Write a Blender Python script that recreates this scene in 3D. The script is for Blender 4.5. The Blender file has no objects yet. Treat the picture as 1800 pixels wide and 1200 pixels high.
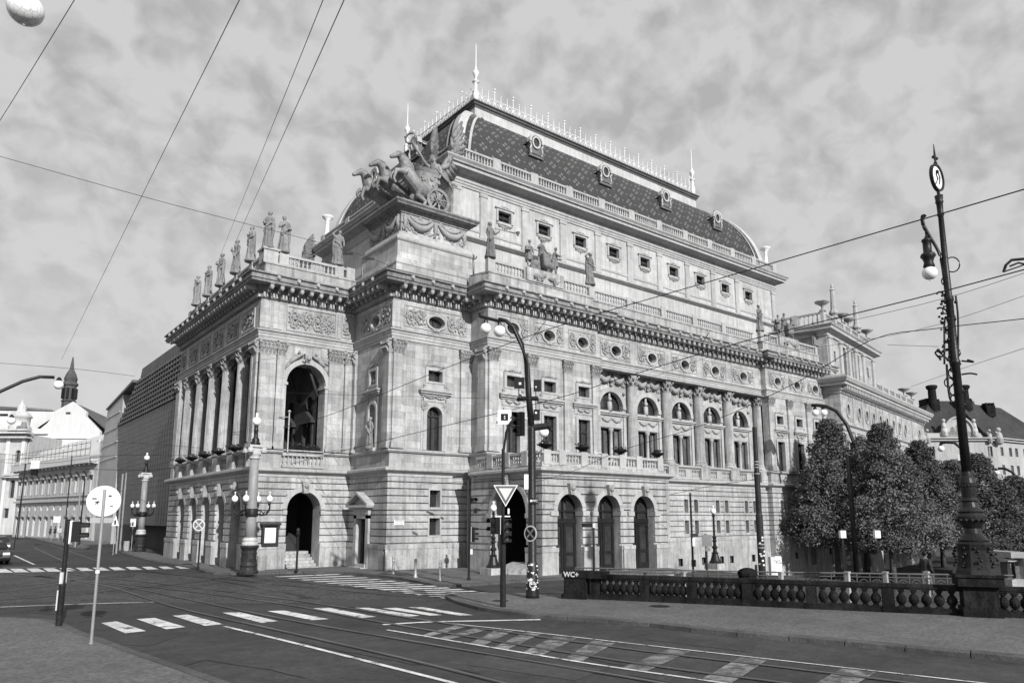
import bpy, bmesh, math, random
from math import pi, sin, cos, tan, atan2, sqrt, radians
from mathutils import Vector, Matrix
random.seed(7)
SC = bpy.context.scene
COL = SC.collection
# ------------------------------------------------------------------ camera, world, sun, exposure
# camera frame (right, down, forward) from the two horizontal directions of the theatre
PXC, PYC, HOR = 900.0, 702.0, 908.0
_h = HOR-PYC
_vl = Vector((-114-PXC, _h)); _vr = Vector((2528-PXC, _h))
FOC = sqrt(-(_vl.x*_vr.x+_h*_h))
_X = Vector((_vr.x, _vr.y, FOC)).normalized(); _Y = Vector((_vl.x, _vl.y, FOC)).normalized()
_Z = -_X.cross(_Y)
if _Z.y > 0: _Z = -_Z
RM = Matrix((_X, _Y, _Z))
EYE = Vector((0, 0, 3.1))
RIGHT = RM @ Vector((1, 0, 0)); UPV = RM @ Vector((0, -1, 0)); FWD = RM @ Vector((0, 0, 1))
def ray(u, v): return RM @ Vector((u-PXC, v-PYC, FOC))
def G(u, v, z=0.0):
    d = ray(u, v); return EYE + d*((z-EYE.z)/d.z)
def PD(u, v, d): return EYE + ray(u, v)*(d/FOC)
def depth(p): return (Vector(p)-EYE).dot(FWD)
def PZ(u, v, base):            # point seen at (u, v), upright above ground point base (same distance)
    d = ray(u, v); b = Vector(base)-EYE
    return EYE + d*(sqrt(b.x**2+b.y**2)/sqrt(d.x**2+d.y**2))
cam = bpy.data.cameras.new('camera'); co = bpy.data.objects.new('camera', cam); COL.objects.link(co)
cam.sensor_width = 36; cam.lens = FOC/1800*36; cam.shift_y = (PYC-600)/1800; cam.clip_end = 3000; cam.clip_start = .1
co.matrix_world = Matrix.Translation(EYE) @ Matrix((RIGHT, UPV, -FWD)).transposed().to_4x4()
SC.camera = co
SUN_AZ, SUN_EL = radians(9), radians(27)          # light travels towards +Y, drifting to +X
sdir = Vector((sin(SUN_AZ)*cos(SUN_EL), cos(SUN_AZ)*cos(SUN_EL), -sin(SUN_EL)))
sl = bpy.data.lights.new('sun', 'SUN'); sl.energy = 5.0; sl.angle = radians(.6); sl.color = (1, .995, .99)
so = bpy.data.objects.new('sun', sl); COL.objects.link(so); so.rotation_euler = sdir.to_track_quat('-Z', 'Y').to_euler()
W = bpy.data.worlds.new('World'); SC.world = W; W.use_nodes = True
wn = W.node_tree; wn.nodes.clear()
def nn(t, ty, **k):
    n = t.nodes.new(ty)
    for a, b in k.items():
        if a.startswith('i_'): n.inputs[a[2:].replace('_', ' ')].default_value = b
        else: setattr(n, a, b)
    return n
sky = nn(wn, 'ShaderNodeTexSky', sky_type='NISHITA', sun_disc=False)
sky.sun_elevation = SUN_EL; sky.sun_rotation = atan2(-sdir.x, -sdir.y)
bw = nn(wn, 'ShaderNodeRGBToBW'); wn.links.new(sky.outputs[0], bw.inputs[0])
sm = nn(wn, 'ShaderNodeMath', operation='MULTIPLY'); wn.links.new(bw.outputs[0], sm.inputs[0]); sm.inputs[1].default_value = .9
tc = nn(wn, 'ShaderNodeTexCoord')
sep = nn(wn, 'ShaderNodeSeparateXYZ'); wn.links.new(tc.outputs['Generated'], sep.inputs[0])
zz = nn(wn, 'ShaderNodeMath', operation='MAXIMUM'); wn.links.new(sep.outputs[2], zz.inputs[0]); zz.inputs[1].default_value = 0
za = nn(wn, 'ShaderNodeMath', operation='ADD'); wn.links.new(zz.outputs[0], za.inputs[0]); za.inputs[1].default_value = .75
dx = nn(wn, 'ShaderNodeMath', operation='DIVIDE'); dy = nn(wn, 'ShaderNodeMath', operation='DIVIDE')
wn.links.new(sep.outputs[0], dx.inputs[0]); wn.links.new(za.outputs[0], dx.inputs[1])
wn.links.new(sep.outputs[1], dy.inputs[0]); wn.links.new(za.outputs[0], dy.inputs[1])
cb = nn(wn, 'ShaderNodeCombineXYZ'); wn.links.new(dx.outputs[0], cb.inputs[0]); wn.links.new(dy.outputs[0], cb.inputs[1])
n1 = nn(wn, 'ShaderNodeTexNoise', noise_dimensions='3D'); n1.inputs['Scale'].default_value = 13; n1.inputs['Detail'].default_value = 7; n1.inputs['Roughness'].default_value = .45; n1.inputs['Distortion'].default_value = .5
n2 = nn(wn, 'ShaderNodeTexNoise', noise_dimensions='3D'); n2.inputs['Scale'].default_value = 30; n2.inputs['Detail'].default_value = 5; n2.inputs['Roughness'].default_value = .5; n2.inputs['Distortion'].default_value = .3
for n in (n1, n2): wn.links.new(cb.outputs[0], n.inputs['Vector'])
ma = nn(wn, 'ShaderNodeMath', operation='MULTIPLY_ADD'); wn.links.new(n2.outputs[0], ma.inputs[0]); ma.inputs[1].default_value = 1.0; wn.links.new(n1.outputs[0], ma.inputs[2])
cr = nn(wn, 'ShaderNodeValToRGB'); wn.links.new(ma.outputs[0], cr.inputs[0])
cr.color_ramp.elements[0].position = .84; cr.color_ramp.elements[0].color = (0, 0, 0, 1)
cr.color_ramp.elements[1].position = 1.12; cr.color_ramp.elements[1].color = (1, 1, 1, 1)
cr.color_ramp.interpolation = 'LINEAR'
half = nn(wn, 'ShaderNodeMath', operation='MULTIPLY'); half.inputs[1].default_value = .5; wn.links.new(ma.outputs[0], half.inputs[0]); wn.links.new(half.outputs[0], cr.inputs[0]); cr.color_ramp.elements[0].position = .39; cr.color_ramp.elements[1].position = .555
# cloud layer: grey blue gaps where the ramp is 0, pale cloud where it is 1; thinner near the horizon
fade = nn(wn, 'ShaderNodeMapRange', interpolation_type='SMOOTHSTEP'); wn.links.new(sep.outputs[2], fade.inputs[0])
fade.inputs[1].default_value = .05; fade.inputs[2].default_value = .5; fade.inputs[3].default_value = .25; fade.inputs[4].default_value = 1
inv = nn(wn, 'ShaderNodeMath', operation='SUBTRACT'); inv.inputs[0].default_value = 1; wn.links.new(cr.outputs[0], inv.inputs[1])
gap = nn(wn, 'ShaderNodeMath', operation='MULTIPLY'); wn.links.new(inv.outputs[0], gap.inputs[0]); wn.links.new(fade.outputs[0], gap.inputs[1])
mix = nn(wn, 'ShaderNodeMapRange'); wn.links.new(gap.outputs[0], mix.inputs[0]); mix.inputs[3].default_value = 5.8; mix.inputs[4].default_value = 4.1
ad = nn(wn, 'ShaderNodeMath', operation='MULTIPLY_ADD'); wn.links.new(sm.outputs[0], ad.inputs[0]); ad.inputs[1].default_value = .10; wn.links.new(mix.outputs[0], ad.inputs[2])
bg = nn(wn, 'ShaderNodeBackground'); wn.links.new(ad.outputs[0], bg.inputs[0]); bg.inputs[1].default_value = .1
wo = nn(wn, 'ShaderNodeOutputWorld'); wn.links.new(bg.outputs[0], wo.inputs[0])
SC.view_settings.view_transform = 'Standard'; SC.view_settings.look = 'None'; SC.view_settings.exposure = .08; SC.view_settings.gamma = 1
SC.view_settings.use_curve_mapping = False
SC.render.engine = 'CYCLES'
SC.cycles.max_bounces = 5; SC.cycles.diffuse_bounces = 3; SC.cycles.glossy_bounces = 2; SC.cycles.transparent_max_bounces = 6

# ------------------------------------------------------------------ materials (the photograph is black and white: all greys)
MATS = {}
def mat(name, v=.3, rough=.8, noise=0, scale=3.0, bump=0, metal=0, streak=0, block=None, emit=0, spec=.4, bscale=None, speck=0):
    m = bpy.data.materials.new(name); m.use_nodes = True; t = m.node_tree; b = t.nodes['Principled BSDF']
    b.inputs['Roughness'].default_value = rough; b.inputs['Metallic'].default_value = metal
    b.inputs['Specular IOR Level'].default_value = spec
    b.inputs['Base Color'].default_value = (v, v, v, 1)
    L = t.links.new
    if emit:
        b.inputs['Emission Color'].default_value = (1, 1, 1, 1); b.inputs['Emission Strength'].default_value = emit
    if noise or streak or block or bump or speck:
        geo = nn(t, 'ShaderNodeNewGeometry'); pos = geo.outputs['Position']
        val = None
        def mul(a, bb):
            if a is None: return bb
            k = nn(t, 'ShaderNodeMath', operation='MULTIPLY'); L(a, k.inputs[0]); L(bb, k.inputs[1]); return k.outputs[0]
        def rng(src, lo, hi, a=.25, c=.75):
            k = nn(t, 'ShaderNodeMapRange'); L(src, k.inputs[0]); k.inputs[1].default_value = a; k.inputs[2].default_value = c
            k.inputs[3].default_value = lo; k.inputs[4].default_value = hi; return k.outputs[0]
        if noise:
            q = nn(t, 'ShaderNodeTexNoise'); L(pos, q.inputs['Vector']); q.inputs['Scale'].default_value = scale; q.inputs['Detail'].default_value = 6; q.inputs['Roughness'].default_value = .62
            val = mul(val, rng(q.outputs[0], 1-noise, 1+noise))
            q3 = nn(t, 'ShaderNodeTexNoise'); L(pos, q3.inputs['Vector']); q3.inputs['Scale'].default_value = scale*5.5; q3.inputs['Detail'].default_value = 4; q3.inputs['Roughness'].default_value = .7
            val = mul(val, rng(q3.outputs[0], 1-noise*.75, 1+noise*.75, .3, .7))
            q2 = nn(t, 'ShaderNodeTexNoise'); L(pos, q2.inputs['Vector']); q2.inputs['Scale'].default_value = scale*.17; q2.inputs['Detail'].default_value = 3
            val = mul(val, rng(q2.outputs[0], 1-noise*.8, 1+noise*.8, .3, .7))
        if streak:
            mp = nn(t, 'ShaderNodeMapping'); L(pos, mp.inputs[0]); mp.inputs['Scale'].default_value = (2.3, 2.3, .16)
            q = nn(t, 'ShaderNodeTexNoise'); L(mp.outputs[0], q.inputs['Vector']); q.inputs['Scale'].default_value = 1.6; q.inputs['Detail'].default_value = 4; q.inputs['Roughness'].default_value = .65
            val = mul(val, rng(q.outputs[0], 1-streak, 1+streak*.25, .36, .56))
        if block:
            sx = nn(t, 'ShaderNodeSeparateXYZ'); L(pos, sx.inputs[0])
            a = nn(t, 'ShaderNodeMath', operation='ADD'); L(sx.outputs[0], a.inputs[0]); L(sx.outputs[1], a.inputs[1])
            c = nn(t, 'ShaderNodeCombineXYZ'); L(a.outputs[0], c.inputs[0]); L(sx.outputs[2], c.inputs[1])
            br = nn(t, 'ShaderNodeTexBrick'); L(c.outputs[0], br.inputs['Vector'])
            br.inputs['Scale'].default_value = 1; br.inputs['Brick Width'].default_value = block[0]; br.inputs['Row Height'].default_value = block[1]
            br.inputs['Mortar Size'].default_value = block[2]; br.inputs['Mortar Smooth'].default_value = .3; br.inputs['Bias'].default_value = 0
            lo = 1-block[3]; hi = 1+block[3]*.6
            br.inputs['Color1'].default_value = (lo, lo, lo, 1); br.inputs['Color2'].default_value = (hi, hi, hi, 1)
            mo = block[4]; br.inputs['Mortar'].default_value = (mo, mo, mo, 1)
            k = nn(t, 'ShaderNodeRGBToBW'); L(br.outputs[0], k.inputs[0]); val = mul(val, k.outputs[0])
        if speck:
            vo = nn(t, 'ShaderNodeTexVoronoi'); L(pos, vo.inputs['Vector']); vo.inputs['Scale'].default_value = 15
            k = nn(t, 'ShaderNodeRGBToBW'); L(vo.outputs['Color'], k.inputs[0]); val = mul(val, rng(k.outputs[0], 1-speck, 1+speck))
        if val is not None:
            k = nn(t, 'ShaderNodeMath', operation='MULTIPLY'); k.use_clamp = True; L(val, k.inputs[0]); k.inputs[1].default_value = v
            L(k.outputs[0], b.inputs['Base Color'])
        if bump:
            q = nn(t, 'ShaderNodeTexNoise'); L(pos, q.inputs['Vector']); q.inputs['Scale'].default_value = bscale or 14; q.inputs['Detail'].default_value = 5
            bp = nn(t, 'ShaderNodeBump'); bp.inputs['Strength'].default_value = bump; bp.inputs['Distance'].default_value = .04
            L(q.outputs[0], bp.inputs['Height']); L(bp.outputs[0], b.inputs['Normal'])
    MATS[name] = m; return m
STONE = mat('sandstone_ashlar', .36, .85, .2, 1.6, .25, streak=.24, block=(1.15, .42, .012, .24, .66))
RUST = mat('sandstone_rusticated', .35, .88, .25, 2.2, .5, streak=.28, block=(1.7, 30, .01, .16, .65))
CORN = mat('dark_cornice_stone', .21, .8, .3, 2.5, .3, streak=.35)  # cornice stone set darker than the walls, with streaks
PLAIN = mat('sandstone_trim', .33, .85, .24, 1.9, .3, streak=.34)
TRIM = mat('sandstone_moulding', .36, .85, .16, 3, .25, streak=.12)
SOOT = mat('weathered_statue_stone', .16, .9, .35, 4, .6)
BRONZE = mat('patinated_bronze', .19, .62, .45, 3, .4, metal=.15)
ORN = mat('carved_stone_relief', .27, .9, .22, 5, .6)
STUCCO = mat('upper_wall_plaster_stone', .42, .85, .13, 2.0, .2, streak=.2, block=(1.4, .5, .006, .08, .85))
GILT = mat('gilded_roof_metal', .72, .45, .06, 3, spec=.5)
LEAD = mat('roof_lead_band', .43, .6, .12, 2, streak=.15)
LEADDK = mat('dark_roof_sheet', .08, .5, .3, 2)
GLASSM = mat('window_glass', .03, .06, .4, .8, .05, spec=1.0, bscale=1.3)
GLASSC = mat('curtained_glass', .13, .15, .5, 2.2, .05, spec=1.0, streak=.6, bscale=1.3)
FRAME = mat('dark_window_timber', .03, .6, .2, 4, spec=.15)
DOORM = mat('dark_oak_door', .016, .6, .3, 5, spec=.12)
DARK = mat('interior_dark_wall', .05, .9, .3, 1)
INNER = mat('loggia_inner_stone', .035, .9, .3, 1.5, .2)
IRON = mat('black_painted_iron', .016, .4, .35, 6, .2, spec=.25)
IRON2 = mat('worn_dark_steel', .024, .5, .4, 5, .2, spec=.2)
GREYM = mat('grey_galvanised_steel', .3, .45, .15, 5, metal=.3)
GLOBE = mat('white_opal_glass', .85, .25, .04, 6, spec=.6)
WHITE = mat('white_painted_plate', .8, .5, .05, 4)
GREYP = mat('grey_sign_back', .55, .5, .08, 6)
BLACKP = mat('black_plastic', .01, .5, .2, 6, spec=.2)
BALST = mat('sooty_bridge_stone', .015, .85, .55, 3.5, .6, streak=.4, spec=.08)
GRANITE = mat('polished_granite_column', .24, .5, .12, 4, streak=.1)
BARK = mat('tree_bark', .06, .95, .4, 8, .8)
KERBM = mat('granite_kerb', .075, .85, .35, 5, .5)
PAVE = mat('mosaic_pavement', .115, .85, .2, 1.6, .8, bscale=30, speck=.22)
ASPH = mat('asphalt', .052, .85, .32, .42, .35, bscale=60, speck=.12, spec=.2)
COBB = mat('cobbled_tram_bed', .062, .8, .3, .8, .9, bscale=18, speck=.5, spec=.2)
PAINT = mat('worn_white_road_paint', .6, .7, .3, 2.6, .3, bscale=30)
PAINTW = mat('faded_road_paint', .22, .75, .45, 3, .3, bscale=30)
RAILM = mat('tram_rail_steel', .022, .4, .4, 6)
PLASTW = mat('white_plaster_facade', .58, .8, .06, .6, streak=.08)
PLASTG = mat('pale_grey_facade', .46, .85, .12, .8, streak=.18)
PLASTD = mat('mid_grey_facade', .3, .85, .2, .8)  # plain mid grey for the end wall, window dressings and lintel
TILE = mat('dark_roof_tile', .04, .7, .3, 1.5, .4, spec=.15)
def wear(m, road, thr, soft=.07):
    t = m.node_tree; b = t.nodes['Principled BSDF']; src = b.inputs['Base Color'].links[0].from_socket; geo = nn(t, 'ShaderNodeNewGeometry')
    q = nn(t, 'ShaderNodeTexNoise'); t.links.new(geo.outputs['Position'], q.inputs['Vector']); q.inputs['Scale'].default_value = 2.3; q.inputs['Detail'].default_value = 10; q.inputs['Roughness'].default_value = .72
    r = nn(t, 'ShaderNodeMapRange'); t.links.new(q.outputs[0], r.inputs[0]); r.inputs[1].default_value = thr; r.inputs[2].default_value = thr+soft; r.inputs[3].default_value = 0; r.inputs[4].default_value = 1
    x = nn(t, 'ShaderNodeMix', data_type='FLOAT'); t.links.new(r.outputs[0], x.inputs[0]); t.links.new(src, x.inputs[2]); x.inputs[3].default_value = road; t.links.new(x.outputs[0], b.inputs['Base Color'])
wear(PAINT, .085, .54); wear(PAINTW, .06, .44, .14)
def leafmat():
    m = mat('tree_leaves', .12, .85, .5, .8, spec=.12); b = m.node_tree.nodes['Principled BSDF']
    m.node_tree.nodes['Noise Texture'].inputs['Scale'].default_value = 2.5
    return m
LEAF = leafmat()
def roofmat():
    m = bpy.data.materials.new('patterned_slate_roof'); m.use_nodes = True; t = m.node_tree; b = t.nodes['Principled BSDF']; L = t.links.new
    uv = nn(t, 'ShaderNodeUVMap'); sx = nn(t, 'ShaderNodeSeparateXYZ'); L(uv.outputs[0], sx.inputs[0])
    def M(op, a, bb=None, c=None):
        k = nn(t, 'ShaderNodeMath', operation=op)
        for i, q in enumerate((a, bb, c)):
            if q is None: continue
            if isinstance(q, (int, float)): k.inputs[i].default_value = q
            else: L(q, k.inputs[i])
        return k.outputs[0]
    U, V = sx.outputs[0], sx.outputs[1]
    row = M('FLOOR', M('DIVIDE', V, .95)); u2 = M('ADD', U, M('MULTIPLY', M('MODULO', row, 2.0), .8))
    du = M('ABSOLUTE', M('SUBTRACT', M('FRACT', M('DIVIDE', u2, 1.6)), .5)); du = M('MULTIPLY', du, 1.6)
    dv = M('ABSOLUTE', M('SUBTRACT', M('FRACT', M('DIVIDE', V, .95)), .5)); dv = M('MULTIPLY', dv, .95)
    # diamond rosette: centre left dark, four lozenges round it
    ring = M('ADD', M('ABSOLUTE', M('SUBTRACT', du, .25)), dv); ring2 = M('ADD', M('ABSOLUTE', M('SUBTRACT', dv, .25)), du)
    r1 = M('LESS_THAN', ring, .15); r2 = M('LESS_THAN', ring2, .15); cross = M('MAXIMUM', r1, r2)
    # small single lozenge between
    du3 = M('MULTIPLY', M('ABSOLUTE', M('SUBTRACT', M('FRACT', M('DIVIDE', M('ADD', u2, .8), 1.6)), .5)), 1.6)
    single = M('LESS_THAN', M('ADD', du3, dv), .1); cross = M('MAXIMUM', cross, single)
    # diagonal slate courses
    l1 = M('ABSOLUTE', M('SUBTRACT', M('FRACT', M('DIVIDE', M('ADD', U, V), .19)), .5)); l2 = M('ABSOLUTE', M('SUBTRACT', M('FRACT', M('DIVIDE', M('SUBTRACT', U, V), .19)), .5))
    line = M('LESS_THAN', M('MINIMUM', l1, l2), .085)
    no = nn(t, 'ShaderNodeTexNoise'); L(uv.outputs[0], no.inputs['Vector']); no.inputs['Scale'].default_value = 5; no.inputs['Detail'].default_value = 6
    ns = M('ADD', M('MULTIPLY', no.outputs[0], .9), .55)
    base = M('ADD', .045, M('MULTIPLY', cross, .09)); base = M('MULTIPLY', base, ns); base = M('MULTIPLY', base, M('SUBTRACT', 1.25, M('MULTIPLY', line, .6)))
    L(base, b.inputs['Base Color']); b.inputs['Roughness'].default_value = .6; b.inputs['Specular IOR Level'].default_value = .18
    bp = nn(t, 'ShaderNodeBump'); bp.inputs['Strength'].default_value = .5; bp.inputs['Distance'].default_value = .02; L(M('SUBTRACT', 1.0, line), bp.inputs['Height']); L(bp.outputs[0], b.inputs['Normal'])
    return m
ROOF = roofmat()

# ------------------------------------------------------------------ mesh helpers
class Fr:                                                   # a facade frame: u along the wall, n outwards, z up
    def __init__(s, ox, oy, ux, uy, nx, ny): s.a = (ox, oy, ux, uy, nx, ny)
    def p(s, u, n, z):
        ox, oy, ux, uy, nx, ny = s.a; return (ox+ux*u+nx*n, oy+uy*u+ny*n, z)
def FS(Y): return Fr(0, Y, 1, 0, 0, -1)                      # faces south (-Y), u = x
def FW(X): return Fr(X, 0, 0, 1, -1, 0)                      # faces west (-X), u = y
class MB:
    def __init__(s): s.v = []; s.f = []; s.uv = None
    def add(s, vs, fs):
        k = len(s.v); s.v += [tuple(q) for q in vs]; s.f += [tuple(i+k for i in f) for f in fs]
    def quad(s, a, b, c, d): s.add((a, b, c, d), ((0, 1, 2, 3),))
    def hexa(s, P):                                           # 8 points: bottom ring 0-3, top ring 4-7
        s.add(P, ((0, 3, 2, 1), (4, 5, 6, 7), (0, 1, 5, 4), (1, 2, 6, 5), (2, 3, 7, 6), (3, 0, 4, 7)))
    def box(s, x0, x1, y0, y1, z0, z1):
        s.hexa([(x0, y0, z0), (x1, y0, z0), (x1, y1, z0), (x0, y1, z0), (x0, y0, z1), (x1, y0, z1), (x1, y1, z1), (x0, y1, z1)])
    def fbox(s, F, u0, u1, n0, n1, z0, z1):
        s.hexa([F.p(u0, n0, z0), F.p(u1, n0, z0), F.p(u1, n1, z0), F.p(u0, n1, z0), F.p(u0, n0, z1), F.p(u1, n0, z1), F.p(u1, n1, z1), F.p(u0, n1, z1)])
    def obox(s, c, ax, ay, az):                                # oriented box: centre, half-axis vectors
        c = Vector(c); ax = Vector(ax); ay = Vector(ay); az = Vector(az)
        s.hexa([c+i*ax+j*ay+k*az for k in (-1, 1) for i, j in ((-1, -1), (1, -1), (1, 1), (-1, 1))])
    def prism(s, pts, F, n0, n1):                              # polygon (u, z) extruded along n
        k = len(pts); s.add([F.p(u, n0, z) for u, z in pts]+[F.p(u, n1, z) for u, z in pts],
                            [tuple(range(k)), tuple(range(2*k-1, k-1, -1))]+[(i, (i+1) % k, k+(i+1) % k, k+i) for i in range(k)])
    def poly(s, pts): s.add(pts, (tuple(range(len(pts))),))
    def lathe(s, c, prof, n=10, axis=None, sx=1, sy=1, rot=0):
        c = Vector(c); vs = []; fs = []
        for r, z in prof:
            for i in range(n):
                a = 2*pi*i/n+rot; vs.append(c+Vector((r*sx*cos(a), r*sy*sin(a), z)))
        for j in range(len(prof)-1):
            for i in range(n):
                fs.append((j*n+i, j*n+(i+1) % n, (j+1)*n+(i+1) % n, (j+1)*n+i))
        fs.append(tuple(range(n-1, -1, -1))); fs.append(tuple(range((len(prof)-1)*n, len(prof)*n)))
        s.add(vs, fs)
    def sphere(s, c, r, n=12, m=8, sz=1):
        s.lathe(c, [(r*max(.02, sin(pi*j/m)), -r*sz*cos(pi*j/m)) for j in range(m+1)], n)
    def tube(s, pts, r, n=6, closed=False):
        pts = [Vector(p) for p in pts]; rs = r if isinstance(r, (list, tuple)) else [r]*len(pts); vs = []; fs = []
        ref = Vector((0, 0, 1))
        for i, p in enumerate(pts):
            a = pts[i-1] if (i > 0 or closed) else p; b = pts[(i+1) % len(pts)] if (i < len(pts)-1 or closed) else p
            d = (b-a); d = d.normalized() if d.length > 1e-9 else Vector((0, 0, 1))
            if abs(d.dot(ref)) > .98: x = d.cross(Vector((.3, 1, 0))).normalized()
            else: x = d.cross(ref).normalized()
            y = d.cross(x)
            for k in range(n):
                t = 2*pi*k/n; vs.append(p+x*rs[i]*cos(t)+y*rs[i]*sin(t))
        L = len(pts); 
        for i in range(L if closed else L-1):
            j = (i+1) % L
            for k in range(n): fs.append((i*n+k, i*n+(k+1) % n, j*n+(k+1) % n, j*n+k))
        if not closed: fs += [tuple(range(n-1, -1, -1)), tuple(range((L-1)*n, L*n))]
        s.add(vs, fs)
    def ringF(s, F, uc, zc, r0, r1, n0, n1, a0=0, a1=pi, seg=16, sz=1):       # arch ring on a facade
        pts = []
        for i in range(seg+1):
            a = a0+(a1-a0)*i/seg; c, q = cos(a), sin(a)*sz
            pts += [F.p(uc+r0*c, n0, zc+r0*q), F.p(uc+r1*c, n0, zc+r1*q), F.p(uc+r1*c, n1, zc+r1*q), F.p(uc+r0*c, n1, zc+r0*q)]
        fs = []
        for i in range(seg):
            for k in range(4): fs.append((i*4+k, i*4+(k+1) % 4, (i+1)*4+(k+1) % 4, (i+1)*4+k))
        fs += [(0, 1, 2, 3), (seg*4+3, seg*4+2, seg*4+1, seg*4)]
        s.add(pts, fs)
    def mesh(s, name, m, smooth=False):
        me = bpy.data.meshes.new(name); me.from_pydata(s.v, [], s.f); me.materials.append(m)
        if smooth: me.polygons.foreach_set('use_smooth', [True]*len(me.polygons))
        me.update(); return me
def link(name, me, parent=None, loc=None, kind=None, label=None):
    o = bpy.data.objects.new(name, me); COL.objects.link(o)
    if parent is not None: o.parent = parent
    if loc is not None: o.location = loc
    if kind: o['kind'] = kind
    if label: o['label'] = label
    return o
def obj(name, mb, m, parent=None, smooth=False, kind=None, label=None, loc=None):
    return link(name, mb.mesh(name, m, smooth), parent, loc, kind, label)
def thing(name, label, cat, loc=(0, 0, 0), group=None, rz=0):
    o = bpy.data.objects.new(name, None); COL.objects.link(o); o.location = loc; o.rotation_euler = (0, 0, rz)
    o.empty_display_size = .2; o['label'] = label; o['category'] = cat
    if group: o['group'] = group
    return o
def tag(o, label, cat, group=None):
    o['label'] = label; o['category'] = cat
    if group: o['group'] = group
    return o
def copy_tree(o, parent=None):
    c = o.copy(); COL.objects.link(c)
    if parent is not None: c.parent = parent
    for ch in [q for q in o.children]: copy_tree(ch, c)
    return c
def wall(mb, F, u0, u1, z0, z1, ops=(), n=0.0, d=.4, seg=10, edges=False):
    """front sheet of a wall at offset n with openings cut out and reveals of depth d.
    op = ('r', ua, ub, za, zb) rectangle | ('a', ua, ub, za, zspring) round arch | ('o', uc, zc, ru, rz) oval"""
    br = {u0, u1}; A = []
    for o in ops:
        if o[0] == 'o': ua, ub = o[1]-o[3], o[1]+o[3]
        else: ua, ub = o[1], o[2]
        if ub <= u0 or ua >= u1: continue
        if o[0] == 'r': lo = (lambda z: (lambda u: z))(o[3]); hi = (lambda z: (lambda u: z))(o[4]); k = 1
        elif o[0] == 'a':
            uc, r = (ua+ub)/2, (ub-ua)/2; lo = (lambda z: (lambda u: z))(o[3])
            hi = (lambda uc, r, z: (lambda u: z+sqrt(max(0, r*r-(u-uc)**2))))(uc, r, o[4]); k = seg
        else:
            hi = (lambda uc, zc, a, b: (lambda u: zc+b*sqrt(max(0, 1-((u-uc)/a)**2))))(*o[1:5])
            lo = (lambda uc, zc, a, b: (lambda u: zc-b*sqrt(max(0, 1-((u-uc)/a)**2))))(*o[1:5]); k = seg
        for i in range(k+1):
            t = ua+(ub-ua)*(.5-.5*cos(pi*i/k)); 
            if u0 < t < u1: br.add(round(t, 5))
        A.append((ua, ub, lo, hi, o[0]))
    br = sorted(br); ends = {u0, u1}
    for a in A: ends |= {round(a[0], 5), round(a[1], 5)}
    for ua, ub in zip(br[:-1], br[1:]):
        um = (ua+ub)/2
        cur = sorted([a for a in A if a[0] < um < a[1]], key=lambda a: a[2](um))
        zl = [z0, z0]; segs = []
        for a in cur:
            za = [min(max(a[2](ua), z0), z1), min(max(a[2](ub), z0), z1)]; zb = [min(max(a[3](ua), z0), z1), min(max(a[3](ub), z0), z1)]
            if za[0] > zl[0]+1e-4 or za[1] > zl[1]+1e-4: segs.append((zl, za))
            zl = [max(zl[0], zb[0]), max(zl[1], zb[1])]
        if zl[0] < z1-1e-4 or zl[1] < z1-1e-4: segs.append((zl, [z1, z1]))
        for lo, hi in segs:
            P = F.p; mb.quad(P(ua, n, lo[0]), P(ub, n, lo[1]), P(ub, n, hi[1]), P(ua, n, hi[0]))
            if edges or lo[0] > z0+1e-4 or lo[1] > z0+1e-4: mb.quad(P(ua, n, lo[0]), P(ub, n, lo[1]), P(ub, n-d, lo[1]), P(ua, n-d, lo[0]))
            if edges or hi[0] < z1-1e-4 or hi[1] < z1-1e-4: mb.quad(P(ua, n, hi[0]), P(ub, n, hi[1]), P(ub, n-d, hi[1]), P(ua, n-d, hi[0]))
            for q, i in ((ua, 0), (ub, 1)):
                if round(q, 5) in ends and (edges or (q > u0+1e-4 and q < u1-1e-4)) and hi[i] > lo[i]+1e-4:
                    mb.quad(P(q, n, lo[i]), P(q, n, hi[i]), P(q, n-d, hi[i]), P(q, n-d, lo[i]))
def sweep(mb, path, prof, closed=False, cap=True):
    """moulding: profile [(out, z)...] swept along plan path with mitred corners; outside is on the right of travel"""
    n = len(path); P2 = [Vector(p) for p in path]; off = []
    for i in range(n):
        if closed: a, b, c = P2[i-1], P2[i], P2[(i+1) % n]
        else: a, b, c = P2[max(0, i-1)], P2[i], P2[min(n-1, i+1)]
        d1 = (b-a).normalized() if (b-a).length > 0 else None; d2 = (c-b).normalized() if (c-b).length > 0 else None
        d1 = d1 or d2; d2 = d2 or d1
        m1 = Vector((d1.y, -d1.x)); m2 = Vector((d2.y, -d2.x)); m = m1+m2
        m = m/m.length; m = m/max(.3, m.dot(m1)); off.append(m)
    k = len(prof); vs = []
    for i in range(n):
        for o, z in prof:
            q = P2[i]+off[i]*o; vs.append((q.x, q.y, z))
    fs = []
    for i in range(n if closed else n-1):
        j = (i+1) % n
        for q in range(k-1): fs.append((i*k+q, j*k+q, j*k+q+1, i*k+q+1))
    if not closed and cap: fs += [tuple(range(k)), tuple(range(n*k-1, (n-1)*k-1, -1))]
    mb.add(vs, fs)
def balusters(mb, pts, z0, z1, r, n=8):
    h = z1-z0; prof = [(r*.9, 0), (r*.9, .1*h), (r*.55, .16*h), (r*1.05, .36*h), (r*.9, .5*h), (r*.45, .78*h), (r*.75, .86*h), (r*.85, .9*h), (r*.85, h)]
    for p in pts: mb.lathe((p[0], p[1], z0), prof, n)
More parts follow.
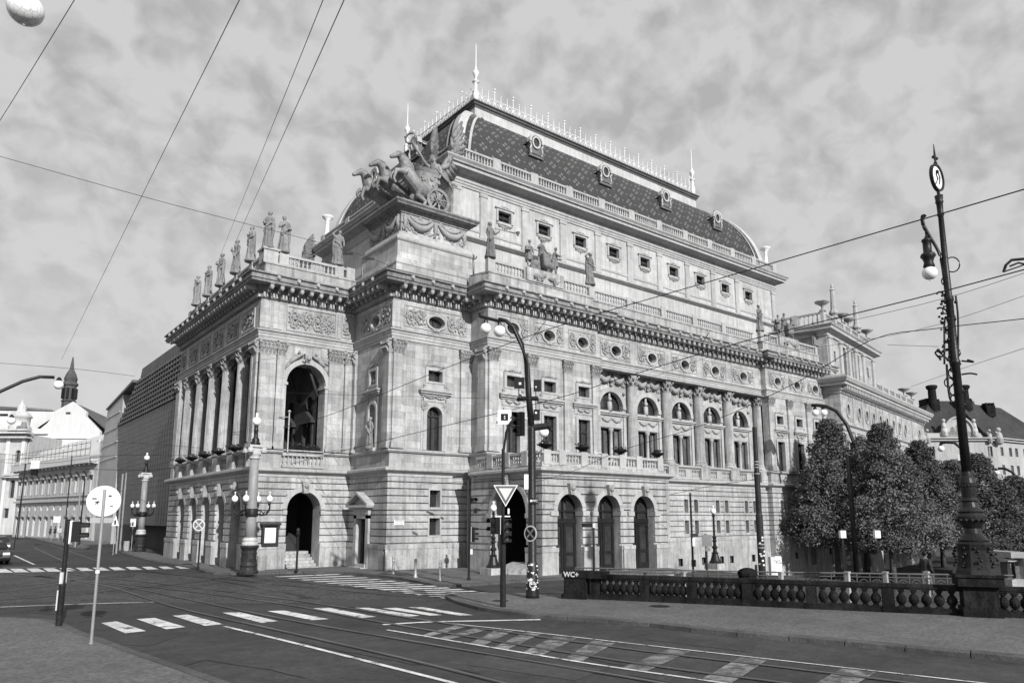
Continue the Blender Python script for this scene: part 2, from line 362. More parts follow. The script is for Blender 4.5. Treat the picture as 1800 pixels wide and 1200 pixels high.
def remesh(mb, name, m, vox, smooth=True, dec=None):
    me = mb.mesh(name, m); o = bpy.data.objects.new('tmp', me); COL.objects.link(o)
    md = o.modifiers.new('r', 'REMESH'); md.mode = 'VOXEL'; md.voxel_size = vox; md.use_smooth_shade = smooth
    s = o.modifiers.new('s', 'SMOOTH'); s.factor = .4; s.iterations = 1
    if dec: q = o.modifiers.new('d', 'DECIMATE'); q.ratio = dec
    dg = bpy.context.evaluated_depsgraph_get(); dg.update()
    out = bpy.data.meshes.new_from_object(o.evaluated_get(dg)); out.name = name
    bpy.data.objects.remove(o); 
    if not out.materials: out.materials.append(m)
    return out
def limb(mb, pts, rs, n=8):                                    # closed capsule chain
    pts = [Vector(p) for p in pts]
    for i in range(len(pts)-1): mb.tube([pts[i], pts[i+1]], [rs[i], rs[i+1]], n)
    for p, r in zip(pts, rs): mb.sphere(p, r*1.0, n, 6)
# ------------------------------------------------------------------ ground: one sheet that dips towards the embankment
def hgt(x, y):
    t = min(1, max(0, (x-30)/12)); s = min(1, max(0, (35-(y-3*0))/1))
    t2 = t*t*(3-2*t)
    k = min(1, max(0, (x-26)/6))
    w = min(1, max(0, (x-46)/14)); w = w*w*(3-2*w)
    return -1.0*t2*k-1.25*w if y < 70 else 0
def ground():
    xs = [-1500, -400, -120, -40, -10, 0, 10, 20, 26]+[28+i*2 for i in range(12)]+[60, 75, 100, 150, 300, 700, 1500]
    ys = [-1500, -300, -60, -10, 0, 8, 16, 24, 30, 36, 45, 60, 69.9, 70.1, 120, 200, 400, 800, 1800]
    mb = MB(); k = len(ys)
    mb.v = [(x, y, hgt(x, y)) for x in xs for y in ys]
    mb.f = [(i*k+j, (i+1)*k+j, (i+1)*k+j+1, i*k+j+1) for i in range(len(xs)-1) for j in range(k-1)]
    obj('ground', mb, ASPH, kind='structure')
ground()
def flat(name, px, z, m, kind='structure', parent=None, label=None, th=0):
    pts = [G(u, v) if not isinstance(u, str) else None for u, v in px]
    mb = MB(); 
    if th: mb.add([(p.x, p.y, z-th) for p in pts]+[(p.x, p.y, z) for p in pts], [tuple(range(len(pts), 2*len(pts)))]+[(i, (i+1) % len(pts), len(pts)+(i+1) % len(pts), len(pts)+i) for i in range(len(pts))])
    else: mb.poly([(p.x, p.y, z) for p in pts])
    return obj(name, mb, m, parent, kind=kind, label=label)
def flatw(name, pts, z, m, kind='structure', parent=None, th=0):
    mb = MB(); k = len(pts)
    if th: mb.add([(p[0], p[1], z-th) for p in pts]+[(p[0], p[1], z) for p in pts], [tuple(range(k, 2*k))]+[(i, (i+1) % k, k+(i+1) % k, k+i) for i in range(k)])
    else: mb.poly([(p[0], p[1], z) for p in pts])
    return obj(name, mb, m, parent, kind=kind)
# ================================================================== THE THEATRE
T = thing('theatre', 'large neo-Renaissance stone opera house with a tall curved slate roof', 'theatre', (26, 40, 0))
T.matrix_world = Matrix.Identity(4); T.location = (0, 0, 0)
ZP, ZL0, ZL1, ZE0, ZE1, ZF0, ZF1 = 1.35, 5.45, 5.95, 13.6, 14.2, 14.2, 16.15
PATH = [(20.35, 60.6), (14.15, 60.6), (14.15, 42.3), (20.35, 42.3), (20.35, 37.3), (26.04, 37.3), (26.04, 35.43), (35.7, 35.43), (35.7, 35.8), (56.4, 35.8), (56.4, 35.3), (66.4, 35.3), (66.4, 50)]
CX = [37.9+3.95*k for k in range(5)]
AX = (28.0, 31.1, 34.2); BX = (58.2, 61.4, 64.6)
LY = [44.4+3.1*k for k in range(5)]
SC_ = 17.2
faces = dict(  # name: frame, u0, u1, ground openings
    WP=(FW(14.15), 42.3, 60.6, [('a', y-.95, y+.95, -1, 3.5) for y in LY]),
    SP=(FS(42.3), 14.15, 20.35, [('a', 16.3, 18.4, -1, 3.55)]),
    WB=(FW(20.35), 37.3, 42.3, [('r', 39.2, 41.1, -1, 3.3)]),
    SB=(FS(37.3), 20.35, 26.04, [('r', 23.08, 23.82, 3.67, 4.68), ('r', 23.08, 23.82, 2.02, 3.03)]),
    WA=(FW(26.04), 35.43, 37.3, []),
    SA=(FS(35.43), 26.04, 35.7, []),
    SC=(FS(35.8), 35.7, 56.4, [('r', c+s*.6-.24, c+s*.6+.24, a, b) for c in CX for s in (-1, 1) for a, b in ((3.4, 4.42), (1.82, 2.84))]+[('r', x-.26, x+.26, -.55, 0.02) for x in (44.2, 47.0, 49.3, 50.6, 53.6)]),
    WBB=(FW(56.4), 35.3, 35.8, []),
    SBB=(FS(35.3), 56.4, 66.4, [('r', c-.24, c+.24, a, b) for c in BX for a, b in ((3.4, 4.42), (1.82, 2.84))]+[('r', 59.1, 59.6, -.5, .05), ('r', 61.7, 62.6, -1.1, 1.5), ('r', 64.9, 65.3, -.3, .25)]))
NORTH = {'SP', 'SB', 'SA', 'SBB', 'SC'}
COURSES = [1.35, 1.6, 2.0, 2.4, 2.8, 3.22, 3.48, 3.9, 4.32, 4.73, 5.12, 5.45]
def course(F, u0, u1, a2, b2, oo, n, par, name='stone_course', m=None):
    cut = [u0]                                               # one object per unbroken run of the course
    for o in sorted(oo, key=lambda q: q[1]):
        c = (o[1]+o[2])/2; top = o[4]+((o[2]-o[1])/2 if o[0] == 'a' else 0)
        if o[3] <= a2 and top >= b2 and u0 < c < u1 and c > cut[-1]+.01: cut.append(c)
    cut.append(u1)
    for a, b in zip(cut[:-1], cut[1:]):
        mb = MB(); wall(mb, F, a, b, a2, b2, oo, n, n, 12, True)
        if mb.f: obj(name, mb, m or RUST, par)
for nm, (F, u0, u1, ops) in faces.items():
    mb = MB(); wall(mb, F, u0, u1, -2.6, ZL0, ops, 0, .55 if nm not in ('WP', 'SP') else 1.0, 12); obj('ground_floor_wall', mb, RUST, T)
    conv = {'SP': -.12, 'SB': -.12, 'SA': -.12, 'SBB': -.12}.get(nm, 0); e1 = .12 if nm == 'SBB' else 0
    course(F, u0+(conv and -.22), u1+(e1 and .22), -2.6, 1.28, [o for o in ops if o[3] < .1], .22, T, 'plinth', PLAIN)
    for i in range(len(COURSES)-1):
        a, b = COURSES[i], COURSES[i+1]; g = .035
        if i == 0: n, a2, b2 = .25, 1.28, 1.55
        else: n, a2, b2 = .12, a+g, b-g
        mb = MB(); oo = []
        for o in ops:                                        # leave a smooth margin for arch rings and window frames
            if o[0] == 'a': oo.append(('a', o[1]-.28, o[2]+.28, o[3], o[4])) if a > 3.4 else oo.append(o)
            else: oo.append(('r', o[1]-.09, o[2]+.09, o[3]-.09, o[4]+.09))
        if i == 0: oo = ops
        course(F, u0+(conv and -n), u1+(e1 and n), a2, b2, oo, n, T)
    # frames of the small ground windows, panes
    for o in ops:
        if o[0] == 'r' and o[4]-o[3] < 1.2:
            ua, ub, za, zb = o[1:5]; mb = MB()
            for q in ((ua-.09, ua, za-.09, zb+.09), (ub, ub+.09, za-.09, zb+.09), (ua, ub, za-.09, za), (ua, ub, zb, zb+.09)): mb.fbox(F, q[0], q[1], 0, .14, q[2], q[3])
            w = obj('window', mb, TRIM, T); mb = MB(); mb.fbox(F, ua, ub, -.36, -.34, za, zb); obj('pane', mb, GLASSM, w)
            mb = MB(); mb.fbox(F, (ua+ub)/2-.02, (ua+ub)/2+.02, -.34, -.3, za, zb); mb.fbox(F, ua, ub, -.339, -.301, zb-.35, zb-.31); obj('sash', mb, FRAME, w)
# interior blockers behind the walls
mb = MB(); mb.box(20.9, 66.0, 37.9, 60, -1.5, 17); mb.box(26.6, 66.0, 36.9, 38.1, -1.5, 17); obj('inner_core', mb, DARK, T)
# ledge over the ground floor and other bands swept round the footprint
P_ALL = PATH
def band(name, prof, m=TRIM, path=None, closed=False):
    mb = MB(); sweep(mb, path or P_ALL, prof, closed); return obj(name, mb, m, T)
band('ledge', [(0, 5.42), (.13, 5.44), (.13, 5.6), (.2, 5.62), (.42, 5.74), (.46, 5.78), (.46, 5.9), (.3, 5.97), (0, 6.0)])
band('pedestal_cap', [(0, 6.82), (.12, 6.84), (.2, 6.92), (.2, 7.0), (0, 7.06)])
band('architrave', [(-.3, 13.6), (.06, 13.6), (.06, 13.78), (.1, 13.78), (.1, 13.98), (.14, 13.98), (.14, 14.08), (.24, 14.14), (.24, 14.2), (.02, 14.26)])
band('cornice', [(0, 16.12), (.12, 16.16), (.12, 16.2), (.04, 16.2), (.04, 16.5), (.22, 16.52), (.26, 16.58), (.26, 16.86), (.96, 16.88), (.98, 17.0), (1.06, 17.04), (1.06, 17.09), (.99, 17.11), (.99, 17.32), (1.12, 17.36), (1.12, 17.44), (1.02, 17.48), (-.2, 17.58)], CORN)
segl = []                                                    # straight pieces of the cornice
for a, b in zip(PATH[:-1], PATH[1:]):
    segl.append((Vector(a), Vector(b)))
den = MB(); modm = MB(); modm.box(-.085, .085, -.6, 0, -.1, .1); modm.box(-.12, .12, -.66, 0, .1, .15)
modm.lathe((0, -.6, -.06), [(.02, -.16), (.09, -.1), (.13, .0), (.12, .08), (.05, .12)], 8)
modm.lathe((0, -.12, -.2), [(.02, -.1), (.09, -.04), (.09, .05), (.03, .1)], 6)
mod_me = modm.mesh('modillion', TRIM)
lion = MB(); lion.sphere((0, -.06, 0), .13, 8, 6); lion.sphere((0, -.17, -.05), .07, 6, 5); lion.sphere((-.1, -.03, .1), .045, 6, 4); lion.sphere((.1, -.03, .1), .045, 6, 4); lion.box(-.05, .05, -.2, -.1, -.14, -.09)
lion_me = lion.mesh('lion_head', TRIM)
for a, b in segl[1:]:
    d = (b-a); L = d.length; d.normalize(); nrm = Vector((d.y, -d.x)); rz = atan2(d.y, d.x)
    n = int(L/.19); 
    for i in range(n):
        s = (i+.5)*L/n; c = a+d*s+nrm*.12; den.obox((c.x, c.y, 16.355), d.to_3d()*.055, nrm.to_3d()*.08, (0, 0, .14))
    if L > 1.2 and not (a.x > 60 and b.x > 60 and abs(d.y) > .5):
        n = max(1, round(L/.62)); 
        for i in range(n):
            s = (i+.5)*L/n; c = a+d*s+nrm*.26; o = link('modillion', mod_me, T, (c.x, c.y, 16.73)); o.rotation_euler.z = rz
        n = max(1, round(L/1.32))
        for i in range(n):
            s = (i+.5)*L/n; c = a+d*s+nrm*.98; o = link('lion_head', lion_me, T, (c.x, c.y, 17.25)); o.rotation_euler.z = rz
obj('dentil_row', den, TRIM, T, kind='stuff')

# ---- relief carving
def spiral(mb, F, uc, zc, r, n, turn=1, th=.05, k=16, turns=1.6, a0=0):
    pts = []; rs = []
    for i in range(k+1):
        t = i/k; a = a0+turn*turns*2*pi*t; q = r*(1-.82*t); pts.append(F.p(uc+q*cos(a), n, zc+q*sin(a))); rs.append(th*(1-.45*t))
    mb.tube(pts, rs, 5); c = F.p(uc, n+.02, zc); mb.sphere(c, th*1.5, 6, 4)
def leafb(mb, F, u, z, n, l, a, w=.06):
    c = Vector(F.p(u, n, z)); ax = Vector(F.p(u+cos(a), n, z+sin(a)))-Vector(F.p(u, n, z)); nz = Vector(F.p(u, n+1, z))-Vector(F.p(u, n, z)); sd = ax.cross(nz)
    p = [c, c+ax*l*.5+sd*w+nz*.02, c+ax*l+nz*.05, c+ax*l*.5-sd*w+nz*.02, c+ax*l*.5+nz*.07]
    mb.add(p, [(0, 1, 4), (1, 2, 4), (2, 3, 4), (3, 0, 4)])
def scrolls(mb, F, u0, u1, z0, z1, n, count, rnd, th=.045):
    w = (u1-u0)/count; zc = (z0+z1)/2; rz = (z1-z0)/2*.93; ru = w/2*.98; r = min(rz, ru)
    for i in range(count):
        uc = u0+w*(i+.5); s = 1 if i % 2 else -1; pts = []; rs = []
        for j in range(23):
            t = j/22; a = pi/2*s+s*1.7*2*pi*t; q = 1-.86*t; pts.append(F.p(uc+ru*q*cos(a), n, zc+rz*q*sin(a))); rs.append(th*1.35*(1-.4*t)*(1+.25*sin(j*2.2)))
        mb.tube(pts, rs, 5); mb.sphere(F.p(uc, n+.03, zc), th*2.2, 7, 5)
        for k in range(26):
            a = rnd.uniform(0, 2*pi); q = rnd.uniform(.3, 1.0); leafb(mb, F, uc+ru*q*cos(a), zc+rz*q*sin(a)*.9, n+.01, rnd.uniform(.14, .26), a+rnd.uniform(-1.2, 1.2), .07)
def festoon(mb, F, ua, ub, z, sag, n, th=.07):
    pts = []; rs = []; k = 9
    for i in range(k+1):
        t = i/k; pts.append(F.p(ua+(ub-ua)*t, n, z-sag*4*t*(1-t))); rs.append(th*(.55+1.0*sin(pi*t)))
    mb.tube(pts, rs, 6)
    rr = random.Random(int(ua*100))
    for i in range(22):
        t = rr.random(); zc = z-sag*4*t*(1-t); mb.sphere(F.p(ua+(ub-ua)*t, n+.04, zc+rr.uniform(-th, th)), .035+.02*rr.random(), 5, 3)
def pilaster(F, uc, w, n0, n1, z0=7.06, cap0=12.75, cap1=13.6, name='pilaster'):
    mb = MB(); mb.fbox(F, uc-w/2-.1, uc+w/2+.1, n0, n1+.1, z0, z0+.16); mb.fbox(F, uc-w/2-.06, uc+w/2+.06, n0, n1+.07, z0+.16, z0+.34); mb.fbox(F, uc-w/2-.02, uc+w/2+.02, n0, n1+.03, z0+.34, z0+.42)
    mb.fbox(F, uc-w/2, uc+w/2, n0, n1, z0+.42, cap0)
    p = obj(name, mb, STONE, T); mb = MB(); capital(mb, F, uc, w, n0, n1, cap0, cap1); obj('capital', mb, ORN, p); return p
def capital(mb, F, uc, w, n0, n1, z0, z1):
    h = z1-z0; mb.fbox(F, uc-w/2-.03, uc+w/2+.03, n0, n1+.03, z0-.03, z0+.05)
    mb.hexa([F.p(uc-w/2, n0, z0+.05), F.p(uc+w/2, n0, z0+.05), F.p(uc+w/2, n1, z0+.05), F.p(uc-w/2, n1, z0+.05),
             F.p(uc-w/2-.03, n0, z1-.1), F.p(uc+w/2+.03, n0, z1-.1), F.p(uc+w/2+.03, n1+.04, z1-.1), F.p(uc-w/2-.03, n1+.04, z1-.1)])
    mb.fbox(F, uc-w/2-.1, uc+w/2+.1, n0, n1+.12, z1-.1, z1)
    k = max(2, int(w/.2))
    for row, zz_ in ((0, .1), (1, .42)):
        for i in range(k+row):
            u = uc-w/2+w*(i+.5*(1-row))/k
            c0 = F.p(u, n1, z0+h*zz_); mb.tube([F.p(u, n1+.0, z0+h*zz_), F.p(u, n1+.1, z0+h*(zz_+.22)), F.p(u, n1+.22, z0+h*(zz_+.34)), F.p(u, n1+.2, z0+h*(zz_+.24))], [.085, .08, .06, .03], 5)
    for s in (-1, 1):
        mb.sphere(F.p(uc+s*(w/2+.03), n1+.12, z1-.2), .11, 6, 5)
def rcapital(mb, x, y, r, z0, z1):
    h = z1-z0; mb.lathe((x, y, z0), [(r*1.05, -.03), (r*1.1, .03), (r*.95, .06), (r*1.0, h*.6), (r*1.25, h-.1)], 14)
    mb.box(x-r*1.3, x+r*1.3, y-r*1.3, y+r*1.3, z1-.1, z1)
    for row, q in ((0, .08), (1, .4)):
        for i in range(8):
            a = 2*pi*(i+.5*row)/8; c, s = cos(a), sin(a)
            mb.tube([(x+r*c, y+r*s, z0+h*q), (x+(r+.08)*c, y+(r+.08)*s, z0+h*(q+.2)), (x+(r+.17)*c, y+(r+.17)*s, z0+h*(q+.28)), (x+(r+.14)*c, y+(r+.14)*s, z0+h*(q+.2))], [.08, .07, .05, .02], 5)
    for a in (pi/4, 3*pi/4, 5*pi/4, 7*pi/4): mb.sphere((x+r*1.5*cos(a), y+r*1.5*sin(a), z1-.2), .09, 6, 5)
def column(x, y, r, z0, cap0, cap1, name='column'):
    mb = MB(); mb.box(x-r*1.35, x+r*1.35, y-r*1.35, y+r*1.35, z0, z0+.14)
    mb.lathe((x, y, z0+.14), [(r*1.3, 0), (r*1.32, .08), (r*1.12, .16), (r*1.15, .24), (r*1.2, .28), (r*1.05, .34), (r, .4)], 20)
    # fluted shaft
    n = 48; vs = []; H = cap0-z0-.54
    for zf in (0, .33, .66, 1):
        q = r*(1-.12*zf**1.5)
        for i in range(n): a = 2*pi*i/n; rr = q*(1 if i % 2 else .94); vs.append((x+rr*cos(a), y+rr*sin(a), z0+.54+H*zf))
    fs = [(j*n+i, j*n+(i+1) % n, (j+1)*n+(i+1) % n, (j+1)*n+i) for j in range(3) for i in range(n)]; mb.add(vs, fs)
    p = obj(name, mb, PLAIN, T); mb = MB(); rcapital(mb, x, y, r*.88, cap0, cap1); obj('capital', mb, ORN, p, True); return p

# ---- piano nobile walls
def glazed(F, ua, ub, za, zb, n, arch=0, curtain=False, bars=1, trans=.68, name='window', parent=None, frame=FRAME):
    """dark timber frame with panes set at offset n"""
    mb = MB(); uc = (ua+ub)/2; b = .05
    top = zb
    mb.fbox(F, ua, ua+b, n, n+.07, za, top); mb.fbox(F, ub-b, ub, n, n+.07, za, top); mb.fbox(F, ua, ub, n, n+.069, za, za+b)
    if not arch: mb.fbox(F, ua, ub, n, n+.069, top-b, top)
    for i in range(bars): u = ua+(ub-ua)*(i+1)/(bars+1); mb.fbox(F, u-b*.6, u+b*.6, n, n+.068, za, top+(arch*.95 if arch else 0))
    if trans: z = za+(top-za)*trans; mb.fbox(F, ua, ub, n, n+.08, z-.06, z+.06)
    if arch: mb.ringF(F, uc, zb, arch-b, arch, n, n+.07); mb.fbox(F, ua, ub, n, n+.08, zb-.06, zb+.05)
    w = obj(name, mb, frame, parent or T); mb = MB()
    pts = [F.p(ua, n-.02, za), F.p(ub, n-.02, za)]
    if arch: pts += [F.p(uc+arch*cos(pi*i/12), n-.02, zb+arch*sin(pi*i/12)) for i in range(13)]
    else: pts += [F.p(ub, n-.02, zb), F.p(ua, n-.02, zb)]
    mb.poly(pts); obj('pane', mb, GLASSC if curtain else GLASSM, w); return w
def surround_small(F, uc, za, zb, hw, sill=True, zs=10.62):
    mb = MB(); e = .2
    for q in ((uc-hw-e, uc-hw, za-e*.6, zb+e), (uc+hw, uc+hw+e, za-e*.6, zb+e), (uc-hw, uc+hw, zb, zb+e), (uc-hw, uc+hw, za-e*.6, za)): mb.fbox(F, q[0], q[1], 0, .1, q[2], q[3])
    mb.fbox(F, uc-hw-e-.08, uc+hw+e+.08, 0, .06, za-.5, za-.12)
    s = obj('window_surround', mb, TRIM, T); mb = MB()
    for k in range(-3, 4): leafb(mb, F, uc+k*.13, zb+e+.02, .07, .28-.05*abs(k), pi/2-k*.25, .07)
    for s_ in (-1, 1): spiral(mb, F, uc+s_*(hw+.05), zb+e+.08, .1, .06, s_, .03, 9); spiral(mb, F, uc+s_*(hw+.22), za-.25, .13, .06, s_, .035, 9)
    obj('carved_crest', mb, ORN, s)
    if sill:
        mb = MB(); mb.fbox(F, uc-hw-e-.45, uc+hw+e+.45, 0, .34, zs+.02, zs+.12); mb.fbox(F, uc-hw-e-.38, uc+hw+e+.38, 0, .24, zs-.1, zs+.02); mb.fbox(F, uc-hw-e-.3, uc+hw+e+.3, 0, .12, zs-.2, zs-.1)
        obj('cornice_hood', mb, TRIM, T)
def tall_window(F, uc, hw, za, zb, n=-.3, depth=.3, curtain=False):
    mb = MB(); e = .2
    for q in ((uc-hw-e, uc-hw, za, zb+e), (uc+hw, uc+hw+e, za, zb+e), (uc-hw, uc+hw, zb, zb+e)): mb.fbox(F, q[0], q[1], 0, .09, q[2], q[3])
    mb.fbox(F, uc-hw-e-.1, uc+hw+e+.1, 0, .05, zb+.35, 10.4)
    s = obj('window_surround', mb, TRIM, T); mb = MB()
    festoon(mb, F, uc-hw-.05, uc, zb+.7, .14, .09, .05); festoon(mb, F, uc, uc+hw+.05, zb+.7, .14, .09, .05); obj('garland', mb, ORN, s, True)
    glazed(F, uc-hw, uc+hw, za, zb, n, 0, curtain)
uw = {}
uw['SB'] = [('a', 22.8, 23.9, 7.06, 9.2), ('r', 22.85, 23.87, 11.3, 11.98)]
uw['WB'] = [('a', 39.05, 39.95, 7.3, 9.45), ('r', 39.1, 39.9, 11.1, 11.95)]
uw['SA'] = [('r', c-.55, c+.55, 7.06, 9.65) for c in AX]+[('r', c-.52, c+.52, 11.22, 11.94) for c in AX]
uw['SBB'] = [('r', c-.55, c+.55, 7.06, 9.65) for c in BX]+[('r', c-.52, c+.52, 11.22, 11.94) for c in BX]
uw['SC'] = [('a', c-1.22, c+1.22, 10.75, 10.9) for c in CX]+[('r', c-1.1, c+1.1, 6.95, 9.45) for c in CX]
uw['SP'] = [('a', 15.9, 18.4, 7.06, 11.15)]
for nm, (F, u0, u1, _o) in faces.items():
    if nm == 'WP': continue
    FF = FS(36.4) if nm == 'SC' else F
    ov = []
    for u, on in ((uw.get(nm, []), 0),): ov += u
    zt = ZE0
    mb = MB(); wall(mb, FF, u0, u1, 5.9 if nm != 'SC' else 6.0, zt+(.02 if nm != 'SC' else 0), ov, 0, .36 if nm != 'SP' else .9, 12); obj('upper_wall', mb, STONE, T)
# window fittings
F = faces['SB'][0]; glazed(F, 22.8, 23.9, 7.06, 9.2, -.33, .55, False, 1, .0); glazed(F, 22.85, 23.87, 11.3, 11.98, -.33, 0, False, 0, 0)
surround_small(F, 23.36, 11.3, 11.98, .51)
mb = MB(); mb.ringF(F, 23.35, 9.2, .55, .8, 0, .1); mb.fbox(F, 22.55, 22.8, 0, .1, 7.06, 9.2); mb.fbox(F, 23.9, 24.15, 0, .1, 7.06, 9.2); mb.fbox(F, 22.42, 22.56, 0, .05, 7.06, 10.3); mb.fbox(F, 24.14, 24.28, 0, .05, 7.06, 10.3); mb.fbox(F, 22.5, 24.2, 0, .05, 10.05, 10.4)
s = obj('window_surround', mb, TRIM, T); mb = MB(); festoon(mb, F, 22.6, 23.35, 10.4, .12, .08, .05); festoon(mb, F, 23.35, 24.1, 10.4, .12, .08, .05)
for q in (-1, 1): scrolls(mb, F, 23.35+q*.72-.14, 23.35+q*.72+.14, 9.6, 9.95, .05, 1, random.Random(3), .03)
obj('garland', mb, ORN, s, True)
F = faces['WB'][0]; surround_small(F, 39.5, 11.1, 11.95, .4)
mb = MB(); mb.ringF(F, 39.5, 9.45, .45, .65, 0, .1); mb.fbox(F, 38.85, 39.05, 0, .1, 7.1, 9.45); mb.fbox(F, 39.95, 40.15, 0, .1, 7.1, 9.45)
mb.fbox(F, 38.9, 40.1, 0, .25, 7.0, 7.2); mb.fbox(F, 38.7, 38.86, 0, .06, 7.06, 10.3); mb.fbox(F, 40.14, 40.3, 0, .06, 7.06, 10.3); obj('niche_surround', mb, TRIM, T)
mb = MB(); mb.poly([F.p(39.05, -.36, 7.2), F.p(39.95, -.36, 7.2)]+[F.p(39.5+.45*cos(pi*i/10), -.36, 9.45+.45*sin(pi*i/10)) for i in range(11)]); mb.poly([F.p(39.1, -.36, 11.1), F.p(39.9, -.36, 11.1), F.p(39.9, -.36, 11.95), F.p(39.1, -.36, 11.95)]); obj('niche_back', mb, PLAIN, T)
mb = MB(); mb.sphere(F.p(39.5, -.15, 11.65), .17, 8, 6); mb.sphere(F.p(39.5, -.15, 11.3), .24, 8, 6); obj('carved_bust', mb, SOOT, T, True)
for nm, cc in (('SA', AX), ('SBB', BX)):
    F = faces[nm][0]
    for c in cc:
        glazed(F, c-.52, c+.52, 11.22, 11.94, -.33, 0, False, 0, 0); surround_small(F, c, 11.22, 11.94, .52); tall_window(F, c, .55, 7.06, 9.65)
# pilasters with capitals (frame, centre, width, projection)
for F, uc, w in ((faces['SP'][0], 14.68, .95), (faces['SP'][0], 15.5, .5), (faces['SP'][0], 19.05, .95), (faces['SP'][0], 19.92, .5), (faces['WB'][0], 37.7, .7), (faces['WB'][0], 42.0, .4),
                 (faces['SB'][0], 20.75, .72), (faces['SB'][0], 25.62, .8), (faces['WA'][0], 35.85, .8),
                 (faces['SA'][0], 26.42, .74), (faces['SA'][0], 29.55, .7), (faces['SA'][0], 32.68, .7), (faces['SA'][0], 35.33, .7),
                 (faces['SBB'][0], 56.8, .76), (faces['SBB'][0], 59.8, .66), (faces['SBB'][0], 63.0, .66), (faces['SBB'][0], 66.0, .72)):
    pilaster(F, uc, w, 0, .17)
for y in (42.75, 60.1): pilaster(faces['WP'][0], y, .9, -.3, .12)
# ---- central bays
F = FS(36.4)
for i, c in enumerate(CX):
    mb = MB(); mb.ringF(F, c, 10.9, 1.22, 1.55, 0, .12, sz=1); mb.fbox(F, c-1.5, c-1.22, 0, .12, 6.95, 10.4); mb.fbox(F, c+1.22, c+1.5, 0, .12, 6.95, 10.4)
    mb.fbox(F, c-1.62, c+1.62, 0, .3, 10.5, 10.62); mb.fbox(F, c-1.55, c+1.55, 0, .2, 10.38, 10.5); mb.fbox(F, c-1.2, c+1.2, 0, .06, 9.5, 10.38)
    s = obj('window_surround', mb, TRIM, T); mb = MB()
    for q in (-1, 0): festoon(mb, F, c+q*1.05+.02, c+q*1.05+1.02, 10.15, .2, .1, .06)
    for q in (-1, 1):
        festoon(mb, F, c+q*.15, c+q*1.3, 13.4, .5, .16, .15); mb.sphere(F.p(c+q*1.35, .1, 12.1), .13, 8, 6)
        scrolls(mb, F, c+q*1.3-.25, c+q*1.3+.25, 12.6, 13.5, .05, 1, random.Random(i), .04)
    mb.sphere(F.p(c, .16, 12.95), .2, 8, 6); mb.sphere(F.p(c, .14, 12.62), .14, 8, 6); scrolls(mb, F, c-.5, c+.5, 12.75, 13.4, .06, 2, random.Random(i+9), .04)
    obj('carved_garland', mb, ORN, s, True)
    glazed(F, c-1.1, c+1.1, 6.95, 9.45, -.34, 0, True, 3, .0); 
    w = glazed(F, c-1.22, c+1.22, 10.62, 10.9, -.34, 1.22, False, 0, 0)
    mb = MB(); mb.fbox(F, c-.14, c+.14, -.3, .0, 10.62, 11.4); mb.sphere(F.p(c, -.1, 11.6), .16, 8, 6); mb.tube([F.p(c, -.12, 11.3), F.p(c, -.12, 12.1)], .09, 6); obj('herm_figure', mb, TRIM, T, True)
    mb = MB(); p = F.p(c, -.05, 0); mb.lathe((p[0], p[1], 6.95), [(.2, 0), (.2, .15), (.13, .22), (.12, 2.2), (.17, 2.25), (.2, 2.4), (.2, 2.5)], 12); obj('small_column', mb, TRIM, T, True)
for x in (36.02, 39.87, 43.82, 47.77, 51.72, 56.05):
    column(x, 36.12, .42 if 36.5 < x < 56 else .38, 6.98, 12.7, 13.6)
    mb = MB(); mb.box(x-.58, x+.58, 35.62, 36.4, 6.0, 6.98); obj('column_pedestal', mb, PLAIN, T)
mb = MB(); mb.box(35.7, 56.4, 35.5, 36.5, 13.55, 13.62); obj('architrave_soffit', mb, PLAIN, T)
bm_ = MB(); rl = MB(); xs = [36.02, 39.87, 43.82, 47.77, 51.72, 56.05]
for a, b in zip(xs[:-1], xs[1:]):
    m_ = (a+b)/2; rl.box(a+.58, b-.58, 35.78, 36.02, 6.72, 6.86); rl.box(a+.58, b-.58, 35.8, 36.0, 5.98, 6.16); rl.box(m_-.35, m_+.35, 35.79, 36.01, 6.16, 6.72)
    for lo, hi in ((a+.62, m_-.38), (m_+.38, b-.62)):
        n = 5; balusters(bm_, [(lo+(hi-lo)*(i+.5)/n, 35.9) for i in range(n)], 6.16, 6.72, .09)
obj('balcony_rail', rl, TRIM, T); obj('baluster_row', bm_, TRIM, T, True, kind='stuff')
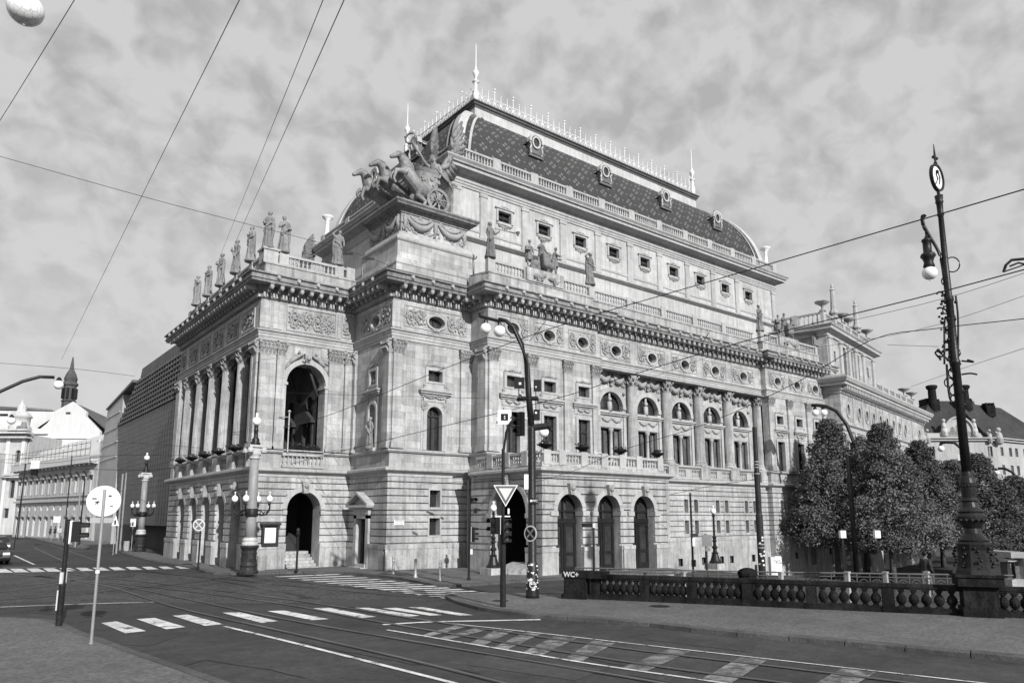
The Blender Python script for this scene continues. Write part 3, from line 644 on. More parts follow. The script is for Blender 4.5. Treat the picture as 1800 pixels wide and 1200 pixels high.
# ---- frieze with round windows
def frieze(F, u0, u1, cents, half, seed, oval=(.5, .36), n=0):
    mb = MB(); wall(mb, F, u0, u1, ZF0, ZF1, [('o', c, 15.05, oval[0], oval[1]) for c in cents], n, .4, 14); obj('frieze', mb, STONE, T)
    for k, c in enumerate(cents):
        mb = MB(); mb.ringF(F, c, 15.05, oval[0], oval[0]+.15, 0, .1, 0, 2*pi, 20, (oval[1]+.1)/(oval[0]+.1))
        for s_ in (-1, 1):
            mb.fbox(F, c-.22, c+.22, 0, .1, 15.05+s_*(oval[1]+.16)-.05, 15.05+s_*(oval[1]+.16)+.05)
        w = obj('round_window', mb, TRIM, T); mb = MB(); mb.poly([F.p(c+oval[0]*1.02*cos(2*pi*i/18), -.38, 15.05+oval[1]*1.02*sin(2*pi*i/18)) for i in range(18)]); obj('pane', mb, GLASSM, w)
        mb = MB(); mb.fbox(F, c-.025, c+.025, -.37, -.32, 14.7, 15.4); obj('sash', mb, FRAME, w)
        h = half; mb = MB()
        for q in ((c-h, c-h+.05, 14.5, 15.85), (c+h-.05, c+h, 14.5, 15.85), (c-h+.05, c+h-.05, 14.5, 14.55), (c-h+.05, c+h-.05, 15.8, 15.85)): mb.fbox(F, q[0], q[1], 0, .05, q[2], q[3])
        p = obj('frieze_panel', mb, TRIM, T); mb = MB(); r = random.Random(seed+k); cnt = max(1, round((h-oval[0]-.25)/.75))
        scrolls(mb, F, c-h+.12, c-oval[0]-.2, 14.62, 15.72, .04, cnt, r, .045); scrolls(mb, F, c+oval[0]+.2, c+h-.12, 14.62, 15.72, .04, cnt, r, .045); obj('carved_scrolls', mb, ORN, p, True)
frieze(faces['SB'][0], 20.35, 26.04, [23.4], 2.3, 1, (.6, .36)); frieze(faces['WB'][0], 37.3, 42.3, [39.4], 2.0, 5, (.55, .36))
frieze(faces['SA'][0], 26.04, 35.7, AX, 1.3, 11); frieze(faces['SC'][0], 35.7, 56.4, CX, 1.55, 21); frieze(faces['SBB'][0], 56.4, 66.4, BX, 1.3, 31)
for k_, a_, b_ in (('WA', 35.43, 37.3), ('WBB', 35.3, 35.8), ('SP', 14.15, 20.35), ('WP', 42.3, 60.6)): mb = MB(); wall(mb, faces[k_][0], a_, b_, ZF0, ZF1); obj('frieze', mb, STONE, T)
def relief_panel(F, ua, ub, seed, cnt, z0=14.5, z1=15.85):
    mb = MB()
    for q in ((ua, ua+.06, z0, z1), (ub-.06, ub, z0, z1), (ua+.06, ub-.06, z0, z0+.06), (ua+.06, ub-.06, z1-.06, z1)): mb.fbox(F, q[0], q[1], 0, .06, q[2], q[3])
    p = obj('frieze_panel', mb, TRIM, T); mb = MB(); scrolls(mb, F, ua+.15, ub-.15, z0+.15, z1-.15, .04, cnt, random.Random(seed), .05); obj('carved_scrolls', mb, ORN, p, True)
relief_panel(faces['SP'][0], 15.75, 19.0, 41, 4, 14.4, 15.95); relief_panel(faces['SP'][0], 19.4, 20.0, 42, 1); 
for i, y in enumerate(LY): relief_panel(faces['WP'][0], y-1.15, y+1.15, 50+i, 2)
relief_panel(faces['WP'][0], 58.8, 60.3, 57, 1)
mb = MB()
for F, ua, ub in ((faces['SP'][0], 14.1, 14.7), (faces['SP'][0], 14.9, 15.5), (faces['SP'][0], 19.1, 19.3), (faces['SB'][0], 20.28, 20.95)): mb.fbox(F, ua, ub, 0, .05, 14.35, 15.95)
obj('frieze_pilaster', mb, STONE, T)

# ---- portico loggia (west front) : ground arcade interior, columns, arch on the south side
cy = [a+1.55 for a in LY]                                     # column centres
for i, y in enumerate(cy):
    column(14.5, y, .43, 6.98, 12.7, 13.6, 'loggia_column')
    mb = MB(); mb.box(13.95, 15.05, y-.55, y+.55, 6.0, 6.98); obj('column_pedestal', mb, PLAIN, T)
mb = MB(); mb.box(14.0, 15.3, 42.3+.9, 43.35, 6, 13.6); mb.box(14.0, 14.3, 42.9, 43.35, 6, 13.6); mb.box(14, 15.3, 59.6, 60.6, 6, 13.6); mb.box(14.35, 15.35, 42.9, 60.6, 13.4, 14.3); obj('loggia_pier', mb, PLAIN, T)
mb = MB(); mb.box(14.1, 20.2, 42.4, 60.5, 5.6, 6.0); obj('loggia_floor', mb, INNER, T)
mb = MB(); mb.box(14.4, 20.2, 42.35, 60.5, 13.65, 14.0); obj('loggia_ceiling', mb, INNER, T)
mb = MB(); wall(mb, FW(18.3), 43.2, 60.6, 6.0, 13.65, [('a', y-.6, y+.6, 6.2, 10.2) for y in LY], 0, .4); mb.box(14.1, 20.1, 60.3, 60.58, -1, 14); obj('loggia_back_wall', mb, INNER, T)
for y in LY:
    F = FW(18.3); mb = MB(); mb.fbox(F, y-.85, y-.6, 0, .1, 6.2, 9.0); mb.fbox(F, y+.6, y+.85, 0, .1, 6.2, 9.0); mb.fbox(F, y-1.05, y+1.05, 0, .3, 9.0, 9.15); mb.prism([(y-1.05, 9.15), (y+1.05, 9.15), (y, 9.8)], F, 0, .25)
    w = obj('loggia_window', mb, INNER, T); mb = MB(); mb.fbox(F, y-.6, y+.6, -.3, -.28, 6.1, 10.9); obj('pane', mb, GLASSM, w)
# vault ribs seen through the south arch
mb = MB()
for y in [42.9+3.1*k for k in range(6)]:
    pts = [(15.0+3.2*t, y, 10.6+2.9*sin(pi*t)) for t in [i/12 for i in range(13)]]; mb.tube(pts, .09, 6)
    for a, b in (((15.0, y), (18.2, y+3.1)), ((18.2, y), (15.0, y+3.1))):
        mb.tube([(a[0]+(b[0]-a[0])*t, a[1]+(b[1]-a[1])*t, 10.6+2.9*sin(pi*t)) for t in [i/12 for i in range(13)]], .05, 6)
obj('vault_ribs', mb, INNER, T, True)
F = faces['SP'][0]
mb = MB(); mb.ringF(F, 17.15, 11.15, 1.25, 1.55, 0, .14, seg=22); mb.fbox(F, 15.7, 15.9, 0, .1, 7.06, 11.1); mb.fbox(F, 18.4, 18.6, 0, .1, 7.06, 11.1); mb.fbox(F, 15.62, 15.98, -.9, .16, 11.0, 11.16); mb.fbox(F, 18.32, 18.68, -.9, .16, 11.0, 11.16); mb.prism([(17.0, 12.35), (17.3, 12.35), (17.38, 13.05), (16.92, 13.05)], F, 0, .3)
s = obj('arch_surround', mb, TRIM, T); mb = MB(); mb.sphere(F.p(17.15, .32, 12.75), .16, 8, 6)
for q in (-1, 1):
    limb(mb, [F.p(17.15+q*.35, .12, 12.95), F.p(17.15+q*.75, .16, 12.75), F.p(17.15+q*1.15, .12, 12.35), F.p(17.15+q*1.4, .08, 11.95)], [.09, .15, .12, .06], 6); mb.sphere(F.p(17.15+q*.55, .18, 13.1), .1, 6, 5)
obj('reclining_figures', mb, ORN, s, True)
mb = MB(); mb.fbox(F, 15.55, 18.55, -.35, -.05, 6.95, 7.06); mb.fbox(F, 15.55, 18.55, -.3, -.1, 6.0, 6.2); wallu = None
mb.fbox(F, 15.9, 18.4, .02, .2, 6.9, 7.07); obj('arch_sill', mb, TRIM, T)
# ground passages (dark) and steps
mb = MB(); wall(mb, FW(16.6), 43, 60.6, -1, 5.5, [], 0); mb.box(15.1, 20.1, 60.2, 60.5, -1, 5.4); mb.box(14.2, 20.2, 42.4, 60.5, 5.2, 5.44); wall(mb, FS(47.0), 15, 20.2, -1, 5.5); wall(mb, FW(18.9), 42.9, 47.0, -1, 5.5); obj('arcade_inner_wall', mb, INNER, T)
st = MB()
for i in range(6): st.box(16.34, 18.36, 42.05+i*.32, 44.3, 0 if i == 0 else .17*i+.002, .17*(i+1))
obj('stone_steps', st, PLAIN, T)
for y in LY:
    F = faces['WP'][0]; mb = MB(); mb.ringF(F, y, 3.5, .95, 1.2, .0, .14); s = obj('arch_surround', mb, TRIM, T)
    mb = MB(); mb.prism([(y-.14, 4.4), (y+.14, 4.4), (y+.2, 5.15), (y-.2, 5.15)], F, 0, .4); mb.sphere(F.p(y, .42, 4.85), .14, 8, 6); mb.sphere(F.p(y, .36, 4.62), .1, 6, 5); obj('keystone_head', mb, ORN, s)
F = faces['SP'][0]; mb = MB(); mb.ringF(F, 17.35, 3.55, 1.05, 1.35, 0, .15, seg=20); mb.fbox(F, 16.05, 16.3, 0, .2, 3.24, 3.5); mb.fbox(F, 18.4, 18.65, 0, .2, 3.24, 3.5)
s = obj('arch_surround', mb, TRIM, T); mb = MB(); mb.prism([(17.2, 4.5), (17.5, 4.5), (17.58, 5.2), (17.12, 5.2)], F, 0, .4); mb.sphere(F.p(17.35, .4, 4.95), .15, 8, 6); obj('keystone_head', mb, ORN, s)
# balustrade panels on the portico pedestal zone
def rail_run(F, ua, ub, n, z0, z1, posts, r=.075, pitch=.27, zb=None, postw=.42, names=('balustrade', 'baluster_row'), th=.24, parent=None):
    mb = MB(); bl = MB(); mb.fbox(F, ua, ub, n-th/2, n+th/2, z1-.15, z1); mb.fbox(F, ua, ub, n-th/2+.02, n+th/2-.02, z0, z0+.14)
    for p in posts: mb.fbox(F, p-postw/2, p+postw/2, n-th/2-.04, n+th/2+.04, z0, z1+.06)
    ed = [ua]+list(posts)+[ub]; ed = sorted(set(ed))
    for a, b in zip(ed[:-1], ed[1:]):
        a2 = a+(postw/2 if a in posts else 0); b2 = b-(postw/2 if b in posts else 0); L = b2-a2
        if L < .3: continue
        k = max(1, round(L/pitch)); balusters(bl, [F.p(a2+L*(i+.5)/k, n, 0)[:2] for i in range(k)], z0+.14, z1-.15, r)
    q = obj(names[0], mb, TRIM, parent or T); obj(names[1], bl, TRIM, q, True, kind='stuff'); return q
rail_run(FS(42.3), 15.85, 18.45, .1, 6.02, 6.86, [])
F = FW(14.15)
ys = [43.3]+[q for y in cy for q in (y-.55, y+.55)]+[59.7]
for a, b in zip(ys[::2], ys[1::2]):
    if b-a > .6: rail_run(F, a, b, -.2, 6.02, 6.9, [], names=('balcony_rail', 'baluster_row'))
# ---- parapets over the cornice
def pts_off(path, o):
    mb = MB(); sweep(mb, path, [(o, 0), (o, 1)]); return [(v[0], v[1]) for v in mb.v[::2]]
band('attic_base', [(-.2, 17.9), (-.2, 18.42), (-.14, 18.44), (-.14, 18.52), (-.2, 18.56)], PLAIN, PATH[:4])
band('attic_base', [(-.2, 17.9), (-.2, 18.52), (-.14, 18.54), (-.14, 18.62), (-.2, 18.66)], PLAIN, [(26.04, 37.2)]+PATH[5:])
rail_run(FS(42.3), 14.2, 20.2, -.42, 18.52, 19.3, [14.75, 15.5, 19.2, 20.0], .085, .29, postw=.6, names=('roof_balustrade', 'baluster_row'))
rail_run(FW(14.15), 42.9, 60.4, -.42, 18.52, 19.3, [45.6, 48.65, 52.1, 55.2, 58.2, 60.1], .085, .29, postw=.55, names=('roof_balustrade', 'baluster_row'))
mb = MB(); mb.box(14.2, 15.1, 42.5, 43.4, 18.5, 19.34); mb.box(14.12, 15.2, 42.42, 43.5, 19.34, 19.46); obj('corner_pier', mb, TRIM, T)
rail_run(FS(35.43), 26.3, 35.7, -.42, 18.62, 19.5, [26.5, 29.5, 32.3, 35.5], .085, .28, postw=.55, names=('roof_balustrade', 'baluster_row'))
mb = MB(); mb.box(29.3, 32.6, 35.5, 36.2, 18.64, 19.56); obj('group_plinth', mb, PLAIN, T)
rail_run(FS(35.8), 35.95, 56.2, -.42, 18.62, 19.5, [39.87, 43.82, 47.77, 51.72], .085, .28, postw=.55, names=('roof_balustrade', 'baluster_row'))
rail_run(FS(35.3), 56.4, 66.3, -.42, 18.62, 19.5, [56.7, 59.3, 62.4, 66.0], .085, .28, postw=.55, names=('roof_balustrade', 'baluster_row'))
mb = MB(); mb.box(59.2, 62.5, 35.4, 36.05, 18.64, 19.56); obj('group_plinth', mb, PLAIN, T)
for F, ua, ub, sd in ((FS(35.47), 29.8, 32.1, 3), (FS(35.37), 59.7, 62.0, 4)):
    mb = MB(); r = random.Random(sd)
    for k in range(46):
        s_ = r.choice((-1, 1)); t = r.random(); leafb(mb, F, (ua+ub)/2+s_*t*(ub-ua)/2*.8, 19.1-.15*t+r.uniform(-.1, .1), .1, .3, (0 if s_ > 0 else pi)+r.uniform(-.9, .9), .05)
    obj('carved_palm_relief', mb, ORN, T)
for F, p in ((FS(35.8), (42.0, 45.8)),): pass
# decks behind the parapets
mb = MB(); mb.box(14.3, 26.5, 42.6, 60.4, 17.5, 18.2); mb.box(20.5, 66.2, 37.4, 60, 17.4, 18.0); mb.box(26.2, 66.2, 36.0, 37.6, 17.4, 17.98); obj('flat_roof', mb, LEADDK, T)
# ---- corner block: attic, pedestal, its north twin
def corner_block(y0, y1, twin=False):
    path = [(20.35, y1), (20.35, y0), (27.0, y0), (27.0, y1)]
    b = lambda nm, prof, m=PLAIN: band(nm, prof, m, path)
    b('block_attic_wall', [(-.3, 17.4), (-.3, 18.5), (-.26, 18.53), (-.26, 18.66), (-.3, 18.7), (-.36, 18.95), (-.42, 19.0), (-.42, 20.1)], STONE)
    b('block_attic_cornice', [(-.42, 20.02), (-.34, 20.08), (-.3, 20.16), (-.3, 20.28), (-.4, 20.32), (-.55, 20.5), (-.6, 20.62), (-.6, 20.7), (-.85, 20.82)], TRIM)
    b('triga_pedestal', [(-.85, 20.75), (-.85, 22.15)], STONE)
    b('pedestal_cornice', [(-.85, 22.05), (-.78, 22.1), (-.78, 22.2), (-.66, 22.24), (-.66, 22.34), (-.28, 22.42), (-.25, 22.5), (-.14, 22.6), (-.14, 22.7), (-.85, 22.76)], CORN)
    mb = MB(); mb.box(21.0, 26.6, y0+.7, y1, 22.5, 22.74); mb.box(21.4, 26.3, y0+1.0, y1, 17, 22.6); obj('pedestal_core', mb, PLAIN, T)
    if twin: return
    for F, ua, ub, cnt in ((FS(y0+.85), 21.3, 26.1, 2), (FW(21.2), y0+.95, y1-.3, 2)):
        mb = MB(); w = (ub-ua)/cnt; r = random.Random(cnt+int(y0))
        for k in range(cnt):
            a = ua+w*k; festoon(mb, F, a+.25, a+w-.15, 21.9, .62, .1, .15)
            festoon(mb, F, a+.5, a+w-.4, 21.95, .3, .08, .08)
            for q in range(60): leafb(mb, F, a+r.uniform(.1, w-.1), r.uniform(20.95, 22.0), .03, .25, r.uniform(0, 6.3), .08)
        for k in range(cnt+1):
            a = min(ub-.15, max(ua+.15, ua+w*k)); mb.tube([F.p(a, .06, 22.0), F.p(a, .1, 21.5), F.p(a, .06, 20.95)], [.08, .14, .05], 6)
            for q in range(8): leafb(mb, F, a+r.uniform(-.15, .15), r.uniform(20.9, 21.9), .1, .2, r.uniform(0, 6.3), .06)
        obj('carved_festoons', mb, ORN, T, True)
corner_block(37.3, 42.4); corner_block(60.6, 66, True)
mb = MB(); mb.box(20.2, 26, 60.62, 66, -1, 18); obj('north_block_wall', mb, STONE, T)
# ---- upper auditorium block
UX0, UX1, UY0, UY1 = 26.2, 66.4, 40.0, 61.8
UP = [(UX0, UY1), (UX0, UY0), (UX1, UY0), (UX1, UY1)]
WX = [30.85+3.85*k for k in range(9)]
F = FS(UY0); mb = MB(); wall(mb, F, UX0, UX1, 17.5, 26.3, [('r', x-.6, x+.6, 24.48, 25.32) for x in WX], 0, .35); obj('auditorium_wall', mb, STUCCO, T)
mb = MB(); wall(mb, FW(UX0), UY0, UY1, 17.5, 26.3, [], 0); wall(mb, Fr(UX1, 0, 0, 1, 1, 0), UY0, UY1, 17.5, 26.3); obj('auditorium_wall', mb, STUCCO, T)
for x in WX:
    mb = MB(); e = .17
    for q in ((x-.6-e, x-.6, 24.4, 25.45), (x+.6, x+.6+e, 24.4, 25.45), (x-.6, x+.6, 25.32, 25.48), (x-.77, x+.77, 24.3, 24.48)): mb.fbox(F, q[0], q[1], 0, .08, q[2], q[3])
    mb.fbox(F, x-.9, x+.9, 0, .16, 25.48, 25.55)
    s = obj('window_surround', mb, TRIM, T); mb = MB()
    for k in range(-3, 4): leafb(mb, F, x+k*.14, 25.55, .07, .25-.05*abs(k), pi/2-k*.3, .07); leafb(mb, F, x+k*.13, 24.3, .05, .42-.09*abs(k), -pi/2+k*.2, .07)
    for q in (-1, 1): spiral(mb, F, x+q*.5, 24.2, .13, .05, q, .03, 9); spiral(mb, F, x+q*.3, 25.6, .1, .06, q, .03, 8)
    obj('carved_crest', mb, ORN, s)
    glazed(F, x-.6, x+.6, 24.48, 25.32, -.3, 0, False, 1, .5)
for x in [UX0+.35]+[30.85+3.85*(k+.5)-.0 for k in range(8)]+[28.9-.0, UX1-.35]:
    if abs(x-28.9) < .01: x = 28.9
    mb = MB(); mb.fbox(F, x-.3, x+.3, 0, .1, 22.75, 25.9); mb.fbox(F, x-.36, x+.36, 0, .15, 25.9, 26.15); mb.fbox(F, x-.34, x+.34, 0, .13, 22.75, 22.95); obj('pilaster', mb, TRIM, T)
band('string_course', [(0, 23.1), (.06, 23.12), (.06, 23.3), (0, 23.34)], TRIM, UP)
band('string_course', [(0, 22.3), (.1, 22.34), (.35, 22.5), (.35, 22.62), (.15, 22.72), (0, 22.76)], TRIM, UP)
band('auditorium_cornice', [(0, 26.2), (.08, 26.22), (.08, 26.4), (.13, 26.4), (.13, 26.55), (.2, 26.6), (.2, 26.7), (.12, 26.72), (.12, 27.0), (.25, 27.05), (.85, 27.2), (.85, 27.42), (1.0, 27.46), (1.0, 27.55), (1.15, 27.72), (1.15, 27.82), (0, 28.05)], TRIM, UP)
band('attic_base', [(.35, 27.9), (.35, 28.2), (.3, 28.25), (-.4, 28.3)], PLAIN, UP)
px = [UX0+.1+k*(UX1-UX0-.2)/11 for k in range(12)]
rail_run(FS(UY0), UX0-.2, UX1+.2, .12, 28.22, 29.1, [UX0+.08]+px[1:-1]+[UX1-.08], .085, .27, postw=.7, names=('roof_balustrade', 'baluster_row'))
rail_run(FW(UX0), UY0+.2, UY1, .12, 28.22, 29.1, [UY0+5.5, UY0+11, UY0+16.4, UY1-.2], .085, .27, postw=.7, names=('roof_balustrade', 'baluster_row'))
# ---- the convex slate roof
DZ0, DH = 28.25, 7.05
EX0, EX1, EY0, EY1 = 26.9, 65.7, 40.7, 61.1; RX0, RX1, RY0, RY1 = 32.3, 60.0, 45.7, 56.1
def prof(t, o=0):                                            # t 0..1 from eave to crown: (inward fraction, height)
    a = t*pi/2; return (1-cos(a)), DZ0+DH*sin(a)
def roofpt(t, o=0.0):
    f, z = prof(t); a = t*pi/2
    x0, x1, y0, y1 = EX0+(RX0-EX0)*f, EX1+(RX1-EX1)*f, EY0+(RY0-EY0)*f, EY1+(RY1-EY1)*f
    k = o*cos(a); return x0-k, x1+k, y0-k, y1+k, z+o*sin(a)
N = 20; vs = []; fs = []; uvs = []; arc = [0]
for i in range(N+1):
    x0, x1, y0, y1, z = roofpt(i/N)
    if i: arc.append(arc[-1]+sqrt((y0-vs[-4][1])**2+(z-vs[-4][2])**2))
    vs += [(x0, y0, z), (x1, y0, z), (x1, y1, z), (x0, y1, z)]
for i in range(N):
    for k in range(4):
        a, b = i*4+k, i*4+(k+1) % 4; fs.append((a, b, b+4, a+4)); ax = 0 if k % 2 == 0 else 1
        uvs += [(vs[a][ax], arc[i]), (vs[b][ax], arc[i]), (vs[b+4][ax], arc[i+1]), (vs[a+4][ax], arc[i+1])]
me = bpy.data.meshes.new('roof'); me.from_pydata(vs, [], fs); me.materials.append(ROOF); ul = me.uv_layers.new(name='UVMap')
for i, q in enumerate(uvs): ul.data[i].uv = q
me.update(); roof = link('roof', me, T)
# pale borders along the hips and under the crown
for (cx_, cy_) in ((0, 0), (1, 0), (0, 1), (1, 1)):
    for ax in (0, 1):
        mb = MB(); A = []; B = []
        for i in range(N+1):
            x0, x1, y0, y1, z = roofpt(i/N, .14); X = x1 if cx_ else x0; Yq = y1 if cy_ else y0
            sx = -1 if cx_ else 1; sy = -1 if cy_ else 1; w = .7
            A.append((X, Yq, z)); B.append((X+sx*w, Yq, z) if ax == 0 else (X, Yq+sy*w, z))
        L = len(A); IN = []
        for i in range(N+1):
            x0, x1, y0, y1, z = roofpt(i/N, 0); Yq = y1 if cy_ else y0; X = x1 if cx_ else x0
            IN.append((B[i][0], Yq, z) if ax == 0 else (X, B[i][1], z))
        mb.add(A+B+IN, [(i, i+1, L+i+1, L+i) for i in range(L-1)]+[(L+i, L+i+1, 2*L+i+1, 2*L+i) for i in range(L-1)]); obj('hip_band', mb, LEAD, roof)
mb = MB()
for ax in (0, 1):
    pass
for o, w0, w1, m, nm in ((.05, .75, 1.1, ROOF, 'hip_border'), (.09, 1.1, 1.32, PLAIN, 'hip_fillet')):
    mb = MB()
    for (cx_, cy_) in ((0, 0), (1, 0), (0, 1)):
        for ax in (0, 1):
            A = []; B = []
            for i in range(N-1):
                x0, x1, y0, y1, z = roofpt(i/N, o); X = x1 if cx_ else x0; Yq = y1 if cy_ else y0; sx = -1 if cx_ else 1; sy = -1 if cy_ else 1
                A.append((X+sx*w0, Yq, z) if ax == 0 else (X, Yq+sy*w0, z)); B.append((X+sx*w1, Yq, z) if ax == 0 else (X, Yq+sy*w1, z))
            L = len(A); mb.add(A+B, [(i, i+1, L+i+1, L+i) for i in range(L-1)])
    if nm == 'hip_fillet': obj(nm, mb, LEADDK if False else TRIM, roof)
RP = [(RX0, RY1), (RX0, RY0), (RX1, RY0), (RX1, RY1)]
band('crown_band', [(1.0, 34.9), (.78, 35.1), (.7, 35.2), (.66, 35.25), (.66, 36.5), (.3, 36.56)], LEAD, [(32.3, 56.1), (32.3, 45.7), (60.0, 45.7), (60.0, 56.1)], True)
RP = [(RX0, RY1), (RX0, RY0), (RX1, RY0), (RX1, RY1)]
band('crown_moulding', [(.3, 36.48), (.7, 36.5), (.72, 36.66), (.84, 36.74), (.84, 36.88), (.95, 36.94), (.95, 37.04), (-.2, 37.2)], LEADDK, RP, True)
mb = MB(); mb.poly([(x, y, 37.15) for x, y in RP]); obj('crown_deck', mb, LEADDK, T)
# cresting
def cresting(a, b):
    mb = MB(); a = Vector(a); b = Vector(b); L = (b-a).length; d = (b-a)/L; n = round(L/.66); z = 37.15
    P = lambda s, zz_: (a.x+d.x*s, a.y+d.y*s, zz_)
    mb.tube([P(0, z), P(L, z)], .035, 4); mb.tube([P(0, z+.85), P(L, z+.85)], .04, 4)
    for i in range(n+1):
        s = L*i/n; big = i % 3 == 0; mb.tube([P(s, z), P(s, z+(1.9 if big else 1.45))], [.05 if big else .035, .025], 4)
        mb.sphere(P(s, z+(1.8 if big else 1.4)), .1 if big else .06, 6, 4)
        if big: mb.obox(P(s, z+1.55), d.to_3d()*.17 if len(d) == 2 else d*.17, (0, 0, .03), (.0, .02, .0))
    for i in range(n):
        s = L*(i+.5)/n
        mb.tube([P(s+.27*cos(q), z+.42+.36*sin(q)) for q in [2*pi*k/12 for k in range(12)]], .035, 4, True)
        mb.tube([P(s+.12*cos(q), z+.36+.18*sin(q)) for q in [2*pi*k/8 for k in range(8)]], .03, 4, True)
        for q in (-1, 1): mb.tube([P(s, z), P(s+q*.2, z+.3), P(s+q*.36, z+.75)], .025, 4)
    obj('roof_cresting', mb, GILT, T, True, kind='stuff')
k_ = .5
for a, b in (((RX0-k_, RY0-k_, 0), (RX1+k_, RY0-k_, 0)), ((RX0-k_, RY0-k_, 0), (RX0-k_, RY1+k_, 0)), ((RX0-k_, RY1+k_, 0), (RX1+k_, RY1+k_, 0)), ((RX1+k_, RY0-k_, 0), (RX1+k_, RY1+k_, 0))): cresting(a, b)
fin = MB(); fin.box(-.28, .28, -.28, .28, 0, 1.0)
fin.lathe((0, 0, 1.0), [(.35, 0), (.35, .12), (.16, .2), (.2, .9), (.14, 1.0), (.42, 1.08), (.42, 1.14), (.1, 1.22), (.09, 1.5), (.3, 1.8), (.38, 2.05), (.28, 2.25), (.1, 2.4), (.16, 2.55), (.07, 2.65), (.065, 3.2), (.05, 4.6), (.015, 5.2)], 12)
fin_me = fin.mesh('roof_finial', GILT, True)
for x, y in ((RX0-.45, RY0-.45), (RX1+.45, RY0-.45), (RX0-.45, RY1+.45), (RX1+.45, RY1+.45)): link('roof_finial', fin_me, T, (x, y, 37.1)).scale = (.72, .72, .87)
# dormers
def dormer_meshes():
    b = MB(); b.box(-.62, .62, -.9, 1.6, -.9, .55); b.box(-.85, .85, -1.0, -.7, -1.05, -.85); b.box(-.8, .8, -.98, -.75, -.7, -.55); b.prism([(-.62, .55), (.62, .55)]+[(.62*cos(pi*i/10), .55+.62*sin(pi*i/10)) for i in range(1, 10)], Fr(0, 0, 1, 0, 0, -1), -1.6, .9)
    b.lathe((0, -.6, 1.15), [(.09, 0), (.05, .15), (.14, .3), (.03, .5)], 8)
    f = MB(); Fq = Fr(0, -.9, 1, 0, 0, -1); f.ringF(Fq, 0, .5, .36, .5, 0, .14, 0, 2*pi, 18, 1.3); f.ringF(Fq, 0, .55, .62, .82, -.3, .16, -.1, pi+.1, 14)
    for s in (-1, 1): f.tube([(s*.62, -.98, -.8), (s*.72, -1.0, -.3), (s*.6, -1.0, .1), (s*.8, -1.0, .35)], [.09, .1, .07, .1], 6)
    g = MB(); g.poly([Fq.p(.38*cos(2*pi*i/14), .03, .5+.48*sin(2*pi*i/14)) for i in range(14)])
    r = MB(); r.add([(-.95, -.5, .3), (.95, -.5, .3), (.7, 2.6, .75), (-.7, 2.6, .75), (0, -.6, 1.3), (0, 2.6, 1.25)], [(0, 3, 5, 4), (1, 4, 5, 2)])
    return b.mesh('dormer', mat('dormer_body_sheet', .13, .6, .2, 4, spec=.2)), f.mesh('dormer_frame', mat('dormer_zinc', .4, .6, .2, 4)), g.mesh('pane', GLASSM), r.mesh('dormer_roof', MATS['dormer_zinc'])
dm = dormer_meshes()
for x, y, rz in [(34.9, 41.95, 0), (42.8, 41.95, 0), (50.8, 41.95, 0), (58.7, 41.95, 0), (28.2, 47.4, -pi/2), (28.2, 54.2, -pi/2)]:
    d = link('dormer', dm[0], T, (x, y, 32.3)); d.rotation_euler.z = rz; d.scale = (.88, .9, .82)
    for nm, k in (('dormer_frame', 1), ('pane', 2), ('dormer_roof', 3)): link(nm, dm[k], d)
# ---- carriage porch on the river side
PX0, PX1, PY0 = 25.0, 35.0, 29.1
PP = [(PX0, 35.4), (PX0, PY0), (PX1, PY0), (PX1, 35.4)]
PA = [26.86, 29.84, 32.8]
pf = {'W': (FW(PX0), PY0, 35.43, [('a', 30.3, 33.4, -1, 3.3)]), 'S': (FS(PY0), PX0, PX1, [('a', c-.92, c+.92, -1, 3.42) for c in PA]), 'E': (Fr(PX1, 0, 0, 1, 1, 0), PY0, 35.43, [])}
for nm, (F, u0, u1, ops) in pf.items():
    mb = MB(); wall(mb, F, u0, u1, -1.2, 5.4, ops, 0, .8, 14); obj('porch_wall', mb, RUST, T)
    e = nm == 'S'
    course(F, u0-(.2 if e else 0), u1+(.2 if e else 0), -1.2, 1.28, ops, .2, T, 'plinth', PLAIN)
    for i in range(len(COURSES)-1):
        a, b = COURSES[i], COURSES[i+1]-(.35 if i == 10 else 0); g = .035; n = .12
        if i == 10: b = 5.3
        if i == 0: n, a2, b2 = .23, 1.28, 1.5
        else: a2, b2 = a+g, b-g
        oo = [('a', o[1]-.24, o[2]+.24, o[3], o[4]) if a > 3.3 else o for o in ops]
        course(F, u0-(n if e else 0), u1+(n if e else 0), a2, b2, oo, n, T)
    for o in ops:
        c = (o[1]+o[2])/2; r = (o[2]-o[1])/2; mb = MB(); mb.ringF(F, c, o[4], r, r+.28, 0, .15, seg=18); mb.fbox(F, o[1]-.5, o[1]+.02, -.7, .2, o[4]-.26, o[4]-.01); mb.fbox(F, o[2]-.02, o[2]+.5, -.7, .2, o[4]-.26, o[4]-.01)
        s = obj('arch_surround', mb, TRIM, T); mb = MB(); mb.prism([(c-.13, o[4]+r-.05), (c+.13, o[4]+r-.05), (c+.2, o[4]+r+.55), (c-.2, o[4]+r+.55)], F, 0, .38); mb.sphere(F.p(c, .4, o[4]+r+.3), .15, 8, 6); mb.sphere(F.p(c, .34, o[4]+r+.08), .1, 6, 5); obj('keystone_head', mb, ORN, s)
F = FS(PY0)
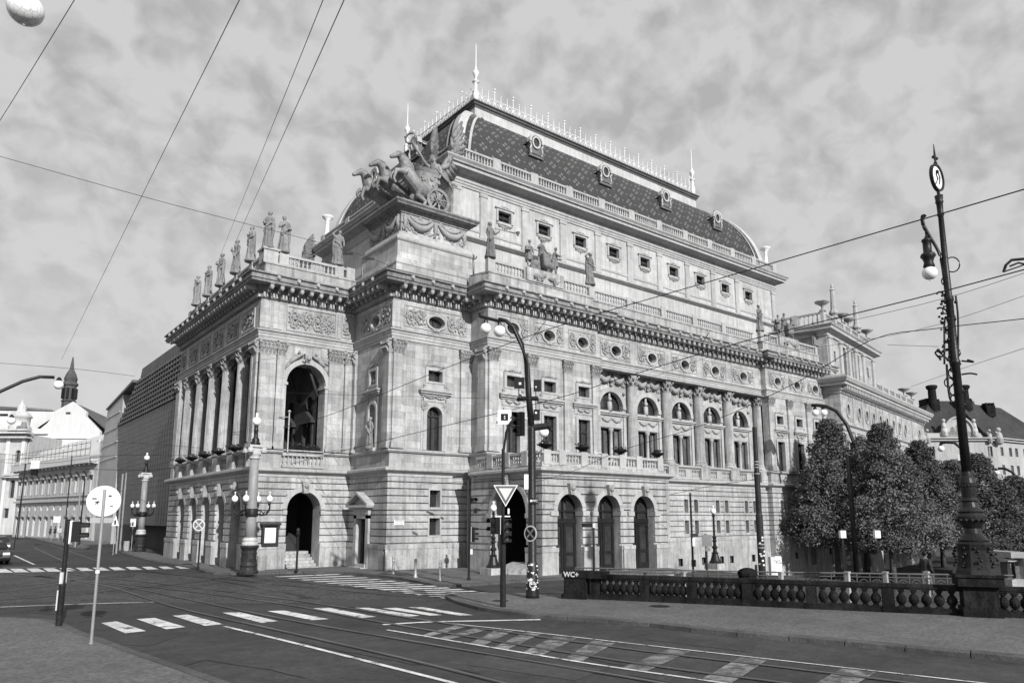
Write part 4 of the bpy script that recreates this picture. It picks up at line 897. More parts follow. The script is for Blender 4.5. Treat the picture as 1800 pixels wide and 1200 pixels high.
for c in PA:                                                 # glazed oak doors in the three arches
    w = glazed(F, c-.92, c+.92, 2.9, 3.42, -.5, .92, False, 1, 0, name='fanlight', frame=DOORM)
    mb = MB(); mb.fbox(F, c-.92, c+.92, -.52, -.36, 2.75, 3.0); 
    for q in (-1, 1):
        a, b = (c-.92, c-.02) if q < 0 else (c+.02, c+.92)
        for z0_, z1_ in ((-.2, .45), (2.6, 2.75), (1.05, 1.2)): mb.fbox(F, a, b, -.5, -.42, z0_, z1_)
        mb.fbox(F, a, a+.16, -.5, -.41, -.2, 2.75); mb.fbox(F, b-.16, b, -.5, -.41, -.2, 2.75)
    d = obj('glazed_door', mb, DOORM, T); mb = MB(); mb.fbox(F, c-.9, c+.9, -.49, -.47, 0, 2.8); obj('pane', mb, GLASSM, d)
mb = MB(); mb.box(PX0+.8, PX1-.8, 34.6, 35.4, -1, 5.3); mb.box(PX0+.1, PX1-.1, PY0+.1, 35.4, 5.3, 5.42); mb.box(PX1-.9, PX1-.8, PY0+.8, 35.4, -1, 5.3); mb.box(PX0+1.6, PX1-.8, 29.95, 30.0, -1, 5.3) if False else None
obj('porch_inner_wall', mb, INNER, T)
band('porch_ledge', [(0, 5.28), (.13, 5.3), (.13, 5.38), (.35, 5.5), (.4, 5.54), (.4, 5.66), (.2, 5.72), (-.5, 5.74)], TRIM, PP)
mb = MB(); mb.box(PX0, PX1, PY0, 35.4, 5.6, 5.73); obj('porch_terrace', mb, PLAIN, T)
band('porch_parapet_base', [(-.08, 5.7), (-.08, 5.86), (-.12, 5.9), (-.4, 5.9)], PLAIN, PP)
rail_run(FS(PY0), PX0+.1, PX1-.1, -.22, 5.88, 6.62, [PX0+.45, 26.55, 28.2, 29.8, 31.3, 32.75, PX1-.35], .07, .24, postw=.5, names=('balcony_rail', 'baluster_row'))
rail_run(FW(PX0), PY0+.45, 35.3, -.22, 5.88, 6.62, [30.7, 32.3, 33.9], .07, .24, postw=.5, names=('balcony_rail', 'baluster_row'))
rail_run(Fr(PX1, 0, 0, 1, 1, 0), PY0+.45, 35.3, -.22, 5.88, 6.62, [32.3], .07, .24, postw=.5, names=('balcony_rail', 'baluster_row'))
# ---- side door with pediment on the corner block
F = FW(20.35)
mb = MB()
for a, b in ((39.2, 39.55), (40.75, 41.1)): mb.fbox(F, a, b, -.1, .25, 0, 3.2)
mb.fbox(F, 39.2, 41.1, -.1, .25, 3.0, 3.25); mb.fbox(F, 39.15, 41.15, .0, .3, 3.25, 3.6); mb.fbox(F, 38.8, 41.5, 0, .62, 3.66, 3.8); mb.fbox(F, 38.95, 41.35, 0, .45, 3.58, 3.66)
mb.prism([(38.9, 3.8), (41.4, 3.8), (40.15, 4.42)], F, 0, .2)
for q in (-1, 1):
    a = Vector(F.p(40.15+q*1.4, .3, 3.82)); b = Vector(F.p(40.15, .3, 4.52)); mb.obox((a+b)/2, (b-a)/2, (.32, 0, 0), (0, 0, .07))
s = obj('door_surround', mb, TRIM, T)
mb = MB(); mb.fbox(F, 39.55, 40.75, -.3, -.25, .3, 3.0); obj('door', mb, DOORM, s); mb = MB(); mb.fbox(F, 39.3, 40.95, -.3, .6, 0, .17); mb.fbox(F, 39.4, 40.85, -.3, .32, .17, .34); mb.fbox(F, 39.1, 41.2, .3, .95, -.1, .085); obj('door_steps', mb, PLAIN, T)
mb = MB(); mb.fbox(FS(35.3), 61.7, 62.6, -.45, -.4, -1.1, 1.5); obj('door', mb, DOORM, T)
# downpipe
mb = MB(); mb.tube([(25.75, 37.0, -.2), (25.75, 37.0, 5.4)], .06, 8); obj('downpipe', mb, GREYM, T)
mb = MB(); mb.tube([(60.9, 34.9, -1.2), (60.9, 34.9, 2.0)], .07, 8); mb.tube([(65.2, 34.9, -1.2), (65.2, 34.9, 5.4)], .07, 8); obj('downpipe', mb, GREYM, T)

# ================================================================== REAR WING (older theatre building on the embankment)
WG = thing('embankment_wing', 'older stone wing with a columned attic tower, set at an angle behind the trees', 'building', (0, 0, 0))
wd = Vector((.984, .178)).normalized(); wnr = Vector((wd.y, -wd.x)); WO = Vector((66.35, 33.75))
FWG = Fr(WO.x, WO.y, wd.x, wd.y, wnr.x, wnr.y)
WLEN = 33.2
_T = T; T = WG
def wb(name, prof, m, u0=0, u1=WLEN, back=4.5):
    p = [FWG.p(u0, 0, 0)[:2], FWG.p(u1, 0, 0)[:2], FWG.p(u1, -16, 0)[:2]]
    q = Vector(p[0])+Vector((-.15, 1)).normalized()*back; return band(name, prof, m, [tuple(q)]+p)
wins = [2.0, 5.5, 8.05, 10.5, 13.0, 15.6, 18.2, 20.8, 23.4, 30.2]
mb = MB(); ops = [('o', u, 13.3, .42, .62) for u in wins]+[('r', u-.55, u+.55, 7.2, 10.0) for u in wins]+[('r', u-.4, u+.4, 2.6, 4.6) for u in wins]+[('r', u-.35, u+.35, -1.6, .8) for u in wins[1::2]]
wall(mb, FWG, 0, WLEN, -3.2, 16, ops, 0, .4, 10); obj('wing_wall', mb, STONE, T)
mb = MB(); p0 = FWG.p(0, 0, 0); q = Vector(p0[:2])+Vector((-.15, 1)).normalized()*4.5; mb.quad((p0[0], p0[1], -3.2), (q.x, q.y, -3.2), (q.x, q.y, 16), (p0[0], p0[1], 16)); e0 = FWG.p(WLEN, 0, 0); e1 = FWG.p(WLEN, -16, 0); mb.quad((e0[0], e0[1], -3.2), (e1[0], e1[1], -3.2), (e1[0], e1[1], 16), (e0[0], e0[1], 16)); obj('wing_side_wall', mb, STONE, T)
wb('ledge', [(0, 5.2), (.15, 5.25), (.4, 5.4), (.4, 5.6), (0, 5.75)], TRIM); wb('architrave', [(0, 11.2), (.1, 11.22), (.1, 11.6), (.3, 11.75), (.3, 11.85), (0, 11.95)], TRIM)
wb('wing_cornice', [(0, 14.7), (.1, 14.75), (.1, 14.95), (.22, 15.0), (.22, 15.4), (.75, 15.45), (.75, 15.7), (.9, 15.75), (1.05, 16.05), (1.05, 16.2), (.9, 16.25), (.5, 16.45), (-.3, 16.5)], TRIM)
mb = MB(); n = int(WLEN/.5)
for i in range(n): mb.fbox(FWG, i*.5+.1, i*.5+.34, .1, .68, 15.05, 15.42)
obj('bracket_row', mb, TRIM, T, kind='stuff')
mb = MB(); wall(mb, FWG, .2, WLEN-.2, 1.4, 5.1, [('r', u-.55, u+.55, 2.4, 4.8) for u in wins], .1, .1, 8, True)
for u in wins:
    pass
obj('rusticated_band', mb, RUST, T)
for u in wins:
    mb = MB(); mb.ringF(FWG, u, 13.3, .42, .58, 0, .1, 0, 2*pi, 14, 1.4); w = obj('oval_window', mb, TRIM, T); mb = MB(); mb.fbox(FWG, u-.45, u+.45, -.38, -.36, 12.6, 14.0); obj('pane', mb, GLASSM, w)
    mb = MB(); 
    for a, b in ((u-.8, u-.55), (u+.55, u+.8)): mb.fbox(FWG, a, b, 0, .12, 7.0, 10.1)
    mb.fbox(FWG, u-1.0, u+1.0, 0, .3, 10.1, 10.25); mb.prism([(u-1.05, 10.25), (u+1.05, 10.25), (u, 10.95)], FWG, 0, .28); mb.fbox(FWG, u-.9, u+.9, 0, .25, 6.85, 7.0)
    w = obj('pedimented_window', mb, TRIM, T); mb = MB(); mb.fbox(FWG, u-.55, u+.55, -.38, -.36, 7.1, 10.1); obj('pane', mb, GLASSC, w)
    mb = MB(); mb.fbox(FWG, u-.4, u+.4, -.38, -.36, 2.5, 4.7); obj('window', mb, GLASSM, T)
for a, b in zip(wins[:-1], wins[1:]):
    m_ = (a+b)/2; mb = MB(); mb.fbox(FWG, m_-.22, m_+.22, 0, .12, 6.0, 11.2); mb.fbox(FWG, m_-.15, m_+.15, 0, .08, 12.0, 14.7); obj('pilaster', mb, TRIM, T)
mb = MB(); p = [FWG.p(-.1, -.2, 0), FWG.p(WLEN, -.2, 0), FWG.p(WLEN, -16, 0), FWG.p(0, -16, 0)]; mb.hexa([(a[0], a[1], 16.3) for a in p]+[(a[0], a[1], 16.55) for a in p]); obj('flat_roof', mb, LEADDK, T)
# attic tower
TU0, TU1, TN = .1, 15.6, -.9
mb = MB(); wall(mb, FWG, TU0, TU1, 16.4, 20.6, [('r', 2.0, 2.6, 18.2, 19.3), ('r', 5.0, 5.9, 17.4, 20.2), ('r', 7.2, 8.1, 17.4, 20.2), ('r', 9.4, 10.3, 17.4, 20.2), ('r', 13.0, 13.6, 18.2, 19.3)], TN, .6)
a = FWG.p(TU0, TN, 0); b = FWG.p(TU0, TN-6, 0); c = FWG.p(TU1, TN, 0); d = FWG.p(TU1, TN-6, 0)
mb.quad((a[0], a[1], 16.4), (b[0], b[1], 16.4), (b[0], b[1], 20.6), (a[0], a[1], 20.6)); mb.quad((c[0], c[1], 16.4), (d[0], d[1], 16.4), (d[0], d[1], 20.6), (c[0], c[1], 20.6)); obj('tower_wall', mb, STONE, T)
mb = MB(); mb.fbox(FWG, 4.9, 10.4, TN-.62, TN-.6, 17, 20.5); mb.fbox(FWG, 1.9, 13.8, TN-.62, TN-.6, 18, 19.5); obj('dark_opening', mb, GLASSM, T)
for u in (.6, 3.9, 6.55, 8.75, 11.5, 15.1):
    mb = MB(); mb.fbox(FWG, u-.35, u+.35, TN, TN+.2, 17.2, 20.3); mb.fbox(FWG, u-.45, u+.45, TN, TN+.28, 20.3, 20.55); obj('pilaster', mb, TRIM, T)
TPt = [FWG.p(TU0, TN-6, 0)[:2], FWG.p(TU0, TN, 0)[:2], FWG.p(TU1, TN, 0)[:2], FWG.p(TU1, TN-6, 0)[:2]]
band('tower_cornice', [(0, 20.5), (.15, 20.55), (.15, 20.8), (.3, 20.9), (.7, 21.05), (.7, 21.3), (.85, 21.45), (.85, 21.55), (-.2, 21.65)], TRIM, TPt)
band('tower_base', [(0, 16.4), (.3, 16.45), (.3, 17.0), (.15, 17.1), (0, 17.15)], TRIM, TPt)
rail_run(FWG, TU0+.1, TU1-.1, TN-.3, 21.65, 23.0, [.5, 3.9, 6.55, 8.75, 11.5, 15.2], .09, .4, postw=.6, names=('roof_balustrade', 'baluster_row'))
fs_ = Fr(FWG.p(TU0, TN, 0)[0], FWG.p(TU0, TN, 0)[1], -wnr.x, -wnr.y, -wd.x, -wd.y)
rail_run(fs_, .2, 6, -.3, 21.65, 23.0, [3.0, 5.8], .09, .4, postw=.6, names=('roof_balustrade', 'baluster_row'))
rail_run(FWG, TU1+.3, WLEN-.5, -.9, 16.5, 18.0, [18.2, 20.8, 23.4, 26.0, 28.6, 32.4], .09, .5, postw=.6, names=('roof_balustrade', 'baluster_row'))
for u in (3.9, 11.5):
    p = FWG.p(u, TN-.3, 0); mb = MB(); mb.lathe((p[0], p[1], 23.05), [(.45, 0), (.45, .15), (.28, .25), (.5, .5), (.42, .75), (.3, .9), (.2, 2.9), (.28, 3.0), (.1, 3.2), (.16, 3.4), (.02, 3.8)], 8); obj('obelisk', mb, TRIM, T)
T = _T
def urn(x, y, z, s, label, group, m=PLAIN):
    mb = MB(); mb.lathe((0, 0, 0), [(.3*s, 0), (.3*s, .1*s), (.12*s, .2*s), (.12*s, .45*s), (.3*s, .6*s), (.62*s, .8*s), (.66*s, .9*s), (.5*s, .92*s), (.4*s, .85*s)], 12)
    o = obj('stone_urn', mb, m, None, True, loc=(x, y, z)); return tag(o, label, 'urn', group)
for u, z, l in ((.5, 23.06, 'wide stone bowl urn on the near corner of the rear attic tower'), (6.55, 23.06, 'stone bowl urn left of the tower middle, just right of the first obelisk'), (8.75, 23.06, 'stone bowl urn on the tower balustrade just left of the second obelisk'), (15.2, 23.06, 'stone bowl urn at the right hand end of the attic tower balustrade'), (28.6, 18.06, 'stone bowl urn second from the far end of the low rear balustrade'), (32.4, 18.06, 'stone bowl urn at the far end of the low rear balustrade')):
    p = FWG.p(u, -1.2 if z > 20 else -.9, 0); urn(p[0], p[1], z, 1.1, l, 'urns on the rear wing')
def gurn(x, y, z, l):
    mb = MB(); mb.lathe((0, 0, 0), [(.32, 0), (.32, .12), (.2, .2), (.16, 1.25), (.2, 1.35), (.14, 1.45), (.5, 1.75), (.56, 1.9), (.4, 1.95), (.1, 2.0)], 10); tag(obj('roof_torch_urn', mb, GILT, None, True, loc=(x, y, z)), l, 'urn')
gurn(65.9, 40.4, 29.16, 'pale metal bowl on a stem at the right end of the roof balustrade')
gurn(26.3, 61.4, 29.16, 'pale metal bowl on a stem behind the statues at the left end of the roof')
# ================================================================== STATUES
def robed(seed, H=2.3, pose=0):
    r = random.Random(seed); mb = MB(); s = H/2.3; n = 22
    ph = r.random()*6; k1 = r.choice((7, 8, 9)); lean = r.uniform(-.05, .05)
    prof = [(0.0, .30), (.06, .34), (.3, .31), (.7, .27), (1.0, .25), (1.2, .24), (1.35, .2), (1.5, .2), (1.7, .25), (1.85, .24), (1.95, .12)]
    vs = []; 
    for z, q in prof:
        for i in range(n):
            a = 2*pi*i/n; f = 1+(.2 if z < 1.3 else .08)*sin(k1*a+ph+z*1.2)+.05*sin(3*a+seed+z*3)
            sy = .78 if z > 1.2 else .85
            vs.append(((q*f*cos(a)+lean*sin(z*1.6))*s, q*f*sy*sin(a)*s, z*s))
    L = len(prof); mb.add(vs, [(j*n+i, j*n+(i+1) % n, (j+1)*n+(i+1) % n, (j+1)*n+i) for j in range(L-1) for i in range(n)]+[tuple(range(n-1, -1, -1)), tuple(range((L-1)*n, L*n))])
    ht = r.uniform(-.06, .06); S = lambda *p: tuple(q*s for q in p)
    limb(mb, [S(0, 0, 1.85), S(ht*.5, -.01, 2.02)], [.09*s, .075*s]); mb.sphere(S(ht, -.02, 2.14), .125*s, 10, 8, 1.2); mb.sphere(S(ht, .05, 2.2), .12*s, 8, 6)
    limb(mb, [S(-.2, 0, 1.82), S(.2, 0, 1.82)], [.1*s, .1*s])
    arms = [((-.24, 0, 1.8), (-.34, -.02, 1.5), (-.12, -.26, 1.45)), ((.24, 0, 1.8), (.36, .02, 1.48), (.33, -.1, 1.15))]
    if pose == 1: arms = [((-.24, 0, 1.8), (-.36, -.05, 1.5), (-.1, -.25, 1.68)), ((.24, 0, 1.8), (.38, -.02, 1.5), (.1, -.27, 1.4))]
    if pose == 2: arms = [((-.24, 0, 1.8), (-.38, 0, 1.5), (-.42, -.12, 1.2)), ((.24, 0, 1.8), (.42, -.1, 1.6), (.5, -.35, 1.75))]
    if pose == 3: arms = [((-.24, 0, 1.8), (-.4, .02, 1.98), (-.15, -.08, 2.25)), ((.24, 0, 1.8), (.34, .02, 1.48), (.3, -.16, 1.2))]
    for a in arms: limb(mb, [S(*p) for p in a], [.085*s, .075*s, .05*s]); mb.sphere(S(*a[2]), .06*s, 6, 5)
    # mantle falling from one shoulder
    sd = r.choice((-1, 1)); limb(mb, [S(sd*.22, .08, 1.8), S(sd*.3, .06, 1.3), S(sd*.3, .02, .75), S(sd*.26, -.02, .35)], [.1*s, .12*s, .1*s, .06*s], 7)
    limb(mb, [S(sd*.26, -.1, 1.5), S(0, -.24, 1.28), S(-sd*.22, -.18, 1.0)], [.05*s, .07*s, .05*s], 6)
    if pose == 0: mb.lathe(S(-.1, -.3, 1.4), [(.06*s, 0), (.11*s, .1*s), (.05*s, .25*s), (.08*s, .3*s)], 8)
    if pose == 2: mb.tube([S(-.44, -.14, .1), S(-.44, -.14, 2.1)], .035*s, 6)
    mb.lathe((0, 0, -.02), [(.38*s, -.1), (.38*s, .06)], 10)
    return mb
def tunic(seed, H=2.2, pose=0):
    r = random.Random(seed); mb = MB(); s = H/2.2; S = lambda *p: tuple(q*s for q in p)
    for q, kx in ((-1, .05), (1, -.08)): limb(mb, [S(q*.1, 0, .95), S(q*.14, kx, .52), S(q*.13, kx+.12*q, .08)], [.13*s, .085*s, .05*s]); limb(mb, [S(q*.13, kx+.12*q, .05), S(q*.15, kx-.12+.12*q, .03)], [.05*s, .04*s])
    n = 18; vs = []; prof = [(.62, .26), (.9, .22), (1.1, .17), (1.4, .2), (1.6, .22), (1.72, .1)]
    for z, q in prof:
        for i in range(n): a = 2*pi*i/n; f = 1+(.12 if z < 1 else .03)*sin(7*a+seed); vs.append((q*f*cos(a)*s, q*f*.8*sin(a)*s, z*s))
    L = len(prof); mb.add(vs, [(j*n+i, j*n+(i+1) % n, (j+1)*n+(i+1) % n, (j+1)*n+i) for j in range(L-1) for i in range(n)]+[tuple(range(n-1, -1, -1)), tuple(range((L-1)*n, L*n))])
    limb(mb, [S(0, 0, 1.65), S(0, -.02, 1.85)], [.08*s, .065*s]); mb.sphere(S(0, -.03, 2.0), .12*s, 10, 8, 1.15)
    arms = [((-.2, 0, 1.6), (-.34, -.05, 1.35), (-.1, -.27, 1.3)), ((.2, 0, 1.6), (.36, .02, 1.3), (.2, -.2, 1.1))]
    if pose == 1: arms = [((-.2, 0, 1.6), (-.3, -.2, 1.4), (-.05, -.42, 1.45)), ((.2, 0, 1.6), (.3, -.15, 1.35), (.12, -.45, 1.25))]
    for a in arms: limb(mb, [S(*p) for p in a], [.08*s, .065*s, .045*s]); mb.sphere(S(*a[2]), .055*s, 6, 5)
    limb(mb, [S(-.2, .1, 1.6), S(-.12, .2, 1.1), S(-.15, .18, .55)], [.1*s, .12*s, .06*s]); limb(mb, [S(.2, .1, 1.6), S(.12, .2, 1.1), S(.18, .18, .6)], [.1*s, .11*s, .05*s])
    return mb
def seated():
    mb = MB(); n = 18; limb(mb, [(0, .1, .9), (0, .08, 1.3), (0, .05, 1.62)], [.24, .19, .22]); limb(mb, [(-.2, .05, 1.62), (.2, .05, 1.62)], [.1, .1]); limb(mb, [(0, .03, 1.7), (0, 0, 1.9)], [.08, .07]); mb.sphere((0, -.02, 2.04), .13, 10, 8, 1.15)
    for q in (-1, 1): limb(mb, [(q*.14, .05, .85), (q*.2, -.5, .9), (q*.18, -.52, .2)], [.19, .16, .12]); 
    limb(mb, [(0, -.3, .8), (0, -.45, .25)], [.25, .3]); limb(mb, [(-.2, .05, 1.62), (-.42, -.1, 1.4), (-.5, -.45, 1.35)], [.09, .07, .05]); limb(mb, [(.2, .05, 1.62), (.38, 0, 1.3), (.3, -.35, 1.1)], [.09, .07, .05])
    mb.box(-.4, .4, -.1, .5, 0, .8); limb(mb, [(-.7, .1, .1), (.7, .1, .1)], [.25, .25]); mb.sphere((.65, -.1, .35), .3, 8, 6); mb.sphere((-.6, 0, .3), .28, 8, 6)
    return mb
SV = .03
ST = {k: remesh(robed(k*7+3, 2.35, k % 4), 'statue', PLAIN if k != 9 else SOOT, SV) for k in range(6)}
def statue(k, x, y, z, rz, label, m=None, name='statue', group='statues standing on the roof balustrades', s=1):
    me = ST[k] if isinstance(k, int) else k
    o = link(name, me, None, (x, y, z)); o.rotation_euler.z = rz; o.scale = (s, s, s)
    if m: o.material_slots[0].link = 'OBJECT'; o.material_slots[0].material = m
    tag(o, label, 'statue', group); return o
STM = mat('statue_sandstone', .19, .9, .3, 4, .5)
w_ = -pi/2
for i, (k, x, y, z, rz, l) in enumerate([(2, 14.4, 58.1, 19.5, w_, 'robed stone statue farthest left at the far end of the portico balustrade'),
    (1, 14.4, 55.1, 19.5, w_, 'robed stone statue second from the far end of the portico balustrade'),
    (0, 14.4, 52.0, 19.5, w_, 'robed stone statue third from the far end of the portico, crossed by a wire'),
    (4, 14.4, 48.6, 19.5, w_, 'slender robed stone statue fourth from the far end of the portico balustrade'),
    (5, 14.4, 45.6, 19.5, w_, 'robed stone statue just left of the portico corner, one arm holding a bundle'),
    (0, 14.5, 42.75, 19.55, w_+.5, 'robed stone statue in profile on the portico corner, holding a bowl'),
    (1, 15.5, 42.75, 19.5, 0, 'robed stone statue with folded arms facing the crossing, right of the corner one'),
    (3, 19.15, 42.75, 19.5, -.2, 'robed stone statue at the right end of the portico balustrade, beside the corner block')]):
    statue(k, x, y, z, rz, l, STM)
statue(2, 26.5, 35.85, 19.7, .3, 'dark robed statue with a long trumpet, left end of the river side balustrade', SOOT)
statue(3, 35.5, 35.85, 19.7, 0, 'dark dancing statue with an arm over its head, river side balustrade', SOOT)
statue(1, 56.7, 35.75, 19.7, 0, 'dark robed statue alone, left of the far statue group', SOOT)
statue(0, 66.0, 35.75, 19.7, .2, 'robed statue at the far right corner of the balustrade, before the rear attic', STM)
o = statue(4, 20.22, 39.5, 7.22, w_, 'small robed statue in the arched niche of the corner block', STM, group=None, s=.8)
mb = MB(); mb.tube([(26.6, 35.5, 21.5), (26.9, 35.0, 21.3), (27.6, 34.6, 21.15)], [.03, .03, .05], 6); mb.lathe((27.75, 34.55, 21.0), [(.05, 0), (.15, .25)], 8)
tag(obj('stone_trumpet', mb, SOOT), 'long thin trumpet held out by the first statue of the river side balustrade', 'trumpet')
tn = [remesh(tunic(k, 2.15, k), 'statue', SOOT, SV) for k in (0, 1)]; sea = remesh(seated(), 'statue', SOOT, .045)
for gx, gy, nm in ((30.95, 35.85, 'near'), (60.85, 35.75, 'far')):
    gr = 'statue group on the %s panel of the balustrade' % nm
    statue(tn[0], gx-1.15, gy, 19.58, 0, 'dark standing figure with crossed arms at the left of the %s statue group' % nm, None, group=gr)
    statue(sea, gx, gy+.05, 19.75, 0, 'dark seated figure on rocks in the middle of the %s statue group' % nm, None, group=gr, s=1.05)
    statue(tn[1], gx+1.2, gy, 19.58, .9, 'dark figure stepping forward at the right of the %s statue group' % nm, None, group=gr)
# ---- the triga: three horses, chariot, winged goddess
def horse(pitch, hx=0, seed=0, K=1.22):
    mb = MB(); _l = limb; c, s = cos(pitch), sin(pitch); r = random.Random(seed)
    hip = Vector((0, 0, 1.25)); R_ = lambda x, z: (hip.x+x*c-z*s, 0, hip.z+x*s+z*c)
    A = lambda p, y=0: (p[0], y, p[2])
    limb(mb, [A(R_(-.15, 0)), A(R_(.45, -.02)), A(R_(1.0, 0)), A(R_(1.35, .08))], [q_*K for q_ in (.36, .34, .37, .3,)], 12)
    nb = R_(1.35, .2); nk = (nb[0]+.38, 0, nb[2]+.62); hd = (nk[0]+.18, hx*.4, nk[2]+.14)
    limb(mb, [A(nb), ((nb[0]+nk[0])/2+.02, 0, (nb[2]+nk[2])/2+.1), nk], [q_*K for q_ in (.34, .27, .2,)], 10)
    mz = (hd[0]+.48, hx, hd[2]-.32); limb(mb, [nk, hd, ((hd[0]+mz[0])/2, (hd[1]+mz[1])/2, (hd[2]+mz[2])/2), mz], [q_*K for q_ in (.17, .17, .13, .1,)], 8)
    for q in (-1, 1): limb(mb, [(nk[0]-.02, q*.08, nk[2]+.15), (nk[0]-.02, q*.1, nk[2]+.32)], [q_*K for q_ in (.05, .02,)], 5)
    for i in range(6): t = i/5; mb.sphere((nb[0]-.14+(nk[0]-nb[0]-.02)*t, .03*(-1)**i, nb[2]+.12+(nk[2]-nb[2]+.08)*t), .12, 6, 5)
    for q, a, b in ((-1, .5, .15), (1, .25, -.1)):           # raised forelegs
        sh = R_(1.25, -.15); kn = (sh[0]+.5+.1*a, q*.2, sh[2]+.1*a); ft = (kn[0]+.05+a*.3, q*.2, kn[2]-.45+b); hf = (ft[0]-.1, q*.2, ft[2]-.18)
        limb(mb, [A(sh, q*.18), kn, ft, hf], [q_*K for q_ in (.19, .1, .065, .07,)], 8)
    for q, a in ((-1, .1), (1, -.15)):                        # hind legs on the plinth
        hp = A(R_(-.1, -.1), q*.18); kn = (hp[0]+.28+a, q*.22, .78); hk = (hp[0]-.2+a, q*.22, .5); ft = (hp[0]+.02+a, q*.22, .08)
        limb(mb, [hp, kn, hk, ft], [q_*K for q_ in (.27, .15, .08, .08,)], 8)
    limb(mb, [(-.3, 0, 1.45), (-.6, 0, 1.3), (-.75, .05, .8), (-.7, .1, .45)], [q_*K for q_ in (.07, .11, .12, .04,)], 7)
    return mb
TB = BRONZE
for i, (x, y, p, hx, rz, l) in enumerate([(22.7, 38.5, .85, .25, pi-.25, 'bronze horse nearest the street, rearing almost upright with its head turned'), (22.25, 39.9, .5, -.05, pi, 'bronze horse in the middle of the three, head stretched forward'), (21.85, 41.3, .22, -.1, pi+.12, 'bronze horse farthest left of the three, leaping out over the pedestal edge')]):
    me = remesh(horse(p, hx, i), 'bronze_horse', TB, .04); o = link('bronze_horse', me, None, (x, y, 22.74)); o.rotation_euler.z = rz; o.scale = (1.12,)*3; tag(o, l, 'horse statue', 'horses of the bronze chariot group')
ch = thing('bronze_chariot', 'bronze two wheeled chariot with embossed body on top of the corner block', 'chariot', (23.9, 39.3, 22.74))
for y in (-1.15, 1.15):
    mb = MB(); Fq = Fr(0, y, 1, 0, 0, -1); mb.ringF(Fq, 0, .86, .66, .86, -.07, .07, 0, 2*pi, 28); mb.ringF(Fq, 0, .86, .12, .2, -.1, .1, 0, 2*pi, 12)
    for k in range(8): a = pi*k/4+.2; mb.tube([Fq.p(.15*cos(a), 0, .86+.15*sin(a)), Fq.p(.4*cos(a), 0, .86+.4*sin(a)), Fq.p(.7*cos(a), 0, .86+.7*sin(a))], [.045, .075, .05], 6)
    mb.sphere(Fq.p(0, .1, .86), .13, 8, 6); obj('wheel', mb, TB, ch)
mb = MB(); N_ = 14; pt = []
for j, (z, r) in enumerate([(.55, .8), (.9, 1.0), (1.4, 1.02), (1.9, .98), (2.1, 1.08)]):
    for i in range(N_+1): a = pi/2+pi*i/N_; pt.append((r*cos(a)*1.25, r*sin(a)*.95, z+(.25*abs(cos(a)) if j > 2 else 0)))
k = N_+1; mb.add(pt, [(j*k+i, j*k+i+1, (j+1)*k+i+1, (j+1)*k+i) for j in range(4) for i in range(N_)]); mb.box(-1.0, .9, -.8, .8, .5, .62)
for q in (-1, 1): mb.tube([(0, q*1.0, 2.15), (.5, q*1.02, 2.0), (1.0, q*.98, 1.5), (1.05, q*.95, .9), (.8, q*.9, .6)], .07, 6); mb.tube([(-.2, q*1.02, 2.3), (.6, q*1.04, 1.8), (1.3, q*1.0, 1.7)], .05, 6)
r = random.Random(2)
for i in range(60): a = pi/2+pi*r.random(); z = r.uniform(.8, 1.9); mb.sphere((1.27*cos(a), .97*sin(a), z), r.uniform(.04, .09), 5, 4)
mb.tube([(-1.2, 0, .8), (-2.2, 0, 1.1)], .07, 6); cb_ = obj('chariot_body', mb, TB, ch); cb_.scale = (1.15, 1.15, 1.35)
mb = robed(31, 2.6, 9); limb(mb, [(-.26, 0, 2.05), (-.55, 0, 2.4), (-.8, 0, 2.75)], [.1, .08, .05])
me = remesh(mb, 'winged_goddess', TB, .045); gd = link('winged_goddess', me, None, (24.3, 39.3, 23.9)); gd.rotation_euler.z = -pi/2+.5; gd.scale = (1.3,)*3; tag(gd, 'bronze winged goddess standing in the chariot and raising a wreath', 'statue')
def wing(q):
    mb = MB(); r = random.Random(q)
    limb(mb, [(q*.15, .15, 1.9), (q*.5, .55, 2.3), (q*.62, .8, 3.2), (q*.6, .7, 3.9)], [.12, .16, .13, .06], 7)
    for row, (n, l) in enumerate(((12, 1.5), (11, 1.05), (10, .6))):
        for i in range(n):
            t = i/(n-1); p = Vector((q*(.2+.42*min(1, t*1.6)), .2+.6*min(1, t*1.5), 2.0+1.9*t)); d = Vector((q*.1, .75-.35*t, -.35+1.1*t)).normalized()
            mb.tube([p, p+d*l*(.7+.3*t)*.5, p+d*l*(.7+.3*t)], [.13, .19, .08], 5)
    return mb
for q in (-1, 1): obj('wing', wing(q), TB, gd, True)
mb = MB(); mb.tube([(-.7, 0, 2.65), (-1.35, 0, 3.7)], [.06, .1], 7); mb.tube([(-1.5+.3*cos(a), .0, 4.0+.3*sin(a)) for a in [2*pi*k/12 for k in range(12)]], .06, 6, True); obj('wreath_staff', mb, TB, gd, True)
mb = MB()
for y in (38.2, 39.5, 40.9): mb.tube([(23.2, 39, 26.1), (22.2, (39+y)/2, 25.9), (21.6, y, 24.9)], .035, 5)
tag(obj('reins', mb, TB), 'thin bronze reins running from the goddess to the three horses', 'reins')
# north twin group: only the dark wing shows above the portico roof
me = gd.data; g2 = link('winged_goddess', me, None, (24.0, 63.2, 24.0)); g2.rotation_euler.z = -pi/2-.3; tag(g2, 'second winged goddess of whom a dark wing shows over the portico roof', 'statue')
for q in (-1, 1): obj('wing', wing(q), SOOT, g2, True)
